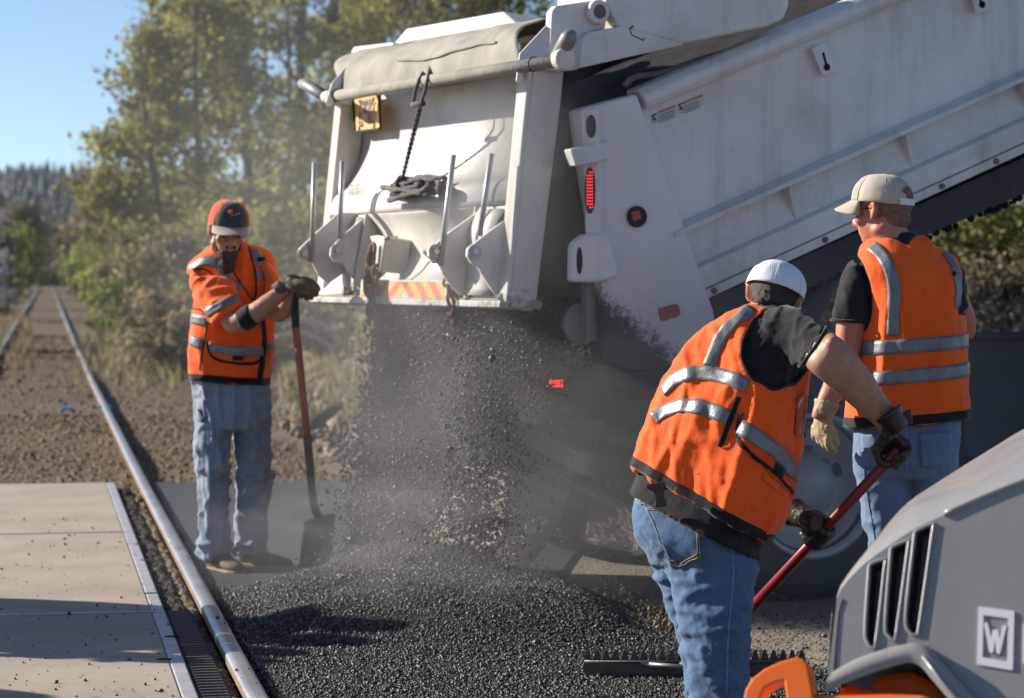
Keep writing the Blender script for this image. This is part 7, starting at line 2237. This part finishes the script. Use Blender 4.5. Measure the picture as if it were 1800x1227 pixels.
fl_me = flank_mesh()
fo = link('hood_flank', fl_me, M['hood'], rol)
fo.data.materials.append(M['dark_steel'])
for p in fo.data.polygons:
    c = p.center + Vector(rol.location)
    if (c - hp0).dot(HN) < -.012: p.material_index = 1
# rolled edge round every vent
for v in vents:
    pts = [hs(x, y, .001) for x, y in v]; pts = spath(pts + pts[:1], 4)
    MB().tube(pts, .0042, 8, cap=False).build('vent_rim', M['hood'], rol, smooth=True)
    # woven guard behind the slot
    g = MB()
    xs = [x for x, y in v]; ys = [y for x, y in v]
    for k in range(44):
        y = min(ys) + 10 + (max(ys) - min(ys)) * k / 43; f_ = 1 - (k / 43)
        xr = max(xs) - 24 * (1 - f_)
        g.tube([hin(xr - 22, y + 5, .040), hin(xr + 6, y - 5, .040)], .0030, 5)
    for k in range(9):
        x = max(xs) - 46 + 28 * k / 8
        g.tube([hin(x, max(ys) + 4, .043), hin(x + 24, min(ys) + 14, .043)], .0026, 5)
    o = g.build('vent_mesh', M['bolt'], rol); o['kind'] = 'stuff'
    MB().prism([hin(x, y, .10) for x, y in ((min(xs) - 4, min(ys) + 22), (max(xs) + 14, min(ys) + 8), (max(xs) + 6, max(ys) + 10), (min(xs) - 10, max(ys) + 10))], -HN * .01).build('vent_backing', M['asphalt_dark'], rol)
# shoulder band rising from the flank to the crown, then the top and the far side
crown = [(1471, 1048), (1477, 1030), (1496, 1002), (1520, 972), (1540, 948), (1568, 912), (1600, 880), (1648, 848), (1700, 815), (1760, 778), (1800, 754), (1960, 670), (2200, 560)]
n = 48
def resample(pts, n):
    q = [Vector((x, y, 0)) for x, y in pts]; s = [0]
    for a, b in zip(q, q[1:]): s.append(s[-1] + (b - a).length)
    out = []
    for k in range(n):
        d = s[-1] * k / (n - 1); i = max(j for j in range(len(s) - 1) if s[j] <= d + 1e-9)
        out.append(q[i].lerp(q[i + 1], (d - s[i]) / (s[i + 1] - s[i] + 1e-9)))
    return out
ta, tb = resample(spath([Vector((x, y, 0)) for x, y in top_c], 4) and [(p.x, p.y) for p in spath([Vector((x, y, 0)) for x, y in top_c], 4)], n), resample([(p.x, p.y) for p in spath([Vector((x, y, 0)) for x, y in crown], 4)], n)
rows = []
for i in range(n):
    a = hs(ta[i].x, ta[i].y); f = i / (n - 1)
    dep = .03 + .80 * float(sstep(0, .55, f))              # the hood is narrow at its nose and widens backwards
    b = hs(tb[i].x, tb[i].y, -dep); e = min(1, i / 12)
    rows.append([a, a.lerp(b, .03) + Vector((0, 0, .004 * e)), a.lerp(b, .2) + Vector((0, 0, .016 * e)), a.lerp(b, .5) + Vector((0, 0, .018 * e)), a.lerp(b, .8) + Vector((0, 0, .008 * e)), b, b - HN * .03 - Vector((0, 0, .03)), b - HN * .06 - Vector((0, 0, .35)), b - HN * .03 - Vector((0, 0, .7))])
m_ = len(rows[0])
vs = [p for r_ in rows for p in r_]
fs = [(i * m_ + k, (i + 1) * m_ + k, (i + 1) * m_ + k + 1, i * m_ + k + 1) for i in range(n - 1) for k in range(m_ - 1)]
MB().add(vs, fs).build('hood_crown', M['hood'], rol, smooth=True)
# bright crease between flank and shoulder
MB().tube([hs(p.x, p.y, .0) + Vector((0, 0, .002)) for p in ta[14:]], .0065, 8).build('hood_crease', M['hood'], rol, smooth=True)
# front nose band at the left end
nose = [(1471, 1052), (1463, 1075), (1459, 1120), (1455, 1192)]
MB().loft([[hs(x, y, .0), hs(x, y, 0) + HT * -.004 - HN * .012, hs(x, y, 0) + HT * .004 - HN * .035, hs(x, y, 0) + HT * .30 - HN * .30] for x, y in nose], cap=False, closed=False).build('hood_nose', M['hood'], rol, smooth=True)
MB().tube([hs(x + 11, y + 1, .0005) for x, y in nose], .0022, 6).build('panel_gap', M['dark_steel'], rol, smooth=True)
# arched lip over the orange frame: a stepped flange standing proud
arch = [(1455, 1186), (1500, 1160), (1550, 1142), (1595, 1131), (1616, 1131), (1634, 1139), (1654, 1160), (1700, 1210), (1760, 1272), (1960, 1440)]
lip_o = [(p.x, p.y) for p in spath([Vector((x, y, 0)) for x, y in arch], 4)]
arch_i = [(1450, 1214), (1500, 1194), (1550, 1176), (1590, 1165), (1606, 1165), (1622, 1174), (1640, 1195), (1670, 1230), (1735, 1300), (1920, 1470)]
lip_i = [(p.x, p.y) for p in spath([Vector((x, y, 0)) for x, y in arch_i], 4)]
rows = []
for (x, y), (u, v) in zip(lip_o, lip_i):
    rows.append([hs(x, y, .002), hs(x, y + 3, .020), hs(x * .8 + u * .2, y * .8 + v * .2, .030), hs(u, v, .032), hs(u, v, .026) + Vector((0, 0, -.002)), hs(u, v, -.25)])
m_ = 6; vs = [p for r_ in rows for p in r_]
fs = [(i * m_ + k, (i + 1) * m_ + k, (i + 1) * m_ + k + 1, i * m_ + k + 1) for i in range(len(rows) - 1) for k in range(m_ - 1)]
MB().add(vs, fs).build('hood_lip', M['hood'], rol, smooth=True)
for (x0, y0, x1, y1) in ((1636, 1152, 1668, 1192),):
    MB().tube([hs(x0 - 14, y0 + 2, .030), hs(x1 - 14, y1 + 4, .034), hs(x1 + 40, y1 + 62, .034)], .004, 6).build('lip_bead', M['hood'], rol, smooth=True)
# boxed W and the edge of the next letter
bx = [(1720, 1066), (1783, 1074), (1780, 1178), (1717, 1168)]
inn = [(1728.5, 1081), (1772, 1087), (1770, 1163), (1727, 1155)]
lg = MB()
for i in range(4):
    j = (i + 1) % 4
    lg.prism([hs(*bx[i], .0035), hs(*bx[j], .0035), hs(*inn[j], .0035), hs(*inn[i], .0035)], HN * -.003)
lm = lg.build('logo_frame', M['logo'], rol); lm['kind'] = 'stuff'
wl = MB()
def stroke(a, b, w):
    pa, pb = hs(*a, .0035), hs(*b, .0035); d = (pb - pa).normalized(); s_ = HN.cross(d).normalized() * w
    pts = [pa + s_ * math.cos(t) - d * w * math.sin(t) for t in np.linspace(0, math.pi, 7)] + [pb - s_ * math.cos(t) + d * w * math.sin(t) for t in np.linspace(0, math.pi, 7)]
    return pts
W0 = [(1733, 1097), (1742.5, 1144), (1747.5, 1110), (1751.5, 1110), (1755, 1146), (1765.5, 1102)]
# one continuous W outline, built as joined strokes at slightly different heights
for k, (a, b) in enumerate(((0, 1), (1, 2), (3, 4), (4, 5))):
    pts = stroke(W0[a], W0[b], .0044)
    wl.prism([p + HN * .0004 * k for p in pts], HN * -.003)
lw = wl.build('logo_letter', M['logo'], rol); lw['kind'] = 'stuff'
MB().prism([hs(x, y, .0035) for x, y in ((1798.6, 1096), (1806, 1097), (1804, 1168), (1797.8, 1166))], HN * -.003).build('logo_letter', M['logo'], rol)
# orange frame under the hood, lifting loop, drum
fr = [(1440, 1222), (1500, 1203), (1560, 1186), (1590, 1178), (1640, 1190), (1760, 1330), (1960, 1560), (1960, 1900), (1440, 1900)]
MB().prism([hs(x, y, -.10) for x, y in ((1470, 1206), (1520, 1190), (1560, 1180), (1600, 1176), (1640, 1196), (1760, 1330), (1960, 1560), (1960, 1700), (1470, 1700))], HN * -.8).build('front_frame', M['roller_orange'], rol, bevel=.02)
MB().prism([hs(x, y, .03) for x, y in ((1420, 1222), (1470, 1219), (1560, 1218), (1620, 1220), (1650, 1232), (1760, 1340), (1760, 1400), (1420, 1300))], HN * -.2).build('frame_rail', M['roller_orange'], rol, bevel=.012)
lo_o = [(1306, 1232), (1310, 1212), (1322, 1192), (1344, 1175), (1370, 1163), (1398, 1155), (1412, 1158), (1419, 1166), (1424, 1190), (1430, 1222), (1432, 1330), (1306, 1330)]
lo_i = [(1336, 1226), (1344, 1209), (1360, 1200), (1378, 1196), (1382, 1226), (1384, 1300), (1336, 1300)]
bm = bmesh.new()
def lp(pts, d):
    v = [bm.verts.new(hs(x, y, d)) for x, y in pts]
    return v, [bm.edges.new((v[i], v[(i + 1) % len(v)])) for i in range(len(v))]
vo, eo = lp(lo_o, .04); vi, ei = lp(lo_i, .04)
bmesh.ops.triangle_fill(bm, use_beauty=True, edges=eo + ei)
for f in list(bm.faces):
    if inpoly(*topix(f.calc_center_median()), lo_i): bm.faces.remove(f)
r_ = bmesh.ops.extrude_face_region(bm, geom=list(bm.faces))
bmesh.ops.translate(bm, verts=[v for v in r_['geom'] if isinstance(v, bmesh.types.BMVert)], vec=-HN * .055)
bmesh.ops.recalc_face_normals(bm, faces=bm.faces)
me = bpy.data.meshes.new('lifting_loop'); bm.to_mesh(me); bm.free(); me.transform(Matrix.Translation(-Vector(rol.location)))
link('lifting_loop', me, M['roller_orange'], rol, False, .007, 3)
dc = Vector((hs(1560, 1500, 0).x + .42, hs(1560, 1500, 0).y + .55, .26))
HD = Vector((HN.x, HN.y, 0)).normalized()
MB().tube([dc + HD * .35, dc - HD * .45], .26, 40).build('drum', M['galv'], rol, smooth=False, bevel=.01)
MB().prism([hs(x, y, -.05) for x, y in ((1960, 700), (3400, 500), (3400, 1700), (1960, 1700))], HN * -.95).build('rear_body', M['hood'], rol, bevel=.04)
MB().prism([hs(x, y, -.02) for x, y in ((2400, 1300), (3000, 1300), (3000, 1900), (2400, 1900))], HN * -.9).build('rear_frame', M['roller_orange'], rol, bevel=.03)
d2 = dc + HT * 1.3
MB().tube([d2 + HD * .35, d2 - HD * .45], .26, 40).build('drum', M['galv'], rol, smooth=False, bevel=.01)

# ================================================================== STEAM AND DUST
def steam(name, c, r, dens, label, seed, nscale=1.6, col=(.56, .56, .55), lo=.42, hi=.72, fall=1.0):
    """soft lumpy cloud filling a closed ellipsoid; density fades to nothing at its skin"""
    c = Vector(c); mb = MB().ball((0, 0, 0), 1, 1, 1, 24, 14)
    me = mb.mesh(name)
    m = bpy.data.materials.new(name); m.use_nodes = True; t = m.node_tree
    for n_ in list(t.nodes): t.nodes.remove(n_)
    out = t.nodes.new('ShaderNodeOutputMaterial'); pv = t.nodes.new('ShaderNodeVolumePrincipled')
    pv.inputs['Color'].default_value = col + (1,); pv.inputs['Anisotropy'].default_value = .25
    tc = t.nodes.new('ShaderNodeTexCoord'); ln = t.nodes.new('ShaderNodeVectorMath'); ln.operation = 'LENGTH'
    t.links.new(tc.outputs['Object'], ln.inputs[0])
    f1 = t.nodes.new('ShaderNodeMapRange'); f1.interpolation_type = 'SMOOTHSTEP'
    f1.inputs['From Min'].default_value = 1.0; f1.inputs['From Max'].default_value = .15; f1.inputs['To Min'].default_value = 0; f1.inputs['To Max'].default_value = 1
    t.links.new(ln.outputs['Value'], f1.inputs['Value'])
    mp = t.nodes.new('ShaderNodeMapping'); mp.inputs['Location'].default_value = (seed, seed * .7, 0); t.links.new(tc.outputs['Object'], mp.inputs[0])
    nz_ = t.nodes.new('ShaderNodeTexNoise'); nz_.inputs['Scale'].default_value = nscale; nz_.inputs['Detail'].default_value = 3; nz_.inputs['Roughness'].default_value = .55; nz_.inputs['Distortion'].default_value = .6
    t.links.new(mp.outputs[0], nz_.inputs['Vector'])
    f2 = t.nodes.new('ShaderNodeMapRange'); f2.inputs['From Min'].default_value = lo; f2.inputs['From Max'].default_value = hi
    t.links.new(nz_.outputs['Fac'], f2.inputs['Value'])
    a = t.nodes.new('ShaderNodeMath'); a.operation = 'MULTIPLY'; t.links.new(f1.outputs[0], a.inputs[0]); t.links.new(f2.outputs[0], a.inputs[1])
    b = t.nodes.new('ShaderNodeMath'); b.operation = 'MULTIPLY'; b.inputs[1].default_value = dens; t.links.new(a.outputs[0], b.inputs[0])
    t.links.new(b.outputs[0], pv.inputs['Density']); t.links.new(pv.outputs[0], out.inputs['Volume'])
    o = link(name, me, m); o.location = c; o.scale = r
    return tag(o, label, 'steam', kind='stuff')
steam('steam', T(.6, .7, .95), (1.4, 1.45, 1.15), 1.9, 'grey steam and dust rising round the falling asphalt', 3.3, 2.2, lo=.30, hi=.70, col=(.50, .50, .49))
steam('steam', T(1.1, -.25, .75), (1.75, .62, 1.0), 2.1, 'grey steam drifting along the near wheels of the truck', 9.1, 2.0, lo=.28, hi=.72)
steam('steam', (-.35, 11.0, .30), (1.6, 1.5, .5), .65, 'low wisps of steam lying over the fresh heap', 14.2, 3.0, lo=.36, hi=.74)
steam('steam', T(.4, 3.4, 1.6), (1.1, .9, 1.2), .28, 'thin dust hanging behind the tailgate against the trees', 5.7, 1.6, lo=.3, hi=.8)
steam('steam', (-1.9, 19.5, 2.6), (2.8, 2.4, 3.2), .16, 'faint dust veil floating before the tree belt', 8.4, 1.3, lo=.25, hi=.8)
steam('steam', T(.28, .35, 1.75), (.55, 1.0, .85), 1.7, 'thin steam rising in the gap between tailgate and body', 11.4, 1.8, lo=.28, hi=.75)

# ================================================================== AIR: far things fade to blue
hz = MB().box((0, 1150, 150), (1500, 0, 0), (0, 1230, 0), (0, 0, 152.5))
mh = bpy.data.materials.new('haze'); mh.use_nodes = True
th_ = mh.node_tree
for n_ in list(th_.nodes): th_.nodes.remove(n_)
ho_ = th_.nodes.new('ShaderNodeOutputMaterial'); hv_ = th_.nodes.new('ShaderNodeVolumePrincipled')
hv_.inputs['Color'].default_value = (.55, .78, 1.0, 1); hv_.inputs['Density'].default_value = .000035; hv_.inputs['Anisotropy'].default_value = .2
th_.links.new(hv_.outputs[0], ho_.inputs['Volume'])
tag(hz.build('haze', mh), 'pale blue air fading the far hill', 'haze', kind='stuff')
